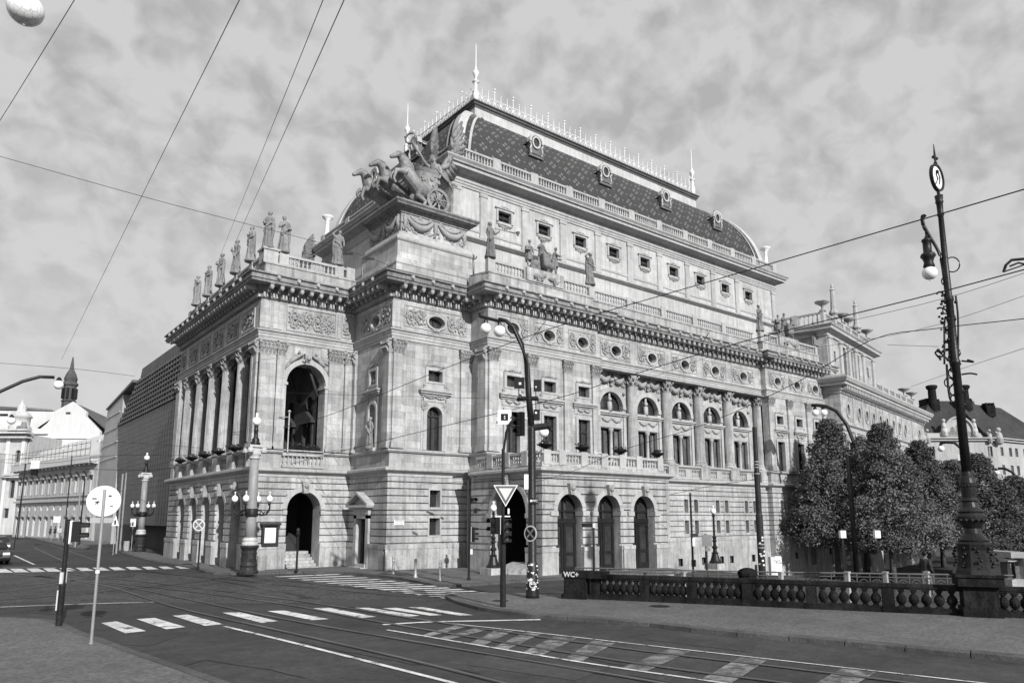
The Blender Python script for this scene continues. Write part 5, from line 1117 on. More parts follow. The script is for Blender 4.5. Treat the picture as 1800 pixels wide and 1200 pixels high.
# ================================================================== BUILDINGS AROUND
# modern glass stage house left of the theatre
NS = thing('glass_stage_building', 'modern stage building clad in dark glass blocks, left of the portico', 'building')
X = 16.0
def side(mb, pts, x0, x1):                                  # polygon (y, z) extruded in x
    k = len(pts); mb.add([(x0, y, z) for y, z in pts]+[(x1, y, z) for y, z in pts], [tuple(range(k)), tuple(range(2*k-1, k-1, -1))]+[(i, (i+1) % k, k+(i+1) % k, k+i) for i in range(k)])
GB = mat('glass_block_dark', .05, .4, .3, 3, spec=.2); GB2 = mat('glass_block_light', .08, .5, .25, 3, spec=.2); GB3 = mat('pale_glass_block', .33, .4, .12, 1)
mb = MB(); side(mb, [(60.9, 2.4), (91.6, 2.4), (96.8, 13.7), (86.4, 18.0), (60.9, 18.0)], X+.3, 42); mb.box(17.5, 40, 62, 88, -1, 2.5); obj('dark_core', mb, DARK, NS)
rows = 9
for i in range(22):                                          # lower dark glass blocks, one strip object per storey row
    z0 = 2.3+11.4*i/22; z1 = z0+.50; ymax = 91.6+5.2*(z0-2.3)/11.4; mb = MB(); y = 61.0
    while y < ymax-.1: mb.box(X+.12, X+.2, y, min(y+.9, ymax), z0, z1); y += 1.0
    obj('glass_block_row', mb, GB, NS, kind='stuff')
for i in range(9):
    z0 = 13.75+4.3*i/9; z1 = z0+.455; ymax = 96.8-10.6*(z0-13.7)/4.3
    mb = MB()
    for y_ in range(61, int(ymax), 1): mb.box(X-.03, X+.3, y_+.9, y_+.96, z0, z1-.05)
    obj('glass_mullion_row', mb, GB, NS, kind='stuff'); mb = MB(); mb.hexa([(X-.02, 61.0, z0), (X+.35, 61, z0), (X+.35, ymax, z0), (X-.02, ymax, z0), (X+.12, 61, z1), (X+.35, 61, z1), (X+.35, ymax-.5, z1), (X+.12, ymax-.5, z1)]); obj('glass_louvre', mb, GB2, NS)
mb = MB(); side(mb, [(60.9, 18.06), (86.0, 18.06), (85.3, 19.0), (60.9, 19.0)], X+.1, X+.34); obj('roof_screen', mb, GREYP if False else GB2, NS)
mb = MB()
for y in (64, 65.5, 66.2): mb.tube([(19, y+6, 19), (19, y+6, 22)], .04, 4)
obj('roof_aerial', mb, IRON2, NS)
n2_ = thing('pale_glass_building', 'pale smooth block with sloping end behind the dark glass stage building', 'building')
mb = MB(); side(mb, [(96.0, -1), (107, -1), (108.6, 9), (105.8, 16.8), (96, 17.7)], 16.3, 34); obj('facade', mb, GB3, n2_)
for z in (10.2, 12.0, 13.8, 15.6):
    mb = MB(); mb.box(16.2, 16.3, 97, 108.6-(z-9)*.36, z, z+.1); obj('cladding_joint', mb, GREYP, n2_)
mb = MB(); side(mb, [(90, 18.2), (105.8, 16.8), (106, 17.0), (90, 18.5)], 16.1, 34); obj('roof_edge', mb, LEADDK, n2_)
# scaffolded corner house
SH = thing('scaffolded_house', 'pale four storey street house with scaffolding rails along its eaves', 'building')
pr = G(160, 950); pr = PD(160, 950, 93); pl = PD(22, 935, 114); ud = Vector((pl.x-pr.x, pl.y-pr.y)); LH = ud.length; ud.normalize(); nd = Vector((-ud.y, ud.x)); nd = nd if nd.x < 0 else -nd
FH = Fr(pr.x, pr.y, ud.x, ud.y, nd.x, nd.y); _T = T; T = SH
mb = MB(); nw = 12; wp = [1.6+(LH-3.2)*i/(nw-1) for i in range(nw)]
ops = [('r', u-.45, u+.45, 6.4, 8.4) for u in wp]+[('r', u-.5, u+.5, .3, 3.0) for u in wp]+[('r', u-.35, u+.35, 4.0, 4.7) for u in wp]
wall(mb, FH, 0, LH, -1, 11.2, ops, 0, .3, 8); mb.hexa([FH.p(0, -8, -1), FH.p(LH, -8, -1), FH.p(LH, -.5, -1), FH.p(0, -.5, -1), FH.p(0, -8, 11.1), FH.p(LH, -8, 11.1), FH.p(LH, -.5, 11.1), FH.p(0, -.5, 11.1)]); obj('facade', mb, PLASTG, SH)
mb = MB(); mb.fbox(FH, 0, LH, 0, .35, 5.2, 5.5); mb.fbox(FH, 0, LH, 0, .2, 5.9, 6.05); mb.fbox(FH, 0, LH, 0, .9, 10.3, 10.6); mb.fbox(FH, 0, LH, 0, .5, 10.0, 10.3); obj('cornice', mb, PLASTG, SH)
for u in wp:
    mb = MB(); mb.fbox(FH, u-.7, u+.7, 0, .4, 8.55, 8.75); mb.prism([(u-.7, 8.75), (u+.7, 8.75), (u, 9.25)], FH, 0, .35); mb.fbox(FH, u-.65, u-.45, 0, .12, 6.3, 8.55); mb.fbox(FH, u+.45, u+.65, 0, .12, 6.3, 8.55); mb.fbox(FH, u-.6, u+.6, 0, .2, 3.1, 3.3)
    w = obj('window', mb, PLASTD, SH)
    for a, b, c, d in ((u-.45, u+.45, 6.4, 8.4), (u-.5, u+.5, .3, 3.0), (u-.35, u+.35, 4.0, 4.7)): mb = MB(); mb.fbox(FH, a, b, -.3, -.28, c, d); obj('pane', mb, GLASSC, w)
mb = MB(); e = Vector((-nd.x, -nd.y)); FE = Fr(pr.x, pr.y, -nd.x, -nd.y, -ud.x, -ud.y); wall(mb, FE, 0, 9, -1, 13, [], 0); obj('end_wall', mb, PLASTD, SH)
mb = MB(); r = random.Random(5)
for k in range(240): u = r.uniform(.2, 8.6); z = r.uniform(5, 13); mb.poly([FE.p(u+r.uniform(-.35, .35), .3+.3*r.random(), z+r.uniform(-.4, .4)) for _ in range(3)])
obj('debris_netting', mb, GREYP if False else LEADDK, SH, kind='stuff')
sc_ = MB(); k = int(LH/1.6)
for i in range(k+1):
    u = LH*i/k; sc_.tube([FH.p(u, 1.1, 9.8), FH.p(u, 1.1, 13.0)], .045, 4); sc_.tube([FH.p(u, 0, 10.4), FH.p(u, 1.15, 10.1)], .05, 4)
for z in (11.1, 11.9, 12.7): sc_.tube([FH.p(0, 1.1, z), FH.p(LH, 1.1, z)], .045, 4)
for i in range(7): sc_.tube([FE.p(i*1.4, .5, 5), FE.p(i*1.4, .5, 13.2)], .05, 4)
for z in (7, 9, 11, 13): sc_.tube([FE.p(0, .5, z), FE.p(8.6, .5, z)], .05, 4)
obj('scaffold_poles', sc_, GREYM, SH, kind='stuff')
mb = MB(); mb.fbox(FH, 0, LH, .2, 1.2, 10.1, 10.2); mb.fbox(FH, 0, LH, 1.12, 1.16, 10.2, 11.0); obj('scaffold_deck', mb, GREYP, SH)
mb = MB(); mb.hexa([FH.p(-.3, -7, 11.1), FH.p(LH, -7, 11.1), FH.p(LH, 0, 11.1), FH.p(-.3, 0, 11.1), FH.p(3, -5, 14.8), FH.p(LH-1, -5, 13.8), FH.p(LH-1, -3, 13.8), FH.p(3, -3, 14.8)]); obj('roof', mb, GREYP, SH)
for u in (6, 14, 17, 20): mb = MB(); mb.fbox(FH, u-.4, u+.4, -3, -1.8, 11, 13.6+.1*(u < 8)); obj('chimney', mb, PLASTW, SH)
T = _T
# frames facing the camera for the far houses
def far(u0, v0, d):
    p = PD(u0, v0, d); r2 = Vector((RIGHT.x, RIGHT.y)).normalized(); n = Vector((-r2.y, r2.x)); n = n if n.dot(Vector((FWD.x, FWD.y))) < 0 else -n
    return Fr(p.x, p.y, r2.x, r2.y, n.x, n.y), d/FOC
# white church gable with lantern turret
CH = thing('white_church', 'white plastered church with curved gable, dark roof and a slim lantern turret', 'church')
FC, k = far(108, 908, 150)
U = lambda u: (u-108)*k; Zc = lambda v: 3.1+(908-v)*k
g = [(42, 908), (42, 757), (50, 756), (66, 742), (73, 731), (73, 722), (82, 718), (108, 703), (134, 722), (134, 730), (150, 745), (162, 757), (162, 908)]
mb = MB(); mb.prism([(U(a), Zc(b)) for a, b in g], FC, -.8, 0); obj('gable_wall', mb, PLASTW, CH)
mb = MB(); mb.fbox(FC, U(98), U(106), 0, .05, Zc(726), Zc(722)); obj('oval_window', mb, GLASSM, CH)
mb = MB(); mb.fbox(FC, U(42), U(70), 0, .5, Zc(762), Zc(760)); mb.fbox(FC, U(40), U(162), 0, .3, Zc(770), Zc(769)); obj('ledge', mb, PLASTW, CH)
mb = MB(); mb.add([FC.p(U(108), -.8, Zc(704)), FC.p(U(44), -.8, Zc(750)), FC.p(U(20), -30, Zc(760)), FC.p(U(70), -30, Zc(715)), FC.p(U(164), -.8, Zc(750)), FC.p(U(120), -30, Zc(760))], [(0, 1, 2, 3), (0, 3, 5, 4)]); obj('roof', mb, LEADDK, CH)
mb = MB(); c = FC.p(U(90), -2, 0); s_ = k
mb.lathe((c[0], c[1], Zc(714)), [(11*s_, 0), (11*s_, 12*s_), (13*s_, 14*s_), (10.5*s_, 16*s_), (10.5*s_, 42*s_), (13*s_, 44*s_), (13*s_, 47*s_), (10*s_, 50*s_), (11*s_, 56*s_), (8*s_, 65*s_), (3.5*s_, 74*s_), (2.5*s_, 84*s_), (.8*s_, 97*s_)], 8)
tw = obj('lantern_turret', mb, mat('weathered_copper_turret', .07, .7, .3, 2, spec=.2), CH)
for a in range(8):
    t = a*pi/4+pi/8; mb = MB(); q = 9.9*s_; mb.obox((c[0]+q*cos(t), c[1]+q*sin(t), Zc(686)), (.35*cos(t), .35*sin(t), 0), (-.22*sin(t), .22*cos(t), 0), (0, 0, 1.1)); obj('arched_opening', mb, BLACKP, tw)
# white nave behind and baroque front at the far left
mb = MB(); hall = thing('white_hall', 'long white building with a flat dark roof behind the church', 'building'); FQ, kk = far(0, 908, 170)
mb.fbox(FQ, -40*kk, 75*kk, -6, 0, 0, 3.1+(908-717)*kk); obj('wall', mb, PLASTW, hall); mb = MB(); mb.hexa([FQ.p(-40*kk, .5, 3.1+191*kk), FQ.p(76*kk, .5, 3.1+189*kk), FQ.p(76*kk, -6, 3.1+189*kk), FQ.p(-40*kk, -6, 3.1+191*kk), FQ.p(-40*kk, -2, 3.1+199*kk), FQ.p(62*kk, -2, 3.1+194*kk), FQ.p(62*kk, -4, 3.1+194*kk), FQ.p(-40*kk, -4, 3.1+199*kk)]); obj('roof', mb, LEADDK, hall)
BQ = thing('baroque_church_front', 'pale baroque front with stacked arched windows and cornices at the far left', 'church'); FB, kb = far(0, 908, 128)
ub = lambda u: u*kb; zb_ = lambda v: 3.1+(908-v)*kb
wn_ = [('a', ub(11), ub(20), zb_(875), zb_(848)), ('a', ub(15), ub(24), zb_(812), zb_(795)), ('r', ub(14), ub(25), zb_(835), zb_(817)), ('a', ub(-20), ub(-10), zb_(875), zb_(848)), ('r', ub(5), ub(14), zb_(910), zb_(893))]
mb = MB(); wall(mb, FB, ub(-60), ub(34), -1, zb_(762), wn_, 0, .5, 8); mb.fbox(FB, ub(-60), ub(34), -10, -.6, -1, zb_(762)); obj('facade', mb, PLASTG, BQ)
for o in wn_: mb = MB(); mb.fbox(FB, o[1], o[2], -.5, -.45, o[3], o[4]+(.5 if o[0] == 'a' else 0)); obj('window', mb, GLASSM, BQ)
for v, n_ in ((840, 1.0), (836, .6), (770, 1.2), (762, 1.5), (756, .8)): mb = MB(); mb.fbox(FB, ub(-60), ub(34)+n_*.4, -.5, n_, zb_(v), zb_(v-3)); obj('cornice', mb, PLASTG, BQ)
for u in (2, 29): mb = MB(); mb.fbox(FB, ub(u-3), ub(u+3), 0, .3, -1, zb_(770)); obj('pilaster', mb, PLASTW, BQ)
mb = MB(); c = FB.p(ub(4), -2, 0); mb.lathe((c[0], c[1], zb_(762)), [(1.8, 0), (1.8, 1.6), (1.5, 1.8), (1.6, 3.2), (1.9, 3.4), (1.2, 4.2), (.7, 4.6), (.8, 5.4), (.3, 6), (.1, 6.6)], 10); obj('corner_turret', mb, PLASTG, BQ, True)
mb = MB(); c = FB.p(ub(24), 0, 0); mb.lathe((c[0], c[1], zb_(758)), [(.3, 0), (.7, .6), (.5, 1.1), (.35, 1.8)], 7); mb.lathe((FB.p(ub(16), 0, 0)[0], FB.p(ub(16), 0, 0)[1], zb_(758)), [(.3, 0), (.5, .5), (.3, 1.1)], 7); obj('roof_figure', mb, SOOT, BQ, True)
HOUSE = mat('corner_house_render', .34, .85, .12, .5, streak=.15)
# ------------------ corner apartment house with mansard roof beyond the trees, right
AH = thing('mansard_corner_house', 'pale corner apartment house with tall dark mansard roof and two round chimneys', 'building')
FA, ka = far(1700, 908, 150); ua = lambda u: (u-1700)*ka; za = lambda v: 3.1+(908-v)*ka
wins = []
for v0, v1 in ((802, 784), (838, 818), (872, 856), (905, 888)):
    for u in (1650, 1702, 1712, 1753): wins.append(('r', ua(u-4.2), ua(u+4.2), za(v0), za(v1)))
mb = MB(); wall(mb, FA, ua(1618), ua(1765), -4, za(774), wins, 0, .4); obj('front_wall', mb, HOUSE, AH)
for o in wins:
    mb = MB(); mb.fbox(FA, o[1], o[2], -.35, -.3, o[3], o[4]); w = obj('window', mb, GLASSC, AH); mb = MB(); mb.fbox(FA, (o[1]+o[2])/2-.06, (o[1]+o[2])/2+.06, -.3, -.2, o[3], o[4]); mb.fbox(FA, o[1]-.15, o[2]+.15, 0, .2, o[3]-.15, o[3]); obj('window_frame', mb, HOUSE, w)
# right wing receding
o2 = FA.p(ua(1765), 0, 0); d2 = Vector((RIGHT.x, RIGHT.y)).normalized()*.86+Vector((FWD.x, FWD.y)).normalized()*.5; d2.normalize(); n3 = Vector((d2.y, -d2.x)); 
FR = Fr(o2[0], o2[1], d2.x, d2.y, n3.x, n3.y); wr = []
for v0, v1 in ((800, 786), (834, 818), (868, 854), (902, 888)):
    for u in (2.0, 5.5, 8.0, 11.5, 14, 18, 21, 25, 29, 33, 37, 41): wr.append(('r', u-.6, u+.6, za(v0), za(v1)+.2))
mb = MB(); wall(mb, FR, 0, 44, -4, za(772), wr, 0, .4); obj('side_wall', mb, HOUSE, AH)
for o in wr: mb = MB(); mb.fbox(FR, o[1], o[2], -.35, -.3, o[3], o[4]); obj('window', mb, GLASSC, AH)
for v, n_ in ((774, .5), (770, .8)): mb = MB(); mb.fbox(FA, ua(1618), ua(1765), -.5, n_, za(v), za(v-2)); mb.fbox(FR, 0, 44, -.5, n_, za(v), za(v-2)); obj('cornice', mb, HOUSE, AH)
mb = MB(); mb.prism([(ua(1618), za(772)), (ua(1763), za(772)), (ua(1763), za(766)), (ua(1745), za(772)-.0), (ua(1738), za(760)), (ua(1618), za(760))], FA, -.5, .1); obj('parapet', mb, HOUSE, AH)
# central gable (semicircular) with arched windows
c = 1699
mb = MB(); pts = [(ua(1666), za(765)), (ua(1733), za(765)), (ua(1733), za(759)), (ua(1724), za(757))]+[(ua(c)+ua(1700+26)*1.0*cos(pi*i/12), za(757)+24*ka*sin(pi*i/12)) for i in range(13)]+[(ua(1666), za(759))]
wall(mb, FA, ua(1673), ua(1725), za(764), za(757), [], .3, .3); mb.prism(pts, FA, -.4, .3); g_ = obj('round_gable', mb, HOUSE, AH)
for u, w in ((1688, 4), (1699, 5), (1710, 4)): mb = MB(); mb.prism([(ua(u-w), za(757)), (ua(u+w), za(757))]+[(ua(u)+w*ka*cos(pi*i/8), za(757-(8 if w == 5 else 4))+w*ka*sin(pi*i/8)) for i in range(9)], FA, .3, .34); obj('arched_window', mb, GLASSC, g_)
mb = MB(); mb.ringF(FA, ua(c), za(757), 24*ka, 27*ka, .3, .7); obj('gable_moulding', mb, HOUSE, g_)
for u, s in ((1673, 1), (1727, 1)): mb = MB(); p = FA.p(ua(u), .3, 0); limb(mb, [(p[0], p[1], za(762)), (p[0], p[1], za(752)), (p[0], p[1], za(744))], [.75, .55, .4], 8); mb.sphere((p[0], p[1], za(738)), .4, 8, 6); obj('roof_statue', mb, PLASTG, AH, True)
for u, s in ((1632, .75), (1641, .55), (1752, .5), (1768, .85)):
    mb = MB(); p = FA.p(ua(u), .5, 0); limb(mb, [(p[0], p[1], za(775)), (p[0], p[1], za(764))], [1.0*s, .8*s], 8); mb.sphere((p[0], p[1], za(758-4*s)), .6*s, 9, 7); [mb.sphere((p[0]+.5*s*cos(q_), p[1]+.3, za(760)+.5*s*sin(q_)), .3*s, 6, 5) for q_ in range(6)]; obj('carved_head', mb, HOUSE, AH, True)
UB = lambda u, n: (u-900)*(150-n)/FOC-800*150/FOC
ZB = lambda v, n: 3.1+(908-v)*(150-n)/FOC
# mansard roof
def mans(FF, u0, u1, s0, s1, zb2, zt, back):
    mb = MB(); mb.hexa([FF.p(u0, -back-8, zb2), FF.p(u1, -back-8, zb2), FF.p(u1, -.3, zb2), FF.p(u0, -.3, zb2), FF.p(s0, -back-3, zt), FF.p(s1, -back-3, zt), FF.p(s1, -back, zt), FF.p(s0, -back, zt)]); return mb
obj('mansard_roof', mans(FA, ua(1624), ua(1760), UB(1652, -5), UB(1732, -5), za(772), ZB(702, -5), 5), TILE, AH); obj('mansard_roof', mans(FR, -1.5, 30, -3, 16, za(772), ZB(706, -6), 6), TILE, AH)
mb = MB(); mb.fbox(FA, UB(1647, -5), UB(1728, -5), -8, -5, ZB(711, -5), ZB(706, -5)); mb.fbox(FA, UB(1647, -5), UB(1655, -5), -8, -5, ZB(706, -5), ZB(697, -5)); mb.fbox(FA, UB(1712, -5), UB(1728, -5), -8, -5, ZB(706, -5), ZB(697, -5)); obj('roof_platform', mb, BALST, AH)
for u in (1658.5, 1717):
    mb = MB(); p = FA.p(UB(u, -4.5), -4.5, 0); mb.lathe((p[0], p[1], ZB(722, -4.5)), [(.95, 0), (.95, 18*ka), (.85, 20*ka), (.8, 42*ka), (1.0, 43*ka), (1.15, 46*ka), (1.15, 49*ka), (.9, 50*ka)], 14); mb.fbox(FA, UB(u-6.5, -5), UB(u+6.5, -5), -5.8, -3.8, ZB(726, -5), ZB(700, -5)); obj('round_chimney', mb, BALST, AH)
for u, v in ((1762, 706),): mb = MB(); mb.fbox(FA, UB(u-8, -7), UB(u+8, -7), -9, -7, ZB(730, -7), ZB(v+4, -7)); [mb.fbox(FA, UB(u-7+6*i, -7), UB(u-4+6*i, -7), -8.8, -7.2, ZB(v+4, -7), ZB(v-1, -7)) for i in range(3)]; obj('chimney', mb, BALST, AH)
mb = MB(); mb.fbox(FA, ua(1686), ua(1718), 0, 1.5, za(810), za(807)); mb.fbox(FA, ua(1686), ua(1718), 1.35, 1.45, za(807), za(800)); obj('balcony', mb, PLASTG, AH)
# low generic street houses closing the far ends of the view
for i, (u0, u1, v, d, l) in enumerate(((-420, -60, 790, 120, 'plain grey street house beyond the left edge of the view'), (1860, 2300, 800, 190, 'plain pale embankment house beyond the right edge of the view'))):
    t = thing('street_house', l, 'building'); FF, kf = far(u0, 908, d); mb = MB(); L = (u1-u0)*kf; H = 3.1+(908-v)*kf
    ops = [('r', 1.5+x*3, 2.7+x*3, z, z+1.8) for x in range(int((L-3)/3)) for z in (2, 5.2, 8.4) if z+2 < H]
    wall(mb, FF, 0, L, -3, H, ops, 0, .3); mb.fbox(FF, 0, L, -9, -.5, -3, H); obj('facade', mb, PLASTG, t)
# ================================================================== STREET SURFACES
flat('tram_bed', [(-500, 1078), (0, 1066), (270, 1060), (500, 1060), (760, 1056), (850, 1048), (700, 1030), (480, 1010), (330, 1001), (0, 1004), (-500, 1004)], .004, COBB)
def strip(mb, a, b, w, z):
    a = Vector((a.x, a.y)); b = Vector((b.x, b.y)); d = (b-a).normalized()*w/2; n = Vector((-d.y, d.x))
    mb.poly([(*(a+n), z), (*(b+n), z), (*(b-n), z), (*(a-n), z)])
def smooth_path(px, k=6):
    P = [G(*p) for p in px]; P = [Vector((p.x, p.y)) for p in P]; out = []
    for i in range(len(P)-1):
        p0 = P[max(0, i-1)]; p1 = P[i]; p2 = P[i+1]; p3 = P[min(len(P)-1, i+2)]
        for j in range(k):
            t = j/k; out.append(.5*((2*p1)+(p2-p0)*t+(2*p0-5*p1+4*p2-p3)*t*t+(3*p1-p0-3*p2+p3)*t*t*t))
    out.append(P[-1]); return out
def ribbon(name, px, w, z, m, parent=None, kind='structure', h=0):
    P = smooth_path(px); mb = MB(); L = len(P); vs = []
    for i, p in enumerate(P):
        d = (P[min(L-1, i+1)]-P[max(0, i-1)]).normalized(); n = Vector((-d.y, d.x))*w/2; vs += [(*(p+n), z), (*(p-n), z)]
    mb.add(vs, [(2*i, 2*i+1, 2*i+3, 2*i+2) for i in range(L-1)]); return obj(name, mb, m, parent, kind=kind)
track = thing('tram_track', 'x', 'x'); del track['label']; del track['category']; track['kind'] = 'structure'; track.name = 'tram_tracks'
RL = [[(100, 1006), (330, 1031), (533, 1057), (780, 1095), (1100, 1140), (1400, 1176), (1900, 1238)], [(60, 1012), (290, 1034), (500, 1062), (673, 1094), (1100, 1163), (1375, 1200), (1750, 1250)],
      [(20, 1008), (190, 1026), (330, 1053), (500, 1088), (760, 1133), (1100, 1190), (1300, 1225)], [(130, 1020), (200, 1033), (313, 1068), (500, 1110), (700, 1155), (883, 1200), (1050, 1242)],
      [(-60, 1046), (30, 1037), (120, 1022), (155, 1010), (120, 1000)], [(-60, 1036), (50, 1028), (150, 1018), (230, 1012), (225, 1003)], [(250, 1003), (420, 1020), (620, 1040), (760, 1050)], [(330, 1003), (480, 1018), (680, 1038), (860, 1046)],
      [(-60, 1058), (120, 1045), (300, 1028), (420, 1012)], [(225, 1003), (330, 1012), (440, 1030), (560, 1052)]]
for p in RL:
    ribbon('rail', p, .2, .0185, RAILM, track, None)
for p in RL[:4]:
    ribbon('rail_head', p, .05, .0215, mat('worn_rail_head', .2, .35, .2, 3, metal=.3) if 'worn_rail_head' not in MATS else MATS['worn_rail_head'], track, None)
MK = bpy.data.objects.new('road_markings', None); COL.objects.link(MK); MK['kind'] = 'structure'
def stripe(px, m=PAINT, z=.014, name='painted_stripe'): return flat(name, px, z, m, None, MK)
# near crossing
for a in ([(178, 1095), (205, 1092), (257, 1109), (220, 1113)], [(240, 1088), (272, 1086), (326, 1102), (292, 1106)], [(303, 1082), (330, 1080), (393, 1097), (360, 1100)], [(391, 1077), (422, 1076), (490, 1092), (460, 1095)], [(470, 1074), (500, 1073), (578, 1088), (548, 1090)],
          [(550, 1069), (578, 1068), (661, 1084), (634, 1086)], [(623, 1068), (648, 1068), (738, 1082), (716, 1084)], [(672, 1069), (697, 1068), (778, 1081), (756, 1082)], [(717, 1067), (742, 1067), (832, 1081), (808, 1082)]): stripe(a)
# far crossing on the side street
for i in range(12):
    u = -12+i*29; w = 22-i*.7; v = 1000-i*.45; stripe([(u, v), (u+w, v-.3), (u+w+14, v+6.0-i*.2), (u+10, v+6.5-i*.2)])
# crossing towards the corner block: long thin bars
for i in range(14):
    t = i/13; a = (482+(772-482)*t, 1013+(1050-1013)*t); b = (592+(905-592)*t, 1008.5+(1047-1008.5)*t); s = 1.0+.45*t; stripe([(a[0], a[1]), (b[0], b[1]), (b[0]+9, b[1]+s), (a[0]+9, a[1]+s)])
# lines
for px, w, m in (([(-80, 1069), (0, 1067), (130, 1062), (270, 1058)], .12, PAINT), ([(395, 1101), (500, 1126), (723, 1182), (840, 1212)], .13, PAINT), ([(673, 1098), (760, 1093), (860, 1091), (950, 1089)], .22, PAINT), ([(767, 1093), (960, 1114), (1100, 1130), (1400, 1164), (1900, 1220)], .075, PAINT),
                 ([(680, 1107), (960, 1154), (1100, 1176), (1253, 1198), (1500, 1236)], .10, PAINT), ([(0, 998), (100, 997)], .14, PAINT), ([(25, 976), (60, 992)], .16, PAINT), ([(60, 962), (120, 990)], .1, PAINTW), ([(90, 958), (170, 985)], .1, PAINTW)):
    o = ribbon('painted_line', px, w, .016, m, MK, None)
def lp(P, u):
    for a, b in zip(P[:-1], P[1:]):
        if a[0] <= u <= b[0]: t = (u-a[0])/(b[0]-a[0]); return (u, a[1]+(b[1]-a[1])*t)
    return P[-1]
UPL = [(767, 1095), (960, 1116), (1100, 1132), (1400, 1166), (1900, 1222)]; LWL = [(600, 1093), (680, 1106), (960, 1153), (1100, 1175), (1253, 1197), (1600, 1250)]
for u1, u2, l1, l2 in ((800, 822, 742, 756), (838, 862, 772, 790), (873, 902, 826, 850), (921, 950, 868, 892), (975, 1014, 920, 952), (1043, 1082, 992, 1022), (1177, 1214, 1092, 1136), (1302, 1349, 1232, 1284), (1480, 1540, 1400, 1460)):
    stripe([lp(UPL, u1), lp(UPL, u2), lp(LWL, l2), lp(LWL, l1)], PAINTW, .013, 'hatch_stripe')
flat('asphalt_patch', [(560, 1058), (700, 1052), (790, 1058), (760, 1070), (600, 1066)], .010, mat('newer_asphalt', .04, .85, .2, 1))
# worn grey strip between the rails (older concrete)
# pavements with kerb stones
def pavement(name, kerb_px, back, h, m, kw=.28, seg=1.25, smooth=True, label=None):
    K = smooth_path(kerb_px, 5); L = len(K); inner = []
    for i, p in enumerate(K):
        d = (K[min(L-1, i+1)]-K[max(0, i-1)]).normalized(); n = Vector((-d.y, d.x)); c = Vector(back[0]); inner.append((p, n))
    bc = sum((Vector(b) for b in back), Vector((0, 0)))/len(back)
    sgn = 1 if inner[L//2][1].dot(bc-inner[L//2][0]) > 0 else -1
    I = [p+n*sgn*kw for p, n in inner]
    o = flatw(name, [tuple(q) for q in I]+[tuple(b) for b in back], h, m, 'structure', th=.2)
    # kerb stones of equal length along the edge
    acc = 0; i = 0; run = [0]
    for a, b in zip(K[:-1], K[1:]): run.append(run[-1]+(b-a).length)
    def at(Q, s):
        for j in range(len(run)-1):
            if run[j] <= s <= run[j+1]+1e-6: t = (s-run[j])/(run[j+1]-run[j]); return Q[j]+(Q[j+1]-Q[j])*t
        return Q[-1]
    n = int(run[-1]/seg); r = random.Random(n)
    for j in range(n):
        s0 = run[-1]*j/n+.012; s1 = run[-1]*(j+1)/n-.012; a, b, c, d = at(K, s0), at(K, s1), at(I, s1), at(I, s0); hh = h+.008+r.uniform(-.008, .008); mb = MB()
        bev = .03; cen = (a+b+c+d)/4; sh = lambda q: cen+(q-cen)*.93
        mb.hexa([(*a, -.05), (*b, -.05), (*c, -.05), (*d, -.05), (*a, hh-bev), (*b, hh-bev), (*c, hh-bev), (*d, hh-bev)][:4]+[(*a, hh-.03), (*b, hh-.03), (*c, hh), (*d, hh)])
        obj('kerb_stone', mb, KERBM, o)
    return o
pavement('bridge_pavement', [(985, 1048), (900, 1046), (820, 1046), (783, 1049), (800, 1060), (850, 1074), (900, 1081), (960, 1088), (1110, 1098), (1255, 1115), (1430, 1130), (1800, 1165), (2300, 1212)], [(25.5, -2), (27.5, 4), (26.5, 8.5), (20.0, 20.5), (19.5, 22.5)], .13, PAVE)
pavement('theatre_pavement', [(203, 967), (215, 973), (255, 985), (330, 998), (380, 1010), (470, 1009), (560, 1007), (640, 1011), (700, 1018), (770, 1030), (830, 1030), (900, 1024), (990, 1019)], [(26, 27.3), (34, 27), (36, 34), (26, 36), (20, 38), (20, 43), (14.3, 44), (14.6, 80)], .12, PAVE)
pavement('corner_pavement', [(-300, 1080), (0, 1085), (95, 1090), (130, 1105), (240, 1145), (400, 1200), (560, 1262)], [(4.8, 8), (0, 8), (-6, 20), (-8, 30)], .05, PAVE)
pavement('island_pavement', [(-60, 934), (0, 936), (60, 948), (110, 960), (140, 966), (158, 963), (150, 957)], [(16, 96), (15, 150), (13, 300), (12.3, 330)], .12, PAVE)
CRK = mat('tar_sealed_crack', .02, .7, .3, 9)
for p in ([(560, 1140), (640, 1150), (720, 1166), (800, 1176), (860, 1186)], [(1000, 1170), (1060, 1182), (1130, 1190), (1200, 1204)], [(900, 1128), (960, 1140), (1010, 1150), (1075, 1166), (1150, 1178)], [(520, 1126), (600, 1144), (680, 1170)], [(30, 1075), (130, 1082), (250, 1080)], [(280, 1180), (360, 1160), (470, 1176), (560, 1196)]):
    rr_ = random.Random(p[0][0]); q = []
    for a, b in zip(p[:-1], p[1:]):
        for k in range(4): q.append((a[0]+(b[0]-a[0])*k/4, a[1]+(b[1]-a[1])*k/4+rr_.uniform(-.9, .9)))
    ribbon('road_crack', q, .035, .0095, CRK, MK, None)
for px_, v_ in (([(30, 1130-20), (200, 1096), (330, 1112), (260, 1136), (150, 1128)], .05), ([(860, 1150), (1060, 1176), (1010, 1196), (820, 1168)], .072), ([(1150, 1112), (1330, 1134), (1320, 1146), (1140, 1124)], .045), ([(700, 1036), (830, 1046), (800, 1054), (670, 1044)], .05)):
    nm_ = 'road_patch_%d' % int(v_*1000)
    flat('asphalt_patch', px_, .0075, MATS.get(nm_) or mat(nm_, v_, .85, .3, .8, .3, bscale=50, spec=.2))
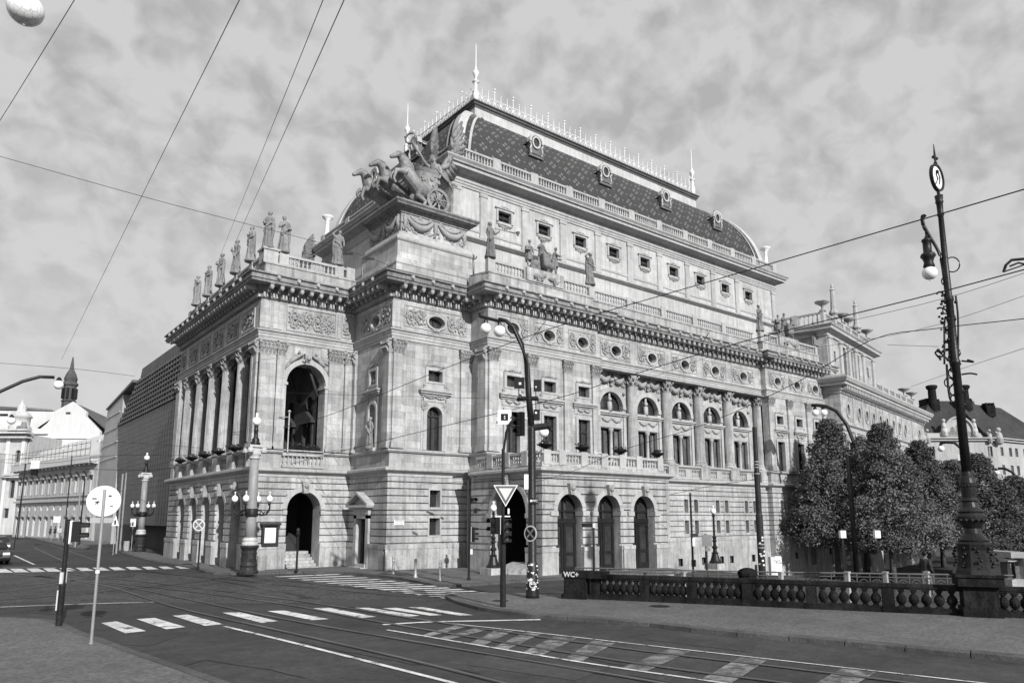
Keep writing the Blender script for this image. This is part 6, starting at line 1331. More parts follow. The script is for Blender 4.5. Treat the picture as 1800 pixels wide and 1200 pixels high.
# drain, manhole
for u, v, r in ((1160, 1072, .35), (540, 1050, .3), (880, 1062, .3)):
    p = G(u, v); z = .135 if u == 1160 or u == 880 else .012; mb = MB(); mb.lathe((p.x, p.y, z), [(r, 0), (r, .004)], 16); obj('manhole_cover', mb, IRON2, None, kind='structure')
# ================================================================== BRIDGE BALUSTRADE
A0 = G(1035, 1058); A0.z = 0; A1 = G(1690, 1088); bd = Vector((A1.x-A0.x, A1.y-A0.y)); BL_ = bd.length; bd.normalize(); bn = Vector((bd.y, -bd.x)); bn = bn if bn.x < 0 else -bn
FBA = Fr(A0.x, A0.y, bd.x, bd.y, bn.x, bn.y)
BA = thing('bridge_balustrade', 'soot black stone balustrade with bulging balusters along the pavement', 'balustrade')
def projS(u):                                               # distance along the balustrade where picture column u crosses it
    d = ray(u, 900); a = Vector((d.x, d.y)); m = Matrix(((bd.x, -a.x), (bd.y, -a.y))); s = m.inverted() @ Vector((-A0.x, -A0.y)); return s[0]
posts = [projS(u) for u in (1045, 1130, 1211, 1307, 1417, 1549, 1706)]; posts += [posts[-1]+2.1*k for k in (1, 2, 3, 4)]
S1 = posts[-1]
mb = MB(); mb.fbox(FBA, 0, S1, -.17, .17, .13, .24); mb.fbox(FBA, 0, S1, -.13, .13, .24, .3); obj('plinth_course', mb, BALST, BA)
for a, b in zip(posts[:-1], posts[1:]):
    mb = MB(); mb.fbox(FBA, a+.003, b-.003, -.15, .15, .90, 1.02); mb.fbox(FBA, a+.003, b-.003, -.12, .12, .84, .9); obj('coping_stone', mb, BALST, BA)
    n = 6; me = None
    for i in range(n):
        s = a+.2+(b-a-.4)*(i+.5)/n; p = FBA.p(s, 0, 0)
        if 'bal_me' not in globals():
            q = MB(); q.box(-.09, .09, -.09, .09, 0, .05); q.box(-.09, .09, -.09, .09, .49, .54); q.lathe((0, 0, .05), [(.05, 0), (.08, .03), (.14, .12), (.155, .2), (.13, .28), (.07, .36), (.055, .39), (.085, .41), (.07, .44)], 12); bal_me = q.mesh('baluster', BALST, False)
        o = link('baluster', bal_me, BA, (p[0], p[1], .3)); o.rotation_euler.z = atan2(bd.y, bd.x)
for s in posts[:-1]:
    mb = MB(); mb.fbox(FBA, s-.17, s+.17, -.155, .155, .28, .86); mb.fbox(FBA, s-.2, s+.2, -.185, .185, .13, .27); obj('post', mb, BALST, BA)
# end pier with graffiti WC+
mb = MB(); mb.fbox(FBA, -.86, -.03, -.3, .3, .13, .88); mb.fbox(FBA, -.95, 0, -.36, .36, .1, .3); mb.fbox(FBA, -.92, .75, -.26, .34, .885, 1.13); obj('end_pier', mb, BALST, BA)
def text(name, body, size, m, loc, xdir, ndir, ext=.004, parent=None, bold=0, shear=0):
    cu = bpy.data.curves.new(name, 'FONT'); cu.body = body; cu.size = size; cu.extrude = ext; cu.align_x = 'CENTER'; cu.align_y = 'CENTER'; cu.offset = bold; cu.shear = shear
    o = bpy.data.objects.new('t', cu); COL.objects.link(o); dg = bpy.context.evaluated_depsgraph_get(); me = bpy.data.meshes.new_from_object(o.evaluated_get(dg)); bpy.data.objects.remove(o)
    me.name = name; me.materials.clear(); me.materials.append(m); q = link(name, me, parent); x = Vector(xdir).normalized(); n = Vector(ndir).normalized(); y = n.cross(x)
    q.matrix_world = Matrix.Translation(Vector(loc)) @ Matrix((x, y, n)).transposed().to_4x4(); return q
CHALK = mat('chalk_paint', .5, .9, .2, 8)
p = FBA.p(-.56, .344, 1.0); text('graffiti', 'WC+', .25, CHALK, p, (bd.x, bd.y, 0), (bn.x, bn.y, 0), .003, BA, .008)
# big lamp pedestal on the balustrade
LS = posts[6]; lp0 = FBA.p(LS, 0, 0); LB = Vector((lp0[0], lp0[1], 0))
LPt = thing('ornate_bridge_lamp', 'tall ornate black iron lamp with hanging globe and glazed medallion on top, at the right', 'street lamp', (0, 0, 0))
mb = MB(); mb.fbox(FBA, LS-.52, LS+.52, -.45, .45, .13, .4); mb.fbox(FBA, LS-.46, LS+.46, -.38, .38, .4, 1.03); mb.fbox(FBA, LS-.6, LS+.6, -.55, .55, 1.03, 1.3); mb.fbox(FBA, LS-.66, LS+.66, -.6, .6, 1.3, 1.38); obj('stone_pedestal', mb, BALST, LPt)
def hex_(mb, c, s0, s1, z0, z1, rot): 
    mb.lathe((c.x, c.y, 0), [(s0, z0), (s1, z1)], 8, rot=rot)
mb = MB(); rz_ = atan2(bd.y, bd.x)+pi/8
mb.lathe((LB.x, LB.y, 0), [(.66, 1.38), (.62, 1.5), (.56, 1.58), (.5, 2.1), (.52, 2.28), (.46, 2.34)], 8, rot=rz_)
mb.lathe((LB.x, LB.y, 0), [(.40, 2.34), (.42, 2.4), (.36, 2.46), (.24, 2.6), (.22, 2.75), (.26, 2.8), (.3, 2.86), (.41, 3.02), (.42, 3.12), (.34, 3.22), (.37, 3.27), (.24, 3.4), (.21, 3.55), (.25, 3.6), (.19, 3.7), (.22, 3.95), (.23, 4.15), (.2, 4.3), (.165, 4.36), (.155, 4.5)], 20)
base = obj('cast_base', mb, IRON, LPt, False)
mb = MB(); r = random.Random(8)
for i in range(8):
    a = rz_+2*pi*(i+.5)/8+pi/8*0
    for k in range(7): z = 1.62+.09*k; q = .56-.06*(z-1.58)/.5+.0; mb.sphere((LB.x+q*cos(a)+r.uniform(-.1, .1)*-sin(a), LB.y+q*sin(a)+r.uniform(-.1, .1)*cos(a), z), r.uniform(.03, .06), 6, 4)
for i in range(16): a = 2*pi*i/16; mb.sphere((LB.x+.41*cos(a), LB.y+.41*sin(a), 3.0), .05, 6, 4); mb.sphere((LB.x+.22*cos(a), LB.y+.22*sin(a), 4.05), .04, 5, 4)
obj('cast_relief', mb, IRON, LPt, True)
q_ = lambda u, v: PZ(u, v, LB); Zp = lambda v: q_(1690, v).z
mb = MB(); zt = Zp(335)
mb.lathe((LB.x, LB.y, 0), [(.14, 4.45), (.12, Zp(640)), (.145, Zp(638)), (.145, Zp(634)), (.115, Zp(630)), (.11, Zp(528)), (.135, Zp(526)), (.135, Zp(520)), (.10, Zp(516)), (.082, zt-.75), (.11, zt-.7), (.09, zt-.6), (.1, zt-.3), (.13, zt-.25), (.11, zt-.2), (.13, zt-.02), (.04, zt)], 16); obj('pole', mb, IRON, LPt, True)
zm = Zp(335)+.62; R3 = Vector((RIGHT.x, RIGHT.y, 0)).normalized(); dd = (R3*.82+Vector((FWD.x, FWD.y, 0)).normalized()*.57).normalized()
FM = Fr(LB.x, LB.y, dd.x, dd.y, dd.y, -dd.x)
mb = MB(); mb.ringF(FM, 0, zm, .36, .42, -.05, .05, 0, 2*pi, 28, 1.15); mb.tube([(LB.x, LB.y, zm-.64), (LB.x, LB.y, zm-.44)], .05); mb.lathe((LB.x, LB.y, zm+.47), [(.06, 0), (.06, .08), (.03, .1), (.04, .3), (.01, .75)], 8)
for s in (-1, 1): mb.sphere(FM.p(s*.1, 0, zm+.72), .06, 6, 5)
fr_ = obj('medallion_frame', mb, IRON2, LPt)
mb = MB(); mb.fbox(FM, -.01, .01, -.02, .02, zm-.4, zm+.4); mb.prism([(.34*cos(2*pi*i/24), zm+.40*sin(2*pi*i/24)) for i in range(24)], FM, -.01, .01); obj('medallion_plate', mb, mat('etched_glass_plate', .85, .4, .5, 14), fr_)
mb = MB(); mb.tube([FM.p(x_, .02, zm+z_) for x_, z_ in ((-.15, -.25), (0, -.05), (-.08, .12), (.05, .28), (.15, .05), (.1, -.2))], .025, 5); mb.sphere(FM.p(-.02, .02, zm+.2), .07, 6, 5); obj('medallion_emblem', mb, IRON2, fr_)
# curved bracket with hanging globe to the left
mb = MB(); P4 = lambda u, v: q_(u, v)
def pth(l, k=5):
    P = [P4(*a) for a in l]; out = []
    for i in range(len(P)-1):
        p0 = P[max(0, i-1)]; p1 = P[i]; p2 = P[i+1]; p3 = P[min(len(P)-1, i+2)]
        for j in range(k): t = j/k; out.append(.5*((2*p1)+(p2-p0)*t+(2*p0-5*p1+4*p2-p3)*t*t+(3*p1-p0-3*p2+p3)*t*t*t))
    out.append(P[-1]); return out
sh = 6
mb.tube(pth([(1694, 690), (1672, 640), (1668, 560), (1660, 490), (1652, 448), (1634, 415), (1625, 398), (1622, 384), (1627, 378)]), .05, 7)
mb.tube(pth([(1627, 378), (1620, 380), (1621, 395), (1627, 408), (1628, 416)]), .03, 6)
mb.tube(pth([(1694, 720), (1676, 712), (1668, 690), (1664, 640)]), .035, 6)
for c_, rr in (((1674, 465), 13), ((1662, 494), 7), ((1676, 655), 9), ((1668, 672), 8), ((1680, 685), 11), ((1664, 545), 7), ((1668, 580), 7), ((1674, 600), 8), ((1672, 560), 8), ((1666, 520), 6), ((1680, 620), 8), ((1690, 715), 8), ((1678, 700), 7)):
    mb.tube([P4(c_[0]+rr*cos(a), c_[1]+rr*sin(a)) for a in [2*pi*k/14 for k in range(14)]], .022, 5, True)
for l in ([(1676, 540), (1655, 514), (1646, 517)], [(1676, 552), (1655, 541), (1647, 543)], [(1690, 634), (1712, 636), (1700, 632)], [(1690, 658), (1705, 656), (1718, 658)], [(1660, 640), (1660, 600), (1660, 570), (1662, 556)], [(1664, 630), (1650, 618), (1644, 620), (1650, 628)], [(1684, 630), (1684, 560), (1680, 520)]): mb.tube(pth(l), .03, 6)
r = random.Random(4)
for k in range(70):
    u, v = r.choice(((1662, 560), (1666, 590), (1668, 610), (1655, 622), (1676, 635), (1668, 530), (1672, 640), (1664, 517))); p = P4(u+r.uniform(-9, 9), v+r.uniform(-12, 12)); p += Vector((r.uniform(-.1, .1), r.uniform(-.1, .1), 0)); mb.sphere(p, r.uniform(.03, .06), 6, 4)
obj('scroll_bracket', mb, IRON, LPt, True)
t_ = P4(1628, 416); k_ = lambda v: P4(1628, v).z
mb = MB(); mb.lathe((t_.x, t_.y, 0), [(.03, k_(414)), (.08, k_(419)), (.15, k_(421)), (.16, k_(424)), (.13, k_(426)), (.13, k_(444)), (.21, k_(447)), (.24, k_(451)), (.17, k_(456)), (.14, k_(462)), (.18, k_(469)), (.17, k_(470))][::-1], 16); obj('lantern_housing', mb, IRON, LPt, True)
mb = MB(); mb.sphere((t_.x, t_.y, k_(481)), .235, 20, 12, .95); mb.sphere((t_.x, t_.y, k_(481)-.25), .03, 6, 5); obj('opal_globe', mb, GLOBE, LPt, True)
# ================================================================== COLUMN LAMPS
def column_lamp(x, y, label, cap_z=6.95, z0=.12):
    o = thing('column_lamp', label, 'street lamp', (x, y, z0), 'granite column lamps with globes beside the portico'); o.scale = (.9, .9, 1)
    H = cap_z-z0; mb = MB(); mb.lathe((0, 0, 0), [(.56, 0), (.56, .12), (.5, .2), (.47, .35), (.5, .45), (.44, .6), (.42, 1.2), (.46, 1.3), (.52, 1.36), (.54, 1.42), (.5, 1.5)], 18); b_ = obj('iron_drum', mb, IRON2, o)
    mb = MB(); r = random.Random(1)
    for i in range(60): a = r.uniform(0, 2*pi); z = r.uniform(.65, 1.15); mb.sphere((.44*cos(a), .44*sin(a), z), r.uniform(.02, .05), 5, 4)
    obj('drum_relief', mb, IRON2, b_, True)
    mb = MB(); mb.lathe((0, 0, 1.5), [(.46, 0), (.46, .1), (.4, .16), (.44, .26), (.36, .36), (.36, .4)], 18); mb.lathe((0, 0, H-.75), [(.3, 0), (.34, .06), (.3, .12), (.38, .3), (.3, .35)], 18); mb.box(-.46, .46, -.46, .46, H-.12, H)
    for sx in (-1, 1):
        for sy in (-1, 1): mb.lathe((sx*.4, sy*.4, H-.46), [(.06, 0), (.18, .06), (.2, .18), (.12, .32)], 8)
    mb.box(-.34, .34, -.34, .34, H-.5, H-.12); obj('carved_capital', mb, LEAD, o)
    mb = MB(); mb.lathe((0, 0, 1.9), [(.31, 0), (.30, .8), (.28, 2.5), (.25, H-2.65)], 20); obj('granite_shaft', mb, GRANITE, o, True)
    mb = MB(); mb.lathe((0, 0, 3.00), [(.36, 0), (.4, .1), (.36, .2), (.4, .35), (.36, .42)], 16); br = obj('bracket_ring', mb, IRON, o, True)
    for k in range(4):
        a = radians(-38)+k*pi/2; c, s = cos(a), sin(a); mb = MB()
        mb.tube([(r_*c, r_*s, z) for r_, z in ((.35, 3.13), (.6, 3.06), (.85, 3.10), (1.02, 3.28), (1.08, 3.53), (1.0, 3.63))], .05, 6); mb.tube([(r_*c, r_*s, z) for r_, z in ((.35, 3.33), (.55, 3.30), (.7, 3.18), (.62, 3.08), (.5, 3.16), (.55, 3.24))], .035, 6)
        mb.tube([(r_*c, r_*s, z) for r_, z in ((.7, 3.12), (.8, 3.26), (.92, 3.24), (.94, 3.36))], .03, 6); mb.lathe((1.04*c, 1.04*s, 3.58), [(.05, 0), (.1, .06), (.06, .12), (.09, .2)], 8); obj('bracket_arm', mb, IRON, br, True)
        mb = MB(); mb.sphere((1.04*c, 1.04*s, 3.94), .185, 14, 10); mb.lathe((1.04*c, 1.04*s, 4.08), [(.05, 0), (.05, .2), (.07, .21), (.03, .24)], 8); obj('opal_globe', mb, GLOBE, o, True)
    mb = MB(); mb.lathe((0, 0, H), [(.3, 0), (.2, .12), (.24, .3), (.13, .45), (.11, .75), (.16, .82), (.1, .9), (.14, 1.08)], 10); 
    for k in range(4): a = k*pi/2+.3; mb.sphere((.26*cos(a), .26*sin(a), .12+H), .09, 6, 5)
    obj('lamp_foot', mb, IRON, o, True); mb = MB(); mb.sphere((0, 0, H+1.32), .26, 16, 10, .9); mb.lathe((0, 0, H+1.5), [(.08, 0), (.08, .25), (.05, .28)], 8); obj('opal_globe', mb, GLOBE, o, True); return o
b0 = G(436, 1008, .12); column_lamp(b0.x, b0.y, 'granite column lamp with four arms and a top globe, in front of the portico corner')
b1 = G(245, 969, .12); column_lamp(b1.x, b1.y, 'granite column lamp with arms standing before the dark glass building')
# ---- notice board on the wall
F = FS(42.3); mb = MB(); mb.fbox(F, 14.85, 15.8, .3, .38, 1.45, 1.55); mb.fbox(F, 14.75, 15.9, .12, .45, 2.62, 2.76); mb.fbox(F, 14.85, 14.98, .12, .36, 1.45, 2.62); mb.fbox(F, 15.67, 15.8, .12, .36, 1.45, 2.62); mb.fbox(F, 14.98, 15.67, .12, .3, 1.5, 1.62); mb.fbox(F, 14.98, 15.67, .12, .3, 2.5, 2.62)
nb = thing('notice_case', 'dark framed notice case with a blank white sheet on the portico wall', 'notice board'); obj('case_frame', mb, FRAME, nb); mb = MB(); mb.fbox(F, 14.98, 15.67, .2, .24, 1.62, 2.5); obj('white_sheet', mb, WHITE, nb)
# street name plate
F = FS(37.3); pt = thing('street_name_plate', 'white enamel street name plate on the corner block wall', 'sign'); mb = MB(); mb.fbox(F, 20.7, 21.35, .13, .16, 2.6, 2.92); obj('plate', mb, WHITE, pt); mb = MB(); mb.fbox(F, 20.73, 21.32, .16, .163, 2.86, 2.9); mb.fbox(F, 20.73, 21.32, .16, .163, 2.62, 2.66); obj('border_line', mb, IRON2, pt)
text('lettering', 'NÁRODNÍ', .12, IRON2, F.p(21.03, .165, 2.76), (1, 0, 0), (0, -1, 0), .002, pt)
# litter bin, bollards, posts
def bin_(u, v, label):
    p = G(u, v, .12); mb = MB(); mb.lathe((0, 0, 0), [(.2, 0), (.24, .05), (.26, .8), (.24, .86), (.2, .82), (.18, .3)], 16); return tag(obj('litter_bin', mb, PLAIN, loc=(p.x, p.y, .12)), label, 'litter bin')
bin_(459, 1003, 'pale round concrete litter bin right of the big column lamp')
bin_(221, 968, 'pale round litter bin left of the distant column lamp')
bm = MB(); bm.lathe((0, 0, 0), [(.13, 0), (.13, .05), (.09, .1), (.085, .2), (.06, .32), (.055, .65), (.075, .68), (.075, .72), (.05, .75), (.07, .8), (.075, .86), (.05, .93), (.0, .95)], 12); bme = bm.mesh('bollard', GREYM, True); bme2 = bm.mesh('bollard', IRON2, True)
for i, (u, v, l) in enumerate(((691, 1009, 'left of three slim metal bollards before the corner block'), (730, 1015, 'middle one of three slim metal bollards before the corner block'), (773, 1021, 'right of three slim metal bollards, nearest the traffic light'))):
    p = G(u, v, .12); tag(link('bollard', bme, None, (p.x, p.y, .12)), l, 'bollard', 'bollards before the corner block')
# ---- sign posts
def post(name, label, cat, u, v, vt, r=.045, z0=0, m=IRON, group=None):
    b = G(u, v, z0); t = thing(name, label, cat, (0, 0, 0), group); top = PZ(u, vt, (b.x, b.y, 0)).z; mb = MB(); mb.lathe((b.x, b.y, 0), [(r*1.6, z0), (r*1.6, z0+.1), (r, z0+.15), (r, top), (r*.6, top+.03)], 10); obj('pole', mb, m, t); t['px'] = 0; del t['px']; return t, b, top
def disc(mb, c, n, r, th=.02, seg=28, ax=None):
    n = Vector(n).normalized(); x = n.cross(Vector((0, 0, 1))).normalized(); y = x.cross(n); c = Vector(c); k = seg
    mb.add([c+x*r*cos(2*pi*i/k)+y*r*sin(2*pi*i/k)-n*th for i in range(k)]+[c+x*r*cos(2*pi*i/k)+y*r*sin(2*pi*i/k) for i in range(k)], [tuple(range(k-1, -1, -1)), tuple(range(k, 2*k))]+[(i, (i+1) % k, k+(i+1) % k, k+i) for i in range(k)])
TC = -Vector((FWD.x, FWD.y, 0)).normalized(); RT = Vector((RIGHT.x, RIGHT.y, 0)).normalized()
# no-stopping sign left
t, b, top = post('no_stopping_sign', 'round grey crossed sign on a dark pole before the arcade', 'road sign', 348, 999, 912, .05, .12)
c = PZ(351, 922, b); mb = MB(); disc(mb, c+TC*.1, TC, .36); s = obj('sign_disc', mb, GREYP, t); mb = MB(); c2 = c+TC*.105
disc(mb, c2, TC, .28, .003); obj('sign_face', mb, mat('sign_blue_grey', .14, .5), s)
mb = MB()
for q in (-1, 1): mb.obox(c2+TC*.01, (RT*.2+Vector((0, 0, q*.2)))*1.0, TC*.004, (RT*.025-Vector((0, 0, q*.025))))
obj('sign_cross', mb, GREYP, s)
# post with figure by the steps
t, b, top = post('short_signal_post', 'dark post with a small lamp head in front of the stone steps', 'post', 521, 1004, 940, .06, .12); c = PZ(524, 935, b); mb = MB(); mb.lathe((c.x, c.y, c.z-.2), [(.08, 0), (.13, .1), (.08, .25), (.12, .35), (.04, .45)], 8); obj('lamp_head', mb, IRON, t, True)
# round sign seen from behind on grey pole, left
b = G(160, 1131, .05); t = thing('round_sign_from_behind', 'back of a large round road sign on a thin grey pole, near left', 'road sign'); topp = PZ(178, 860, b)
mb = MB(); mb.tube([(b.x, b.y, .05), (b.x, b.y, topp.z)], .035, 10); mb.lathe((b.x, b.y, .05), [(.05, 0), (.05, .03)], 8); obj('pole', mb, GREYM, t)
c = PZ(176, 880, b); c = Vector((b.x, b.y, c.z)); av = Vector((b.x, b.y, 0)).normalized(); mb = MB(); disc(mb, c+av*.06, -av, .385, .015, 36); d_ = obj('sign_disc', mb, mat('aluminium_sign_back', .62, .5, .08, 3), t)
mb = MB(); x = Vector((-av.y, av.x, 0)); 
for z in (-.17, .17): mb.obox(c+av*.075+Vector((0, 0, z)), x*.12, av*.01, (0, 0, .02))
obj('clamp', mb, GREYM, d_); BLK = mat('black_print', .03, .6)
for q, z, w, h in ((-.21, .06, .05, .012), (-.14, -.02, .05, .01), (.13, .13, .035, .016), (.18, -.12, .03, .01)): mb = MB(); mb.obox(c+av*.06-av*.018+x*(-q)+Vector((0, 0, z)), x*w, av*.001, (0, 0, h)); obj('sticker', mb, BLK, d_)
text('scribble', 'R', .13, BLK, c+av*.038+x*.16+Vector((0, 0, -.05)), -x, -av, .001, d_, shear=.5)
c3 = c-Vector((0, 0, .48)); mb = MB(); mb.obox(c3+av*.05, x*.26, av*.008, (0, 0, .065)); obj('small_plate', mb, mat('sign_back_dark', .3, .6, .1, 4), t)
mb = MB(); mb.lathe((b.x, b.y, PZ(166, 1007, b).z), [(.05, 0), (.05, .07)], 10); obj('collar', mb, WHITE, t)
# ---- traffic lights
def head(t, c, face, n=3, s=1.0, back=None):               # c = top centre; face = direction the lenses look
    f = Vector(face).normalized(); x = f.cross(Vector((0, 0, 1))).normalized(); h = .29*s*n; c = Vector(c)
    mb = MB(); mb.obox(c-Vector((0, 0, h/2)), x*.15*s, f*.1*s, (0, 0, h/2)); hd = obj('signal_head', mb, BLACKP, t)
    if back: mb = MB(); mb.obox(c-Vector((0, 0, h/2))-f*.11*s, x*.155*s, f*.012, (0, 0, h/2+.01)); obj('back_cover', mb, GREYP, t)
    for i in range(n):
        q = c-Vector((0, 0, .29*s*(i+.5))); mb = MB(); disc(mb, q+f*.105*s, f, .095*s, .01, 16); obj('lens', mb, mat('signal_lens', .06, .2) if 'signal_lens' not in MATS else MATS['signal_lens'], hd)
        mb = MB(); k = 9; vs = []
        for j in range(k+1):
            a = pi*1.15*j/k-.08*pi; p = q+x*.115*s*cos(a)+Vector((0, 0, .115*s*sin(a))); vs += [p+f*.09*s, p+f*(.32*s)]
        mb.add(vs, [(2*j, 2*j+1, 2*j+3, 2*j+2) for j in range(k)]); obj('visor', mb, BLACKP, hd)
    return hd
# left traffic light, seen from the side/back
b = G(103, 1099, .05); t = thing('traffic_light', 'traffic light on a dark pole seen from the side, near left', 'traffic light', group='traffic lights at the crossing')
mb = MB(); tp = PZ(116, 915, b).z; zt = PZ(110, 1030, b).z; mb.lathe((b.x, b.y, .05), [(.085, 0), (.085, zt), (.065, zt+.1), (.06, tp)], 12); obj('pole', mb, IRON, t)
mb = MB(); mb.obox((b.x, b.y, PZ(108, 1015, b).z), RT*.04, TC*.11, (0, 0, .16)); mb.obox(Vector((b.x, b.y, .75))-RT*.09, RT*.02, TC*.05, (0, 0, .28)); obj('push_button_box', mb, GREYP, t)
f = (RT*.93-TC*.36).normalized(); head(t, Vector((b.x, b.y, PZ(122, 916, b).z))+f*.22, f, 2, 1.0, True)
mb = MB(); mb.obox(Vector((b.x, b.y, PZ(118, 935, b).z))+RT*.06, RT*.09, TC*.02, (0, 0, .33)); obj('white_side_cover', mb, WHITE, t)
# centre-left light (824)
t, b, top = post('traffic_light', 'traffic light on a slim pole before the corner block, right of the bollards', 'traffic light', 824, 1019, 873, .055, .12, group='traffic lights at the crossing')
head(t, PZ(832, 874, b), (RT*.5+TC*.86), 1, .9); head(t, PZ(836, 893, b)+TC*.1, RT, 1, .8); head(t, PZ(832, 926, b)+TC*.05, RT, 3, .8, True); mb = MB(); mb.obox(PZ(829, 969, b)+TC*.1, RT*.05, TC*.01, (0, 0, .12)); obj('sticker', mb, WHITE, t)
# give way sign pole with lights
b = G(884, 1066, .13); t = thing('give_way_traffic_light', 'dark pole with a white triangular give way sign and signal heads below', 'traffic light', group='traffic lights at the crossing')
mb = MB(); zk = PZ(886, 940, b).z; zt = PZ(888, 795, b).z
mb.lathe((b.x, b.y, .13), [(.1, 0), (.095, zk), (.06, zk+.08), (.055, zt)], 12); p1 = Vector((b.x, b.y, zt)); pts = [p1, PZ(890, 760, b), PZ(896, 745, b), PZ(904, 735, b)]; mb.tube(pts, .05, 8); obj('pole', mb, IRON, t)
c = PZ(889, 865, b)+TC*.12
def tri(mb, c, s, th, off, ru=RT): mb.add([c+TC*off+ru*-s+Vector((0, 0, s*.58)), c+TC*off+ru*s+Vector((0, 0, s*.58)), c+TC*off-Vector((0, 0, s*1.16)), c+TC*(off-th)+ru*-s+Vector((0, 0, s*.58)), c+TC*(off-th)+ru*s+Vector((0, 0, s*.58)), c+TC*(off-th)-Vector((0, 0, s*1.16))], [(0, 1, 2), (3, 4, 5), (0, 1, 4, 3), (1, 2, 5, 4), (2, 0, 3, 5)])
mb = MB(); tri(mb, c, .42, .02, 0); s = obj('sign_rim', mb, WHITE, t); mb = MB(); tri(mb, c, .37, .003, .006); obj('sign_border', mb, mat('sign_dark_red_grey', .1, .5), s); mb = MB(); tri(mb, c, .24, .003, .012); obj('sign_face', mb, mat('sign_yellowed_face', .62, .5, .1, 4), s)
head(t, PZ(871, 909, b)+TC*.05, (-RT*.8+TC*.6), 2, .95, True); head(t, PZ(891, 911, b)+TC*.12, (TC*.95+RT*.3), 3, .9); mb = MB(); mb.obox(PZ(894, 898, b), RT*.03, TC*.03, (0, 0, .09)); mb.obox(PZ(884, 907, b), RT*.25, TC*.02, (0, 0, .02)); obj('bracket', mb, WHITE, t)
# yellow/white tram signal box + 3-lens head on the mast cantilever
# ---- mast
b = G(936, 1050, .13); M_ = thing('signal_mast', 'tall dark mast bending left with two globes, signal boxes and stickers on its foot', 'mast')
mb = MB(); Zb = lambda v: PZ(930, v, b).z
mb.lathe((b.x, b.y, .13), [(.26, 0), (.25, .1), (.2, 1.25), (.155, 1.35), (.145, Zb(760)), (.13, Zb(755))], 16)
top_ = [Vector((b.x, b.y, Zb(757)))]+[PZ(u, v, b) for u, v in ((929, 690), (926, 640), (917, 605), (902, 575), (890, 564), (876, 561))]; mb.tube(top_, [.13, .12, .11, .1, .09, .08, .08], 10); obj('mast_pole', mb, IRON, M_, True)
mb = MB(); a = PZ(844, 556, b); c = PZ(880, 565, b); mb.tube([a, c], .07, 6); mb.tube([a+Vector((0, 0, -.05)), a+Vector((-.1, -.1, .12))], .05, 5); obj('lamp_arm', mb, IRON, M_)
for u, v, rr in ((853.5, 577, .215), (878, 582, .235)): mb = MB(); p = PZ(u, v, b); mb.sphere(p, rr, 18, 12); obj('opal_globe', mb, GLOBE, M_, True); mb = MB(); mb.lathe((p.x, p.y, p.z+rr*.85), [(.1, 0), (.08, .12), (.04, .2)], 8); obj('globe_cap', mb, IRON, M_)
# signal boxes, speaker drums
def box_on(u0, v0, u1, v1, name='signal_box', m=BLACKP, dpt=.22, off=0, parent=M_):
    a = PZ(u0, v0, b)+TC*off; c = PZ(u1, v1, b)+TC*off; ctr = (a+c)/2; w = (c-a).dot(RT)/2; h = abs(c.z-a.z)/2; mb = MB(); mb.obox(ctr, RT*w, TC*dpt/2, (0, 0, h)); return obj(name, mb, m, parent)
s = box_on(904, 664, 922, 682); p = PZ(914, 675, b)+TC*.13; mb = MB(); mb.obox(p, RT*.045, TC*.01, (0, 0, .045)); obj('lit_square', mb, WHITE, s)
s = box_on(938, 668, 951, 687); p = PZ(942, 681, b)+TC*.13; mb = MB(); mb.obox(p, RT*.03, TC*.01, (0, 0, .03)); obj('lit_square', mb, GREYP, s)
s = box_on(938, 720, 949, 738); p = PZ(942, 726, b)+TC*.13; mb = MB(); mb.obox(p, RT*.035, TC*.01, (0, 0, .035)); obj('lit_square', mb, WHITE, s)
mb = MB(); mb.tube([PZ(912, 700, b), PZ(946, 700, b)], .09, 10); mb.tube([PZ(911, 698, b)-RT*.02, PZ(915, 700, b)], .15, 12); mb.tube([PZ(912, 683, b), PZ(912, 698, b)], .02, 5); mb.tube([PZ(942, 688, b), PZ(942, 720, b)], .02, 5); obj('signal_bracket', mb, IRON, M_)
mb = MB(); mb.tube([PZ(930, 752, b), PZ(966, 748, b)], .13, 12); mb.tube([PZ(962, 748, b), PZ(968, 748, b)], .15, 12); obj('loudspeaker_tube', mb, GREYP if False else IRON2, M_)
sg = box_on(875, 721, 899, 746, 'tram_signal_plate', WHITE, .05, .1); p = PZ(887, 733.5, b)+TC*.14
mb = MB(); mb.obox(p, RT*.14, TC*.005, (0, 0, .13)); s2 = obj('black_field', mb, BLACKP, sg); mb = MB(); 
for dz in (.02, -.06): mb.sphere(p+TC*.01+Vector((0, 0, dz)), .03, 8, 6)
obj('signal_dot', mb, WHITE, s2)
head(M_, PZ(914, 725, b)+TC*.1, (TC*.8-RT*.6), 3, 1.05); mb = MB(); mb.tube([PZ(918, 736, b), PZ(930, 736, b)], .05, 6); mb.tube([PZ(930, 765, b), PZ(925, 780, b), PZ(918, 794, b)], .012, 4); obj('bracket', mb, GREYP, M_)
for v, w in ((838, 1), (850, 1)): mb = MB(); mb.obox(PZ(925, v+5, b)+TC*.16, RT*.08, TC*.02, (0, 0, .1 if v > 840 else .2)); obj('white_box', mb, WHITE, M_)
for u, v, w, h, m in ((938, 880, .17, .11, BLACKP),): 
    p = PZ(u, v, b)+TC*.18; mb = MB(); mb.obox(p, RT*w, TC*.01, (0, 0, h)); s = obj('small_plate', mb, m, M_); mb = MB(); mb.obox(p+TC*.012, RT*(w-.02), TC*.002, (0, 0, .004)); text('lettering', 'WC', .13, WHITE, p+TC*.015+RT*.04, RT, TC, .002, s); mb = MB(); mb.obox(p+TC*.014-RT*.1, RT*.035, TC*.002, (0, 0, .035)); obj('arrow_mark', mb, WHITE, s)
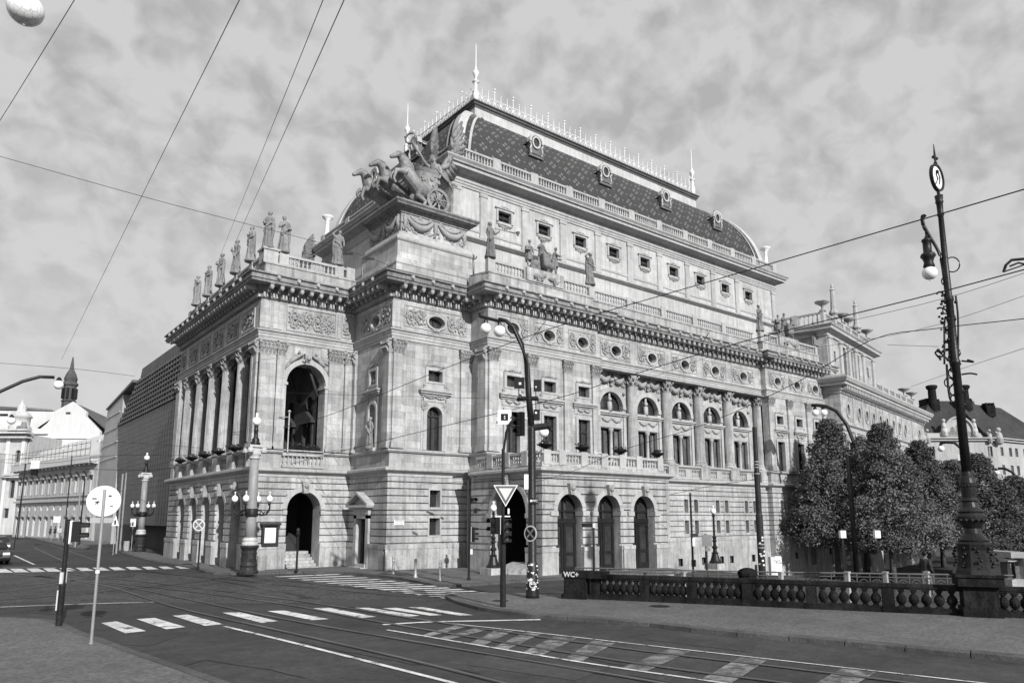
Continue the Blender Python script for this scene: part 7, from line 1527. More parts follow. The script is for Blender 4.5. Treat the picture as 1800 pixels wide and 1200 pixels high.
c = PZ(932, 937, b)+TC*.2; n_ = (TC*.7-RT*.6).normalized(); mb = MB(); disc(mb, c, n_, .30, .02, 24); s = obj('no_stopping_disc', mb, GREYP, M_); mb = MB(); disc(mb, c+n_*.006, n_, .25, .003, 24); obj('sign_face', mb, BLACKP, s); mb = MB(); xx = n_.cross(Vector((0, 0, 1)))
for q in (-1, 1): mb.obox(c+n_*.012, xx*.16+Vector((0, 0, q*.16)), n_*.003, xx*.02-Vector((0, 0, q*.02)))
obj('sign_cross', mb, mat('sign_cross_grey', .2, .5), s)
r = random.Random(12)
for k in range(34):                                          # stickers on the mast foot
    a = r.uniform(-1.2, 1.2); z = r.uniform(.3, 1.25); d_ = TC*cos(a)+RT*sin(a); rr = .253-.04*z; q = Vector((b.x, b.y, .13+z))+d_*rr; tng = Vector((-d_.y, d_.x, 0)); mb = MB(); mb.obox(q, tng*r.uniform(.02, .06), d_*.003, (0, 0, r.uniform(.012, .035))); obj('sticker', mb, WHITE if r.random() < .6 else GREYP, M_)
mb = MB(); q = Vector((b.x, b.y, .62))+TC*.245; mb.tube([q+RT*.11*cos(a)+Vector((0, 0, .11*sin(a))) for a in [2*pi*i/16 for i in range(16)]], .012, 4, True); mb.tube([q-RT*.08, q+RT*.08+Vector((0, 0, .06))], .012, 4); obj('painted_emblem', mb, WHITE, M_)
# ---- small historic lamp posts
lpm = MB(); lpm.lathe((0, 0, 0), [(.42, 0), (.42, .1), (.34, .16), (.26, .4), (.2, .62), (.24, .68), (.14, .76), (.12, .95), (.2, 1.02), (.2, 1.08), (.11, 1.18), (.1, 1.4), (.17, 1.48), (.1, 1.58), (.15, 1.75), (.08, 1.82), (.07, 3.1), (.12, 3.16), (.06, 3.22), (.1, 3.34)], 14); lpme = lpm.mesh('cast_post', IRON)
def small_lamp(x, y, z, label, s=1, base=True):
    t = thing('small_lamp_post', label, 'street lamp', (x, y, z), 'small cast iron lamp posts')
    k = .38 if base else 0
    if base: mb = MB(); mb.box(-.5, .5, -.5, .5, 0, .36); obj('stone_block', mb, PLAIN, t)
    p = link('cast_post', lpme, t, (0, 0, k)); p.scale = (s, s, s); mb = MB(); mb.sphere((0, 0, k+3.5*s), .2*s, 14, 10, 1.05); mb.lathe((0, 0, k+3.68*s), [(.06, 0), (.06, .12), (.09, .14), (.02, .2)], 8); obj('opal_globe', mb, GLOBE, t, True)
b = G(867, 1013); small_lamp(b.x, b.y, .1, 'small cast iron lamp post on a stone block beside the porch', .88)
p = PD(1258, 998, 47); small_lamp(p.x, p.y, p.z-.05, 'small cast iron lamp post in front of the plain river side wall', .95)
mb = MB(); mb.hexa([(23.9, 30.6, 0), (25.0, 29.0, 0), (25.0, 31.6, 0), (24.2, 32.6, 0), (23.9, 30.6, .16), (25.0, 29.0, .7), (25.0, 31.6, .7), (24.2, 32.6, .16)]); tag(obj('ramp_wall', mb, PLAIN), 'low pale stone ramp wall beside the porch and the lamp', 'ramp')
# ---- poles in front of the river side wall
def gp(u, d): return PD(u, 1005, d)
t = thing('tram_pole', 'tall thick dark steel pole with stickers in front of the river side wall', 'pole'); p = PD(1340, 1010, 38); q = Vector((p.x, p.y, 0)); Z = lambda v: PZ(1338, v, q).z
mb = MB(); mb.lathe((p.x, p.y, 0), [(.19, -.2), (.185, Z(905)), (.15, Z(902)), (.15, Z(830)), (.13, Z(825)), (.12, Z(750)), (.0, Z(750)+.02)], 16); obj('pole', mb, IRON2, t, False)
mb = MB(); 
for v in (812, 817, 822, 833, 957, 963): mb.lathe((p.x, p.y, Z(v)), [(.2 if v > 900 else .155, 0), (.2 if v > 900 else .155, .06)], 14)
obj('collar', mb, GREYM, t); r = random.Random(3)
for k in range(12): a = r.uniform(-1, 1); d_ = TC*cos(a)+RT*sin(a); z = Z(r.uniform(940, 1000)); mb = MB(); tng = Vector((-d_.y, d_.x, 0)); mb.obox(Vector((p.x, p.y, z))+d_*.188, tng*.05, d_*.004, (0, 0, .04)); obj('sticker', mb, WHITE, t)
def simple_post(u, d, v0, v1, r, label, name='post', cat='post', m=IRON2, extra=None):
    t = thing(name, label, cat); p = PD(u, v0, d); q = Vector((p.x, p.y, 0)); mb = MB(); mb.lathe((p.x, p.y, 0), [(r, min(p.z, -.1)), (r, PZ(u, v1, q).z)], 8); obj('pole', mb, m, t)
    for (nm, u0, va, u1, vb, mm, th) in (extra or []):
        a = PZ(u0, va, q)+TC*(r+.06); c = PZ(u1, vb, q)+TC*(r+.06); mb = MB(); mb.obox((a+c)/2, RT*abs((c-a).dot(RT))/2, TC*th, (0, 0, abs(a.z-c.z)/2)); obj(nm, mb, mm, t)
    return t
simple_post(1219, 36, 1012, 866, .05, 'thin dark post with a small rounded box, left of the grey plates', extra=[('box', 1213, 937, 1226, 943, IRON2, .1), ('white_badge', 1216, 945, 1221, 960, WHITE, .02), ('lower_box', 1215, 983, 1222, 995, IRON2, .12)])
simple_post(1243, 35, 1010, 938, .06, 'dark post carrying grey sign plates seen from behind', 'sign_post', 'road sign', extra=[('plate', 1232, 939, 1251, 960, mat('plate_back_grey', .17, .6, .1, 5), .02), ('small_plate', 1238, 961, 1248, 968, MATS['plate_back_grey'], .02)])
simple_post(1045, 27.5, 1032, 918, .045, 'thin dark post with a short horizontal box in front of the porch', 'box_post', 'sign', extra=[('sign_box', 1022, 919, 1042, 926, BLACKP, .06), ('sign_end', 1041, 919, 1046, 927, GREYP, .07)])
simple_post(629.5, 46, 1000, 866, .035, 'thin grey pole standing in the corner between portico and block', m=GREYM) if False else None
simple_post(1330, 40, 1012, 992, .07, 'short dark bollard left of the thick steel pole', 'bollard', 'bollard')
# utility cabinets
for u0, u1, v0, v1, d, m, l, nm in ((1354, 1362, 978, 1010, 40, GREYP, 'grey utility cabinet side right of the thick pole', 'utility_cabinet'), (1362, 1373, 977, 1010, 40, WHITE, 'white utility cabinet with dark graffiti right of the thick pole', 'utility_cabinet')):
    p = PD((u0+u1)/2, v1, d); q = Vector((p.x, p.y, 0)); w = (u1-u0)/2*d/FOC; z1 = PZ(u0, v0, q).z; t = thing(nm, l, 'cabinet'); mb = MB(); mb.obox((p.x, p.y, (z1+p.z)/2), RT*w, TC*.2, (0, 0, (z1-p.z)/2)); obj('housing', mb, m, t)
    if m is WHITE: text('graffiti', 'XS', .3, BLK, Vector((p.x, p.y, PZ(u0, 987, q).z))+TC*.205, RT, TC, .002, t, shear=-.3)
# low planter / canopy objects behind the balustrade
mb = MB(); p = PD(1314, 1010, 27); mb.lathe((p.x, p.y, .95), [(.0, 0), (.37, 0), (.37, .12), (.3, .2), (.15, .26), (.0, .28)], 8); mb.lathe((p.x, p.y, 0), [(.3, 0), (.34, .95)], 8); tag(obj('octagonal_stone_cap', mb, BALST), 'dark octagonal stone cap rising just behind the balustrade', 'stone')
# ================================================================== FENCE, KIOSK, INFO LAMPS beyond the balustrade
FE_ = thing('iron_railing', 'light grey iron railing with ring ornaments behind the dark balustrade', 'railing')
RAILG = mat('railing_grey_paint', .1, .5, .15, 5)
rp = [PD(1012, 1003, 30), PD(1200, 1001, 28.5), PD(1372, 1000, 27.5), PD(1640, 999, 26.5), PD(1780, 999, 26)]
for a, b in zip(rp[:-1], rp[1:]):
    a = Vector((a.x, a.y, 0)); b = Vector((b.x, b.y, 0)); d = (b-a); L = d.length; d.normalize(); h = 1.02; bar = MB(); n = int(L/1.35)
    bar.tube([a+Vector((0, 0, h)), b+Vector((0, 0, h))], .03, 5); bar.tube([a+Vector((0, 0, h-.13)), b+Vector((0, 0, h-.13))], .018, 4); bar.tube([a+Vector((0, 0, .1)), b+Vector((0, 0, .1))], .02, 4)
    for i in range(int(L/.45)+1):
        p = a+d*.45*i; bar.tube([p, p+Vector((0, 0, h))], .018 if i % 3 else .03, 4)
    for i in range(int(L/.45)):
        p = a+d*(.45*i+.225); bar.tube([p+d*.17*cos(q)+Vector((0, 0, .62+.19*sin(q))) for q in [2*pi*k/10 for k in range(10)]], .016, 4, True); bar.tube([p+d*.08*cos(q)+Vector((0, 0, .60+.1*sin(q))) for q in [2*pi*k/8 for k in range(8)]], .014, 4, True)
    obj('railing_bars', bar, RAILG, FE_, kind='stuff')
for i, u in enumerate((1201, 1372, 1489, 1556, 1628)):
    p = PD(u, 1003, 26.8); mb = MB(); mb.box(p.x-.07, p.x+.07, p.y-.07, p.y+.07, 0, 1.04); mb.box(p.x-.09, p.x+.09, p.y-.09, p.y+.09, 1.04, 1.1); obj('stone_post', mb, PLAIN, FE_)
for u, l in ((1486, 'white square lantern on a thin pole below the trees, left one of two'), (1547, 'white square lantern on a thin pole below the trees, right one of two')):
    t = thing('square_lantern', l, 'lantern', group='square lanterns below the trees'); p = PD(u, 1010, 32); q = Vector((p.x, p.y, 0)); zz0 = PZ(u, 932, q).z; z1 = PZ(u, 945, q).z
    mb = MB(); mb.tube([(p.x-.1, p.y, 0), (p.x-.04, p.y, z1)], .02, 6); mb.tube([(p.x+.1, p.y, 0), (p.x+.04, p.y, z1)], .02, 6); obj('pole', mb, IRON2, t); mb = MB(); mb.obox((p.x, p.y, (zz0+z1)/2), RT*.12, TC*.1, (0, 0, (zz0-z1)/2)); s = obj('lantern_box', mb, WHITE, t)
    mb = MB(); c = Vector((p.x, p.y, (zz0+z1)/2))+TC*.105; mb.obox(c-RT*.04, RT*.012, TC*.003, (0, 0, .09)); mb.obox(c+RT*.04, RT*.012, TC*.003, (0, 0, .09)); mb.obox(c, RT*.04, TC*.003, (0, 0, .012)); obj('grille_mark', mb, GREYP, s)
# stone kiosk / stair head at the far right
t = thing('stone_stairhead', 'low pale stone stairhead with a flat dark lintel right of the ornate lamp', 'stairhead'); p = PD(1762, 1022, 30); z1 = PZ(1762, 968, Vector((p.x, p.y, 0))).z
def kb(u0, u1, v0, v1, m, nm, o=0, th=.3):
    q = Vector((p.x, p.y, 0)); a = PZ(u0, v0, q); c = PZ(u1, v1, q); ctr = (a+c)/2+TC*o; mb = MB(); mb.obox(ctr, RT*abs((c-a).dot(RT))/2, TC*th, (0, 0, abs(a.z-c.z)/2)); obj(nm, mb, m, t)
kb(1736, 1778, 967, 978, PLASTD, 'lintel', 0, 1.2); kb(1764, 1778, 978, 1024, PLAIN, 'side_wall', .9); kb(1736, 1764, 979, 984, PLAIN, 'beam', .8); kb(1750, 1764, 986, 1012, DARK, 'dark_opening', .5); kb(1748, 1753, 985, 1012, PLAIN, 'jamb', .85, .1); kb(1735, 1778, 1012, 1026, PLAIN, 'base', 1.0)
mb = MB(); q = PD(1797, 1020, 29); mb.box(q.x-.15, q.x+.15, q.y-.15, q.y+.15, 0, 1.15); tag(obj('stone_post', mb, PLAIN), 'pale stone post at the right edge beyond the stairhead', 'post')
# ================================================================== ARC LAMPS among the trees and masts at the left
def arc_lamp(label, d, base_uv, path_uv, globes, r=.09, gr=.22, group='curved arm street lamps'):
    t = thing('arc_street_lamp', label, 'street lamp', group=group); p = PD(base_uv[0], base_uv[1], d); q = Vector((p.x, p.y, 0)); P = [PZ(u, v, q) for u, v in path_uv]; mb = MB()
    mb.tube([Vector((q.x, q.y, p.z)), Vector((q.x, q.y, P[0].z))]+P, [r*1.5, r*1.2]+[r]*len(P), 8); obj('arched_pole', mb, IRON, t, True)
    for u, v in globes:
        c = PZ(u, v, q); mb = MB(); mb.sphere(c, gr, 14, 10); obj('opal_globe', mb, GLOBE, t, True); mb = MB(); mb.lathe((c.x, c.y, c.z+gr*.8), [(gr*.55, 0), (gr*.5, gr*.5), (gr*.2, gr*.9)], 8); obj('globe_cap', mb, IRON, t)
    return t
arc_lamp('curved arm street lamp with twin globes rising out of the first tree', 56, (1506, 1008), [(1506, 800), (1500, 775), (1488, 745), (1470, 722), (1452, 714), (1436, 712), (1426, 712)], [(1433, 725), (1448, 725)], .14, .29)
arc_lamp('curved arm lamp behind the ornate bridge lamp, over the middle trees', 62, (1712, 1003), [(1712, 850), (1706, 820), (1694, 792), (1678, 778), (1663, 777), (1652, 779)], [(1654, 788)], .12, .28)
arc_lamp('curved arm lamp at the right edge over the last tree', 68, (1802, 1003), [(1802, 870), (1795, 848), (1780, 830), (1766, 823), (1754, 823)], [(1752, 831)], .12, .26)
arc_lamp('street lamp arm with one globe entering at the left edge, below the turret', 33, (-60, 960), [(-60, 725), (0, 688), (40, 670), (70, 662), (96, 663)], [(103, 676)], .08, .225)
arc_lamp('second street lamp arm with one globe low at the left edge', 44, (-50, 955), [(-50, 735), (-20, 728), (0, 729), (14, 729)], [(20, 739)], .08, .23)
# globe hanging in the top left corner, with its cable lamp
t = thing('hanging_globe', 'large opal glass globe with netted glass hanging in the top left corner', 'street lamp'); c = PD(45, 17, 9.5); mb = MB(); mb.sphere(c, .215, 24, 16, .95); mb.sphere(c-Vector((0, 0, .215)), .02, 6, 5); g = mat('crackled_opal_glass', .72, .3, .1, 10)
nt = g.node_tree; vo = nn(nt, 'ShaderNodeTexVoronoi', feature='DISTANCE_TO_EDGE'); vo.inputs['Scale'].default_value = 13; gg = nn(nt, 'ShaderNodeNewGeometry'); nt.links.new(gg.outputs['Position'], vo.inputs['Vector']); rm = nn(nt, 'ShaderNodeMapRange'); rm.inputs[2].default_value = .06; rm.inputs[3].default_value = .45; rm.inputs[4].default_value = .85; nt.links.new(vo.outputs['Distance'], rm.inputs[0]); nt.links.new(rm.outputs[0], nt.nodes['Principled BSDF'].inputs['Base Color'])
obj('opal_globe', mb, g, t, True); mb = MB(); mb.lathe((c.x, c.y, c.z+.17), [(.1, 0), (.12, .05), (.08, .3), (.03, .35)], 12); pz = c+Vector((0, 0, .5)); mb.tube([pz, pz+Vector((0, 0, .3)), pz+TC*-.2+Vector((0, 0, .6)), pz-RT*2+Vector((0, 0, .5)), pz-RT*2.2+Vector((0, 0, -8.5))], .04, 8); obj('lamp_mount', mb, IRON, t)
# ================================================================== TREES
def tree_meshes(seed, W, H, n):
    r = random.Random(seed); mb = MB(); cl = []
    for i in range(120):                                      # clumps inside a broad cone with a rounded foot
        zf = r.random()**1.1; rad = W/2*(1.0-.93*zf**1.05)*min(1, .66+zf*3.2); a = r.uniform(0, 2*pi); q = sqrt(r.uniform(.12, 1))
        rad *= r.uniform(.8, 1.12); cl.append((Vector((rad*q*cos(a), rad*q*sin(a), .25+zf*(H-.7))), r.uniform(.4, .8)*W/7.2*(1-.38*zf)))
    for k in range(n):
        c, q = cl[int(r.random()*len(cl))]
        if k % 4 == 0: zf = r.random()**1.1; rad = W/2*(1.0-.93*zf**1.05)*min(1, .66+zf*3.2)*sqrt(r.random()); a_ = r.uniform(0, 2*pi); c = Vector((rad*cos(a_), rad*sin(a_), .2+zf*(H-.5))); q = .35
        d = Vector((r.gauss(0, 1), r.gauss(0, 1), r.gauss(0, 1))).normalized()*q*(r.random()**.45); d.z *= .75
        p = c+d; s = r.uniform(.045, .11)*(1.25 if r.random() < .2 else 1); a = Vector((r.gauss(0, 1), r.gauss(0, 1), r.gauss(0, .6))).normalized(); b = a.cross(Vector((r.gauss(0, 1), r.gauss(0, 1), r.gauss(0, 1)))).normalized()
        i = len(mb.v); mb.v += [tuple(p-a*s), tuple(p+b*s*.55), tuple(p+a*s), tuple(p-b*s*.55)]; mb.f.append((i, i+1, i+2, i+3))
    crown = mb.mesh('crown', LEAF); mb = MB()
    for c, q in cl[::6]:
        m_ = Vector((c.x*.3, c.y*.3, c.z*.35-.3)); mb.tube([(0, 0, -.6), m_, c*.85], [.09, .05, .012], 5)
    return crown, mb.mesh('limbs', BARK)
TM = [tree_meshes(s, 9.0, 8.8, 62000) for s in (3, 9, 17)]
mb = MB(); mb.tube([(0, 0, -1.6), (.05, .02, .5), (-.03, 0, 1.5), (.05, .05, 3.4)], [.3, .22, .19, .15], 9); trunk_me = mb.mesh('trunk', BARK, True)
for i, (u, d, vtop, sc, vr, l) in enumerate([(1474, 61, 742, 1.16, 0, 'leafy round street tree, leftmost, covering the end of the river side wall'), (1570, 58, 748, 1.12, 1, 'leafy street tree second from the left, behind the square lanterns'), (1525, 68, 772, 1.15, 2, 'darker tree standing behind and between the two leftmost trees'), (1634, 60, 778, 1.1, 0, 'leafy street tree left of the ornate bridge lamp'), (1735, 62, 800, 1.15, 1, 'leafy tree right of the ornate bridge lamp'), (1660, 78, 822, 1.3, 1, 'far tree filling the gap beyond the end of the rear wing'), (1710, 90, 842, 1.5, 0, 'farthest dark tree low behind the ornate bridge lamp'), (1775, 80, 850, 1.3, 2, 'far tree low behind the tree right of the ornate lamp'), (1688, 72, 812, 1.2, 2, 'tree farther back behind the ornate lamp pole'), (1802, 64, 838, 1.1, 0, 'small tree at the right edge of the picture'), (1890, 62, 830, 1.1, 1, 'tree just beyond the right edge of the picture')]):
    p = PD(u, 1004, d); zt = PZ(u, vtop, Vector((p.x, p.y, 0))).z; t = thing('street_tree', l, 'tree', (p.x, p.y, -1.0), 'trees along the embankment'); 
    s = (zt+1-1.5)/8.35; 
    tr = link('trunk', trunk_me, t); c = link('crown', TM[vr][0], t, (0, 0, 1.45)); c.scale = (sc, sc, s); c.rotation_euler.z = i*1.3; lb = link('limbs', TM[vr][1], t, (0, 0, 2.2)); lb.scale = (sc, sc, s); lb.rotation_euler.z = i*1.3
# ================================================================== FLOWER BOWLS on the balcony
FLW = mat('dark_foliage_flowers', .05, .7, .8, 12)
def bowl(x, y, z, l, s=1, boxy=False):
    mb = MB(); 
    if boxy: mb.box(-1.0, 1.0, -.16, .16, 0, .28)
    else: mb.lathe((0, 0, 0), [(.1, 0), (.14, .06), (.4, .2), (.42, .26), (.3, .3)], 10)
    t = thing('flower_box' if boxy else 'flower_bowl', l, 'planter', (x, y, z), None if boxy else 'flower bowls on the balustrades'); obj('bowl', mb, BALST, t); mb = MB(); r = random.Random(int(x*10+y))
    for k in range(60):
        p = Vector((r.uniform(-.95, .95), r.uniform(-.15, .15), r.uniform(.25, .5))) if boxy else Vector((r.gauss(0, .17), r.gauss(0, .17), r.uniform(.25, .48)))
        a = Vector((r.gauss(0, 1), r.gauss(0, 1), r.gauss(0, 1))).normalized()*.07; b = a.cross(Vector((r.random(), r.random(), r.random()))).normalized()*.05; mb.poly([p-a, p+b, p+a, p-b])
    obj('plants', mb, FLW, t); return t
for x, y, l in ((25.45, 29.35, 'dark flower bowl on the corner post of the porch balcony'), (28.2, 29.35, 'dark flower bowl on the porch balcony, second from its corner'), (31.3, 29.35, 'dark flower bowl on the porch balcony above the second arch'), (34.6, 29.35, 'dark flower bowl at the far end of the porch balcony')): bowl(x, y, 6.7, l)
for i, y in enumerate(LY): bowl(13.75, y, 6.95, ['dark flower bowl in the first loggia opening from the corner', 'dark flower bowl in the second loggia opening from the corner', 'dark flower bowl in the third loggia opening from the corner', 'dark flower bowl in the fourth loggia opening', 'dark flower bowl in the farthest loggia opening'][i])
bowl(17.4, 42.7, 7.05, 'long dark flower box in the arched opening of the portico', boxy=True)
# globe on the balcony near the mast
t = thing('balcony_globe_lamp', 'white globe lamp on a short stem on the porch balcony corner', 'lamp'); mb = MB(); mb.tube([(25.3, 29.3, 6.68), (25.3, 29.3, 7.35)], .03, 6); obj('stem', mb, IRON, t); mb = MB(); mb.sphere((25.3, 29.3, 7.6), .28, 14, 10); obj('opal_globe', mb, GLOBE, t, True)
# flag holders (thin metal poles) on the portico
t = thing('metal_stand_pole', 'thin pale metal pole with a ball top standing in the portico arch', 'pole'); mb = MB(); mb.tube([(16.1, 42.0, 6.9), (16.1, 42.0, 9.3)], .045, 6); mb.sphere((16.1, 42.0, 9.35), .1, 8, 6); mb.tube([(16.1, 42, 9.0), (15.5, 42, 9.0)], .03, 5); obj('pole', mb, GREYM, t)
# ================================================================== CARS AND PEOPLE
def car(x, y, rz, label, paint):
    t = thing('parked_car' if False else 'car', label, 'car', (x, y, 0), 'cars waiting on the side street', rz)
    # local: length along x (front +x), width along y
    prof = [(-2.1, .35), (-2.12, .75), (-2.0, 1.0), (-1.75, 1.08), (-1.45, 1.42), (-.9, 1.5), (.1, 1.49), (.45, 1.42), (1.05, 1.0), (1.7, .9), (2.05, .75), (2.12, .45), (2.05, .28), (1.65, .24), (1.6, .5), (1.3, .64), (1.0, .5), (.95, .24), (-.95, .24), (-1.0, .5), (-1.3, .64), (-1.6, .5), (-1.65, .24), (-2.0, .26)]
    ws = lambda z: .86 if z < .95 else (.86-.3*(z-.95)/.55)
    k = len(prof); mb = MB(); mb.add([(px_, -ws(z), z) for px_, z in prof]+[(px_, ws(z), z) for px_, z in prof], [tuple(range(k)), tuple(range(2*k-1, k-1, -1))]+[(i, (i+1) % k, k+(i+1) % k, k+i) for i in range(k)]); body = obj('body', mb, paint, t)
    md = body.modifiers.new('b', 'BEVEL'); md.width = .05; md.segments = 2
    G_ = mat('car_glass', .02, .08) if 'car_glass' not in MATS else MATS['car_glass']
    mb = MB(); mb.quad((.5, -.6, 1.405), (.5, .6, 1.405), (1.03, .76, 1.04), (1.03, -.76, 1.04)); mb.v = [(a+.015, b_, c+.015) for a, b_, c in mb.v]; obj('windscreen', mb, G_, t)
    for s in (-1, 1):
        mb = MB(); mb.quad((-1.35, s*.72, 1.38), (.35, s*.66, 1.4), (.85, s*.862, 1.02), (-1.6, s*.862, 1.06)); mb.v = [(a, b_+s*.02, c) for a, b_, c in mb.v]; obj('side_window', mb, G_, t)
        mb = MB(); mb.obox((2.0, s*.62, .72), (.08, 0, 0), (0, .19, 0), (0, 0, .07)); obj('headlight', mb, WHITE, t)
        mb = MB(); mb.obox((.72, s*.98, 1.02), (.07, 0, 0), (0, .1, 0), (0, 0, .07)); obj('mirror', mb, paint, t)
        for q in (-1.3, 1.3):
            mb = MB(); fr = Fr(q, 0, 1, 0, 0, 1); mb.ringF(fr, 0, .32, .2, .32, s*.86, s*.68, 0, 2*pi, 20); w = obj('wheel', mb, BLACKP, t); mb = MB(); mb.prism([(.2*cos(2*pi*i/12), .32+.2*sin(2*pi*i/12)) for i in range(12)], fr, s*.82, s*.7); obj('rim', mb, GREYM, w)
    mb = MB(); mb.obox((2.13, 0, .62), (.01, 0, 0), (0, .4, 0), (0, 0, .07)); obj('grille', mb, BLACKP, t); mb = MB(); mb.obox((2.145, 0, .44), (.008, 0, 0), (0, .26, 0), (0, 0, .055)); obj('number_plate', mb, WHITE, t)
    return t
p = G(-8, 993); car(p.x-.2, p.y+2.0, -pi/2+.05, 'dark hatchback waiting at the crossing, cut by the left edge', mat('car_dark_paint', .02, .25, .1, 2, spec=.7))
p = G(-4, 975); car(p.x, p.y+2.5, -pi/2, 'second dark car queuing right behind the hatchback', mat('car_grey_paint', .06, .3, .1, 2, spec=.7))
def person(x, y, z, rz, label, seed, top, h=1.75):
    r = random.Random(seed); s = h/1.75; mb = MB(); S = lambda *p: tuple(q*s for q in p); st = r.uniform(.05, .25)
    for q in (-1, 1): limb(mb, [S(q*.09, 0, .9), S(q*.1, q*st*.5, .48), S(q*.1, q*st, .07), S(q*.11, q*st-.14, .04)], [.1*s, .07*s, .045*s, .035*s])
    limb(mb, [S(0, 0, .92), S(0, 0, 1.2), S(0, 0, 1.38)], [.15*s, .14*s, .15*s]); limb(mb, [S(-.15, 0, 1.4), S(.15, 0, 1.4)], [.07*s, .07*s]); limb(mb, [S(0, 0, 1.42), S(0, -.01, 1.55)], [.055*s, .05*s]); mb.sphere(S(0, -.02, 1.64), .095*s, 10, 8, 1.2); mb.sphere(S(0, -.115, 1.63), .018*s, 5, 4)
    for q in (-1, 1): limb(mb, [S(q*.19, 0, 1.4), S(q*.24, .02, 1.12), S(q*.22, -.12, .9)], [.055*s, .045*s, .035*s]); mb.sphere(S(q*.22, -.15, .86), .045*s, 6, 5)
    me = remesh(mb, 'person', mat('skin_and_trousers', .12, .8) if 'skin_and_trousers' not in MATS else MATS['skin_and_trousers'], .03)
    o = link('person', me, None, (x, y, z)); o.rotation_euler.z = rz; tag(o, label, 'person')
    mb = MB(); mb.lathe((0, 0, 0), [(.19*s, .8*s), (.2*s, .95*s), (.175*s, 1.15*s), (.2*s, 1.35*s), (.2*s, 1.42*s), (.09*s, 1.49*s)], 12, sy=.8)
    for q in (-1, 1): limb(mb, [S(q*.19, 0, 1.4), S(q*.245, .02, 1.12), S(q*.225, -.11, .93)], [.075*s, .065*s, .055*s])
    obj('jacket', mb, top, o, True); mb = MB(); mb.sphere(S(0, .01, 1.68), .105*s, 10, 6, 1.0); obj('hair', mb, BLACKP, o, True); return o
CL = [mat('dark_cloth', .03, .9, .2, 9), mat('grey_cloth', .2, .9, .2, 9), mat('pale_cloth', .6, .9, .1, 9)]
for u, v, c, l in ((88, 941, 0, 'person in dark clothes standing left of the white board on the far pavement'), (96, 942, 0, 'person in black jacket, second in the far pavement group'), (104, 942, 2, 'person in a pale top in the far pavement group'), (114, 944, 1, 'person in grey walking on the far pavement'), (121, 945, 0, 'person in dark clothes at the right of the far pavement group')):
    p = PD(u, v-1+2, 98); person(p.x, p.y, .1, u*.7, l, u, CL[c])
p = PD(1628, 1005, 29); person(p.x, p.y, 0, -1.9+pi, 'person in a black jacket standing behind the railing under the trees', 5, CL[0], 1.72)
t = thing('white_board', 'blank white board standing among the people on the far pavement', 'board'); p = PD(100, 930, 92); q = Vector((p.x, p.y, 0)); a = PZ(94, 907, q); c = PZ(106, 918, q); mb = MB(); mb.obox((a+c)/2, RT*.45, TC*.03, (0, 0, abs(a.z-c.z)/2)); obj('panel', mb, WHITE, t); mb = MB(); mb.tube([(a.x, a.y, 0), (a.x, a.y, a.z)], .04, 5); mb.tube([(c.x, c.y, 0), (c.x, c.y, a.z)], .04, 5); obj('legs', mb, GREYM, t)
# distant poles, signs and signals on the left
for u, d, v1, r, m, l in ((206, 62, 832, .07, GREYM, 'pale thin tram pole left of the distant column lamp'), (212, 66, 830, .07, GREYM, 'second pale thin tram pole close beside the first'), (133, 72, 842, .07, GREYM, 'thin tram pole in front of the scaffolded house'), (139, 78, 840, .07, IRON2, 'dark thin tram pole beside the one before the scaffolded house'), (112, 85, 800, .06, IRON2, 'dark tram pole at the left before the baroque front'), (30, 100, 815, .07, IRON2, 'distant dark tram pole left of the scaffolded house')):
    p = PD(u, 950, d); q = Vector((p.x, p.y, 0)); t = thing('tram_wire_pole', l, 'pole'); mb = MB(); mb.tube([(p.x, p.y, 0), (p.x, p.y, PZ(u, v1, q).z)], [r*1.2, r], 8); obj('pole', mb, m, t)
for u, v, w, d, l, tr in ((203, 915, .5, 60, 'small triangular warning sign left of the distant column lamp', 1), (234, 918, .42, 66, 'small square crossing sign beside the distant column lamp', 0)):
    p = PD(u, v, d); t = thing('small_road_sign', l, 'road sign'); mb = MB()
    if tr: mb.add([p-RT*w*.62-Vector((0, 0, .4)), p+RT*w*.62-Vector((0, 0, .4)), p+Vector((0, 0, .45))], [(0, 1, 2)]); mb.v += [tuple(Vector(q)-TC*.03) for q in mb.v[:3]]; mb.f += [(3, 4, 5), (0, 1, 4, 3), (1, 2, 5, 4), (2, 0, 3, 5)]
    else: mb.obox(p, RT*w*.6, TC*.015, (0, 0, .36))
    s = obj('sign_face', mb, WHITE, t); mb = MB(); mb.obox(p+TC*.03-Vector((0, 0, .12)), RT*.07, TC*.005, (0, 0, .18)); obj('pictogram', mb, BLACKP, s); mb = MB(); mb.tube([(p.x-TC.x*.05, p.y-TC.y*.05, 0), (p.x-TC.x*.05, p.y-TC.y*.05, p.z)], .035, 5); obj('pole', mb, GREYM, t)
t = thing('tram_signal_board', 'white square signal board over dark lights hanging before the scaffolded house', 'signal'); p = PD(62, 816, 70); mb = MB(); mb.obox(p, RT*.42, TC*.03, (0, 0, .38)); obj('panel', mb, WHITE, t); mb = MB(); mb.obox(p-Vector((0, 0, .75)), RT*.3, TC*.1, (0, 0, .3)); obj('signal_box', mb, BLACKP, t); mb = MB(); mb.tube([p+Vector((0, 0, .2))-RT*.3-TC*.05, (p-RT*.9).to_3d()+Vector((0, 0, .1)), Vector(((p-RT*1.2).x, (p-RT*1.2).y, 0))], .04, 5); obj('pole', mb, IRON2, t)
for u, l in ((241, 'short dark bollard left of the distant column lamp'), (222.5, 'short dark post by the distant litter bin')):
    p = G(u, 968, .12); tag(link('bollard', bme2, None, (p.x-.3, p.y, .12)), l, 'bollard')
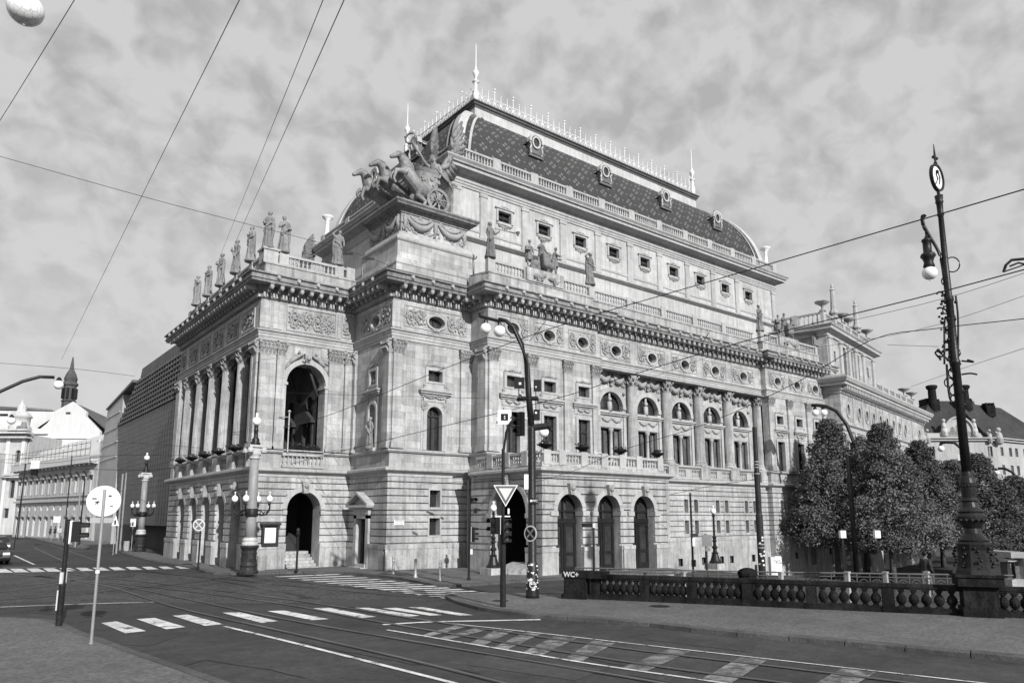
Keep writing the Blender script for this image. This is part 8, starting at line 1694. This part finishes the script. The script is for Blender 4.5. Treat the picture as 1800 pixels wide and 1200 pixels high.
# ================================================================== OVERHEAD WIRES
WIREM = mat('overhead_wire', .02, .6)
wires = [  # (points (u, v, depth), radius)
 ([(-60, 302, 22), (0, 212, 20), (131, 0, 14), (170, -70, 12)], .008), ([(108, 632, 60), (249, 345, 30), (421, 0, 15), (455, -80, 13)], .010),
 ([(385, 455, 60), (445, 305, 35), (568, 0, 16), (600, -90, 14)], .010), ([(412, 430, 55), (470, 300, 35), (605, 0, 16), (640, -90, 14)], .012),
 ([(-60, 259, 30), (0, 275, 30), (249, 345, 30), (412, 388, 33), (600, 437, 38), (688, 468, 40)], .012), ([(-60, 633, 50), (0, 638, 50), (140, 649, 48), (237, 661, 60)], .014),
 ([(400, 760, 45), (540, 742, 42), (775, 650, 33), (960, 580, 28), (1250, 494, 22), (1800, 333, 15), (2000, 270, 13)], .016),
 ([(420, 838, 48), (700, 768, 36), (960, 705, 29), (1090, 665, 26), (1300, 602, 21), (1600, 527, 17), (1800, 474, 15), (2000, 420, 13)], .015),
 ([(880, 862, 40), (1000, 830, 36), (1090, 792, 32), (1240, 745, 27), (1400, 672, 23), (1530, 598, 20), (1640, 578, 19), (1800, 560, 17), (2000, 535, 15)], .012),
 ([(1100, 680, 30), (1300, 610, 25), (1620, 535, 19), (1800, 480, 17)], .007), ([(1370, 620, 30), (1600, 583, 24), (1800, 520, 20)], .007), ([(1560, 606, 26), (1650, 609, 22)], .007), ([(1600, 680, 40), (1690, 648, 30), (1800, 612, 22)], .009),
 ([(590, 868, 48), (760, 850, 42), (980, 838, 36), (1180, 842, 40), (1420, 845, 45)], .010), ([(-60, 805, 60), (60, 815, 60), (200, 800, 58), (300, 800, 55), (430, 800, 48)], .016), ([(-60, 840, 60), (0, 838, 60), (120, 825, 60), (240, 826, 60), (300, 822, 58)], .02), ([(-60, 792, 60), (60, 800, 62), (160, 786, 60)], .014), ([(-60, 815, 50), (40, 805, 55), (150, 800, 60)], .014),
 ([(200, 776, 55), (320, 784, 52), (470, 796, 48), (612, 790, 44)], .012), ([(500, 690, 44), (620, 694, 42), (860, 700, 36)], .009), ([(700, 830, 40), (820, 826, 38), (1020, 815, 36)], .007),
 ([(1180, 868, 40), (1260, 852, 40), (1330, 842, 38)], .014), ([(930, 600, 33), (968, 545, 31), (935, 515, 36)], .012), ([(1232, 607, 40), (1246, 585, 40)], .02), ([(420, 868, 48), (520, 835, 44), (640, 836, 42)], .010)]
WL = ['wire running steeply from the left edge up to the top, left of all others', 'steep wire from beside the church turret up to the top edge', 'left one of two close steep wires rising from the portico statues to the top', 'right one of two close steep wires rising from the portico statues to the top', 'thin cross wire from the left edge down past the portico statues', 'thin wire across the sky above the church turret at the left', 'thick wire climbing from the portico across the facade to the upper right edge', 'thick wire climbing across the round windows to the right edge, second from top', 'wavy wire crossing in front of the attic tower to the right edge', 'very thin wire just under the second thick wire at the right', 'thin wire from the rear wing up to the right edge, above the wavy wire', 'short thin level wire from the attic tower to the ornate lamp', 'thin wire behind the ornate lamp rising over the mansard roof', 'wire at ledge height running past the porch towards the trees', 'level wire at the left edge crossing the scaffolded house in the middle', 'lowest thick wire at the left edge, crossing the scaffolded house', 'upper wire at the left edge over the scaffold deck', 'middle wire at the left edge touching the white signal board', 'sagging wire from the distant column lamp to the portico ledge', 'thin level wire crossing the portico arch at half height', 'faint wire crossing the corner block just above its ledge', 'short wire over the upper row of small windows by the steel pole', 'bent tie wire fixed to the cornice above the mast globes', 'short tie wire fixed to the cornice at the middle of the facade', 'thin wire with clamps running along the portico ledge']
for i, (pts, r) in enumerate(wires):
    mb = MB(); P = [PD(*p) for p in pts]; out = []
    for j in range(len(P)-1):
        p0, p1, p2, p3 = P[max(0, j-1)], P[j], P[j+1], P[min(len(P)-1, j+2)]
        for k in range(4): t = k/4; out.append(.5*((2*p1)+(p2-p0)*t+(2*p0-5*p1+4*p2-p3)*t*t+(3*p1-p0-3*p2+p3)*t*t*t))
    out.append(P[-1]); mb.tube(out, r, 5); tag(obj('overhead_wire', mb, WIREM), WL[i], 'wire', 'overhead tram wires')
# wire hardware
mb = MB()
for u, v, d, w in ((475, 801, 46, .35), (520, 796, 45, .3), (880, 742, 34, .2), (805, 838, 40, .3), (835, 838, 40, .12), (612, 446, 38, .25), (650, 455, 39, .25)): p = PD(u, v, d); mb.obox(p, RT*w, TC*.03, (0, 0, .05))
for u in (452, 470, 404, 420): P = [PD(u-5, 818, 46), PD(u-4, 806, 46), PD(u, 800, 46), PD(u+4, 806, 46), PD(u+5, 818, 46)]; mb.tube(P, .03, 5)
tag(obj('wire_insulators', mb, IRON2, kind=None), 'small dark clamps and hooped insulators on the span wires by the portico', 'wire fitting')
mb = MB(); P = [PD(u, v, 15) for u, v in ((1764, 478), (1768, 466), (1778, 457), (1800, 455), (1850, 452))]; mb.tube(P, .03, 6); mb.tube([PD(u, v, 15) for u, v in ((1775, 468), (1790, 462), (1810, 466))], .02, 5); mb.tube([PD(u, v, 15) for u, v in ((1764, 478), (1810, 462))], .015, 5)
tag(obj('wire_arm_fitting', mb, IRON), 'dark hooked wire fitting entering at the right edge', 'wire fitting')

# ================================================================== one object per separate piece
KEEP = ('carved', 'garland', 'lettering', 'graffiti', 'reins', 'scroll_bracket', 'relief', 'plants', 'sash', 'wreath', 'figure', 'head', 'chariot', 'scribble', 'baluster', 'capital', 'window', 'fanlight', 'glazed', 'emblem', 'wire', 'crown', 'limbs', 'vault', 'statue', 'festoon', 'dormer', 'person', 'jacket', 'glass_block')
def split_islands(o):
    me = o.data; n = len(me.vertices); par = list(range(n))
    def find(a):
        while par[a] != a: par[a] = par[par[a]]; a = par[a]
        return a
    for p in me.polygons:
        v = p.vertices; a = find(v[0])
        for q in v[1:]:
            b = find(q)
            if a != b: par[b] = a
    isl = {}
    for p in me.polygons: isl.setdefault(find(p.vertices[0]), []).append(p.index)
    if len(isl) < 2 or len(isl) > 400: return
    B = []
    for k, ps in isl.items():
        co_ = [me.vertices[v].co for p in ps for v in me.polygons[p].vertices]
        B.append([k, [min(c[i] for c in co_)-.03 for i in range(3)], [max(c[i] for c in co_)+.03 for i in range(3)]])
    g = list(range(len(B)))
    def fg(a):
        while g[a] != a: a = g[a]
        return a
    for i in range(len(B)):
        for j in range(i):
            if all(B[i][1][k] <= B[j][2][k] and B[j][1][k] <= B[i][2][k] for k in range(3)):
                a, b = fg(i), fg(j)
                if a != b: g[b] = a
    cl = {}
    for i in range(len(B)): cl.setdefault(fg(i), []).append(B[i][0])
    if len(cl) < 2 or len(cl) > 40: return
    kids = list(o.children); parts = []
    for c, ks in cl.items():
        fs = [p for k in ks for p in isl[k]]; mp = {}; vs = []; fl = []
        for p in fs:
            f = []
            for v in me.polygons[p].vertices:
                if v not in mp: mp[v] = len(vs); vs.append(tuple(me.vertices[v].co))
                f.append(mp[v])
            fl.append(f)
        m2 = bpy.data.meshes.new(me.name); m2.from_pydata(vs, [], fl); m2.materials.append(me.materials[0])
        if me.polygons[0].use_smooth: m2.polygons.foreach_set('use_smooth', [True]*len(fl))
        m2.update(); parts.append((len(fl), m2))
    parts.sort(key=lambda q: -q[0])
    o.data = parts[0][1]
    for _, m2 in parts[1:]:
        c = bpy.data.objects.new(o.name.split('.')[0], m2); COL.objects.link(c); c.parent = o.parent; c.matrix_basis = o.matrix_basis.copy()
        for k in ('label',):
            if k in o: c[k] = o[k]
for o in [q for q in bpy.data.objects if q.type == 'MESH' and q.parent is not None and q.get('kind') != 'stuff' and q.data.users == 1]:
    if o.modifiers or o.name.split('.')[0] == 'wing' or (any(k in o.name for k in KEEP) and not o.name.startswith(('carved_scrolls', 'window_surround', 'carved_capital'))): continue
    if o.children and o.name.split('.')[0] in ('sign_disc',): continue
    split_islands(o)
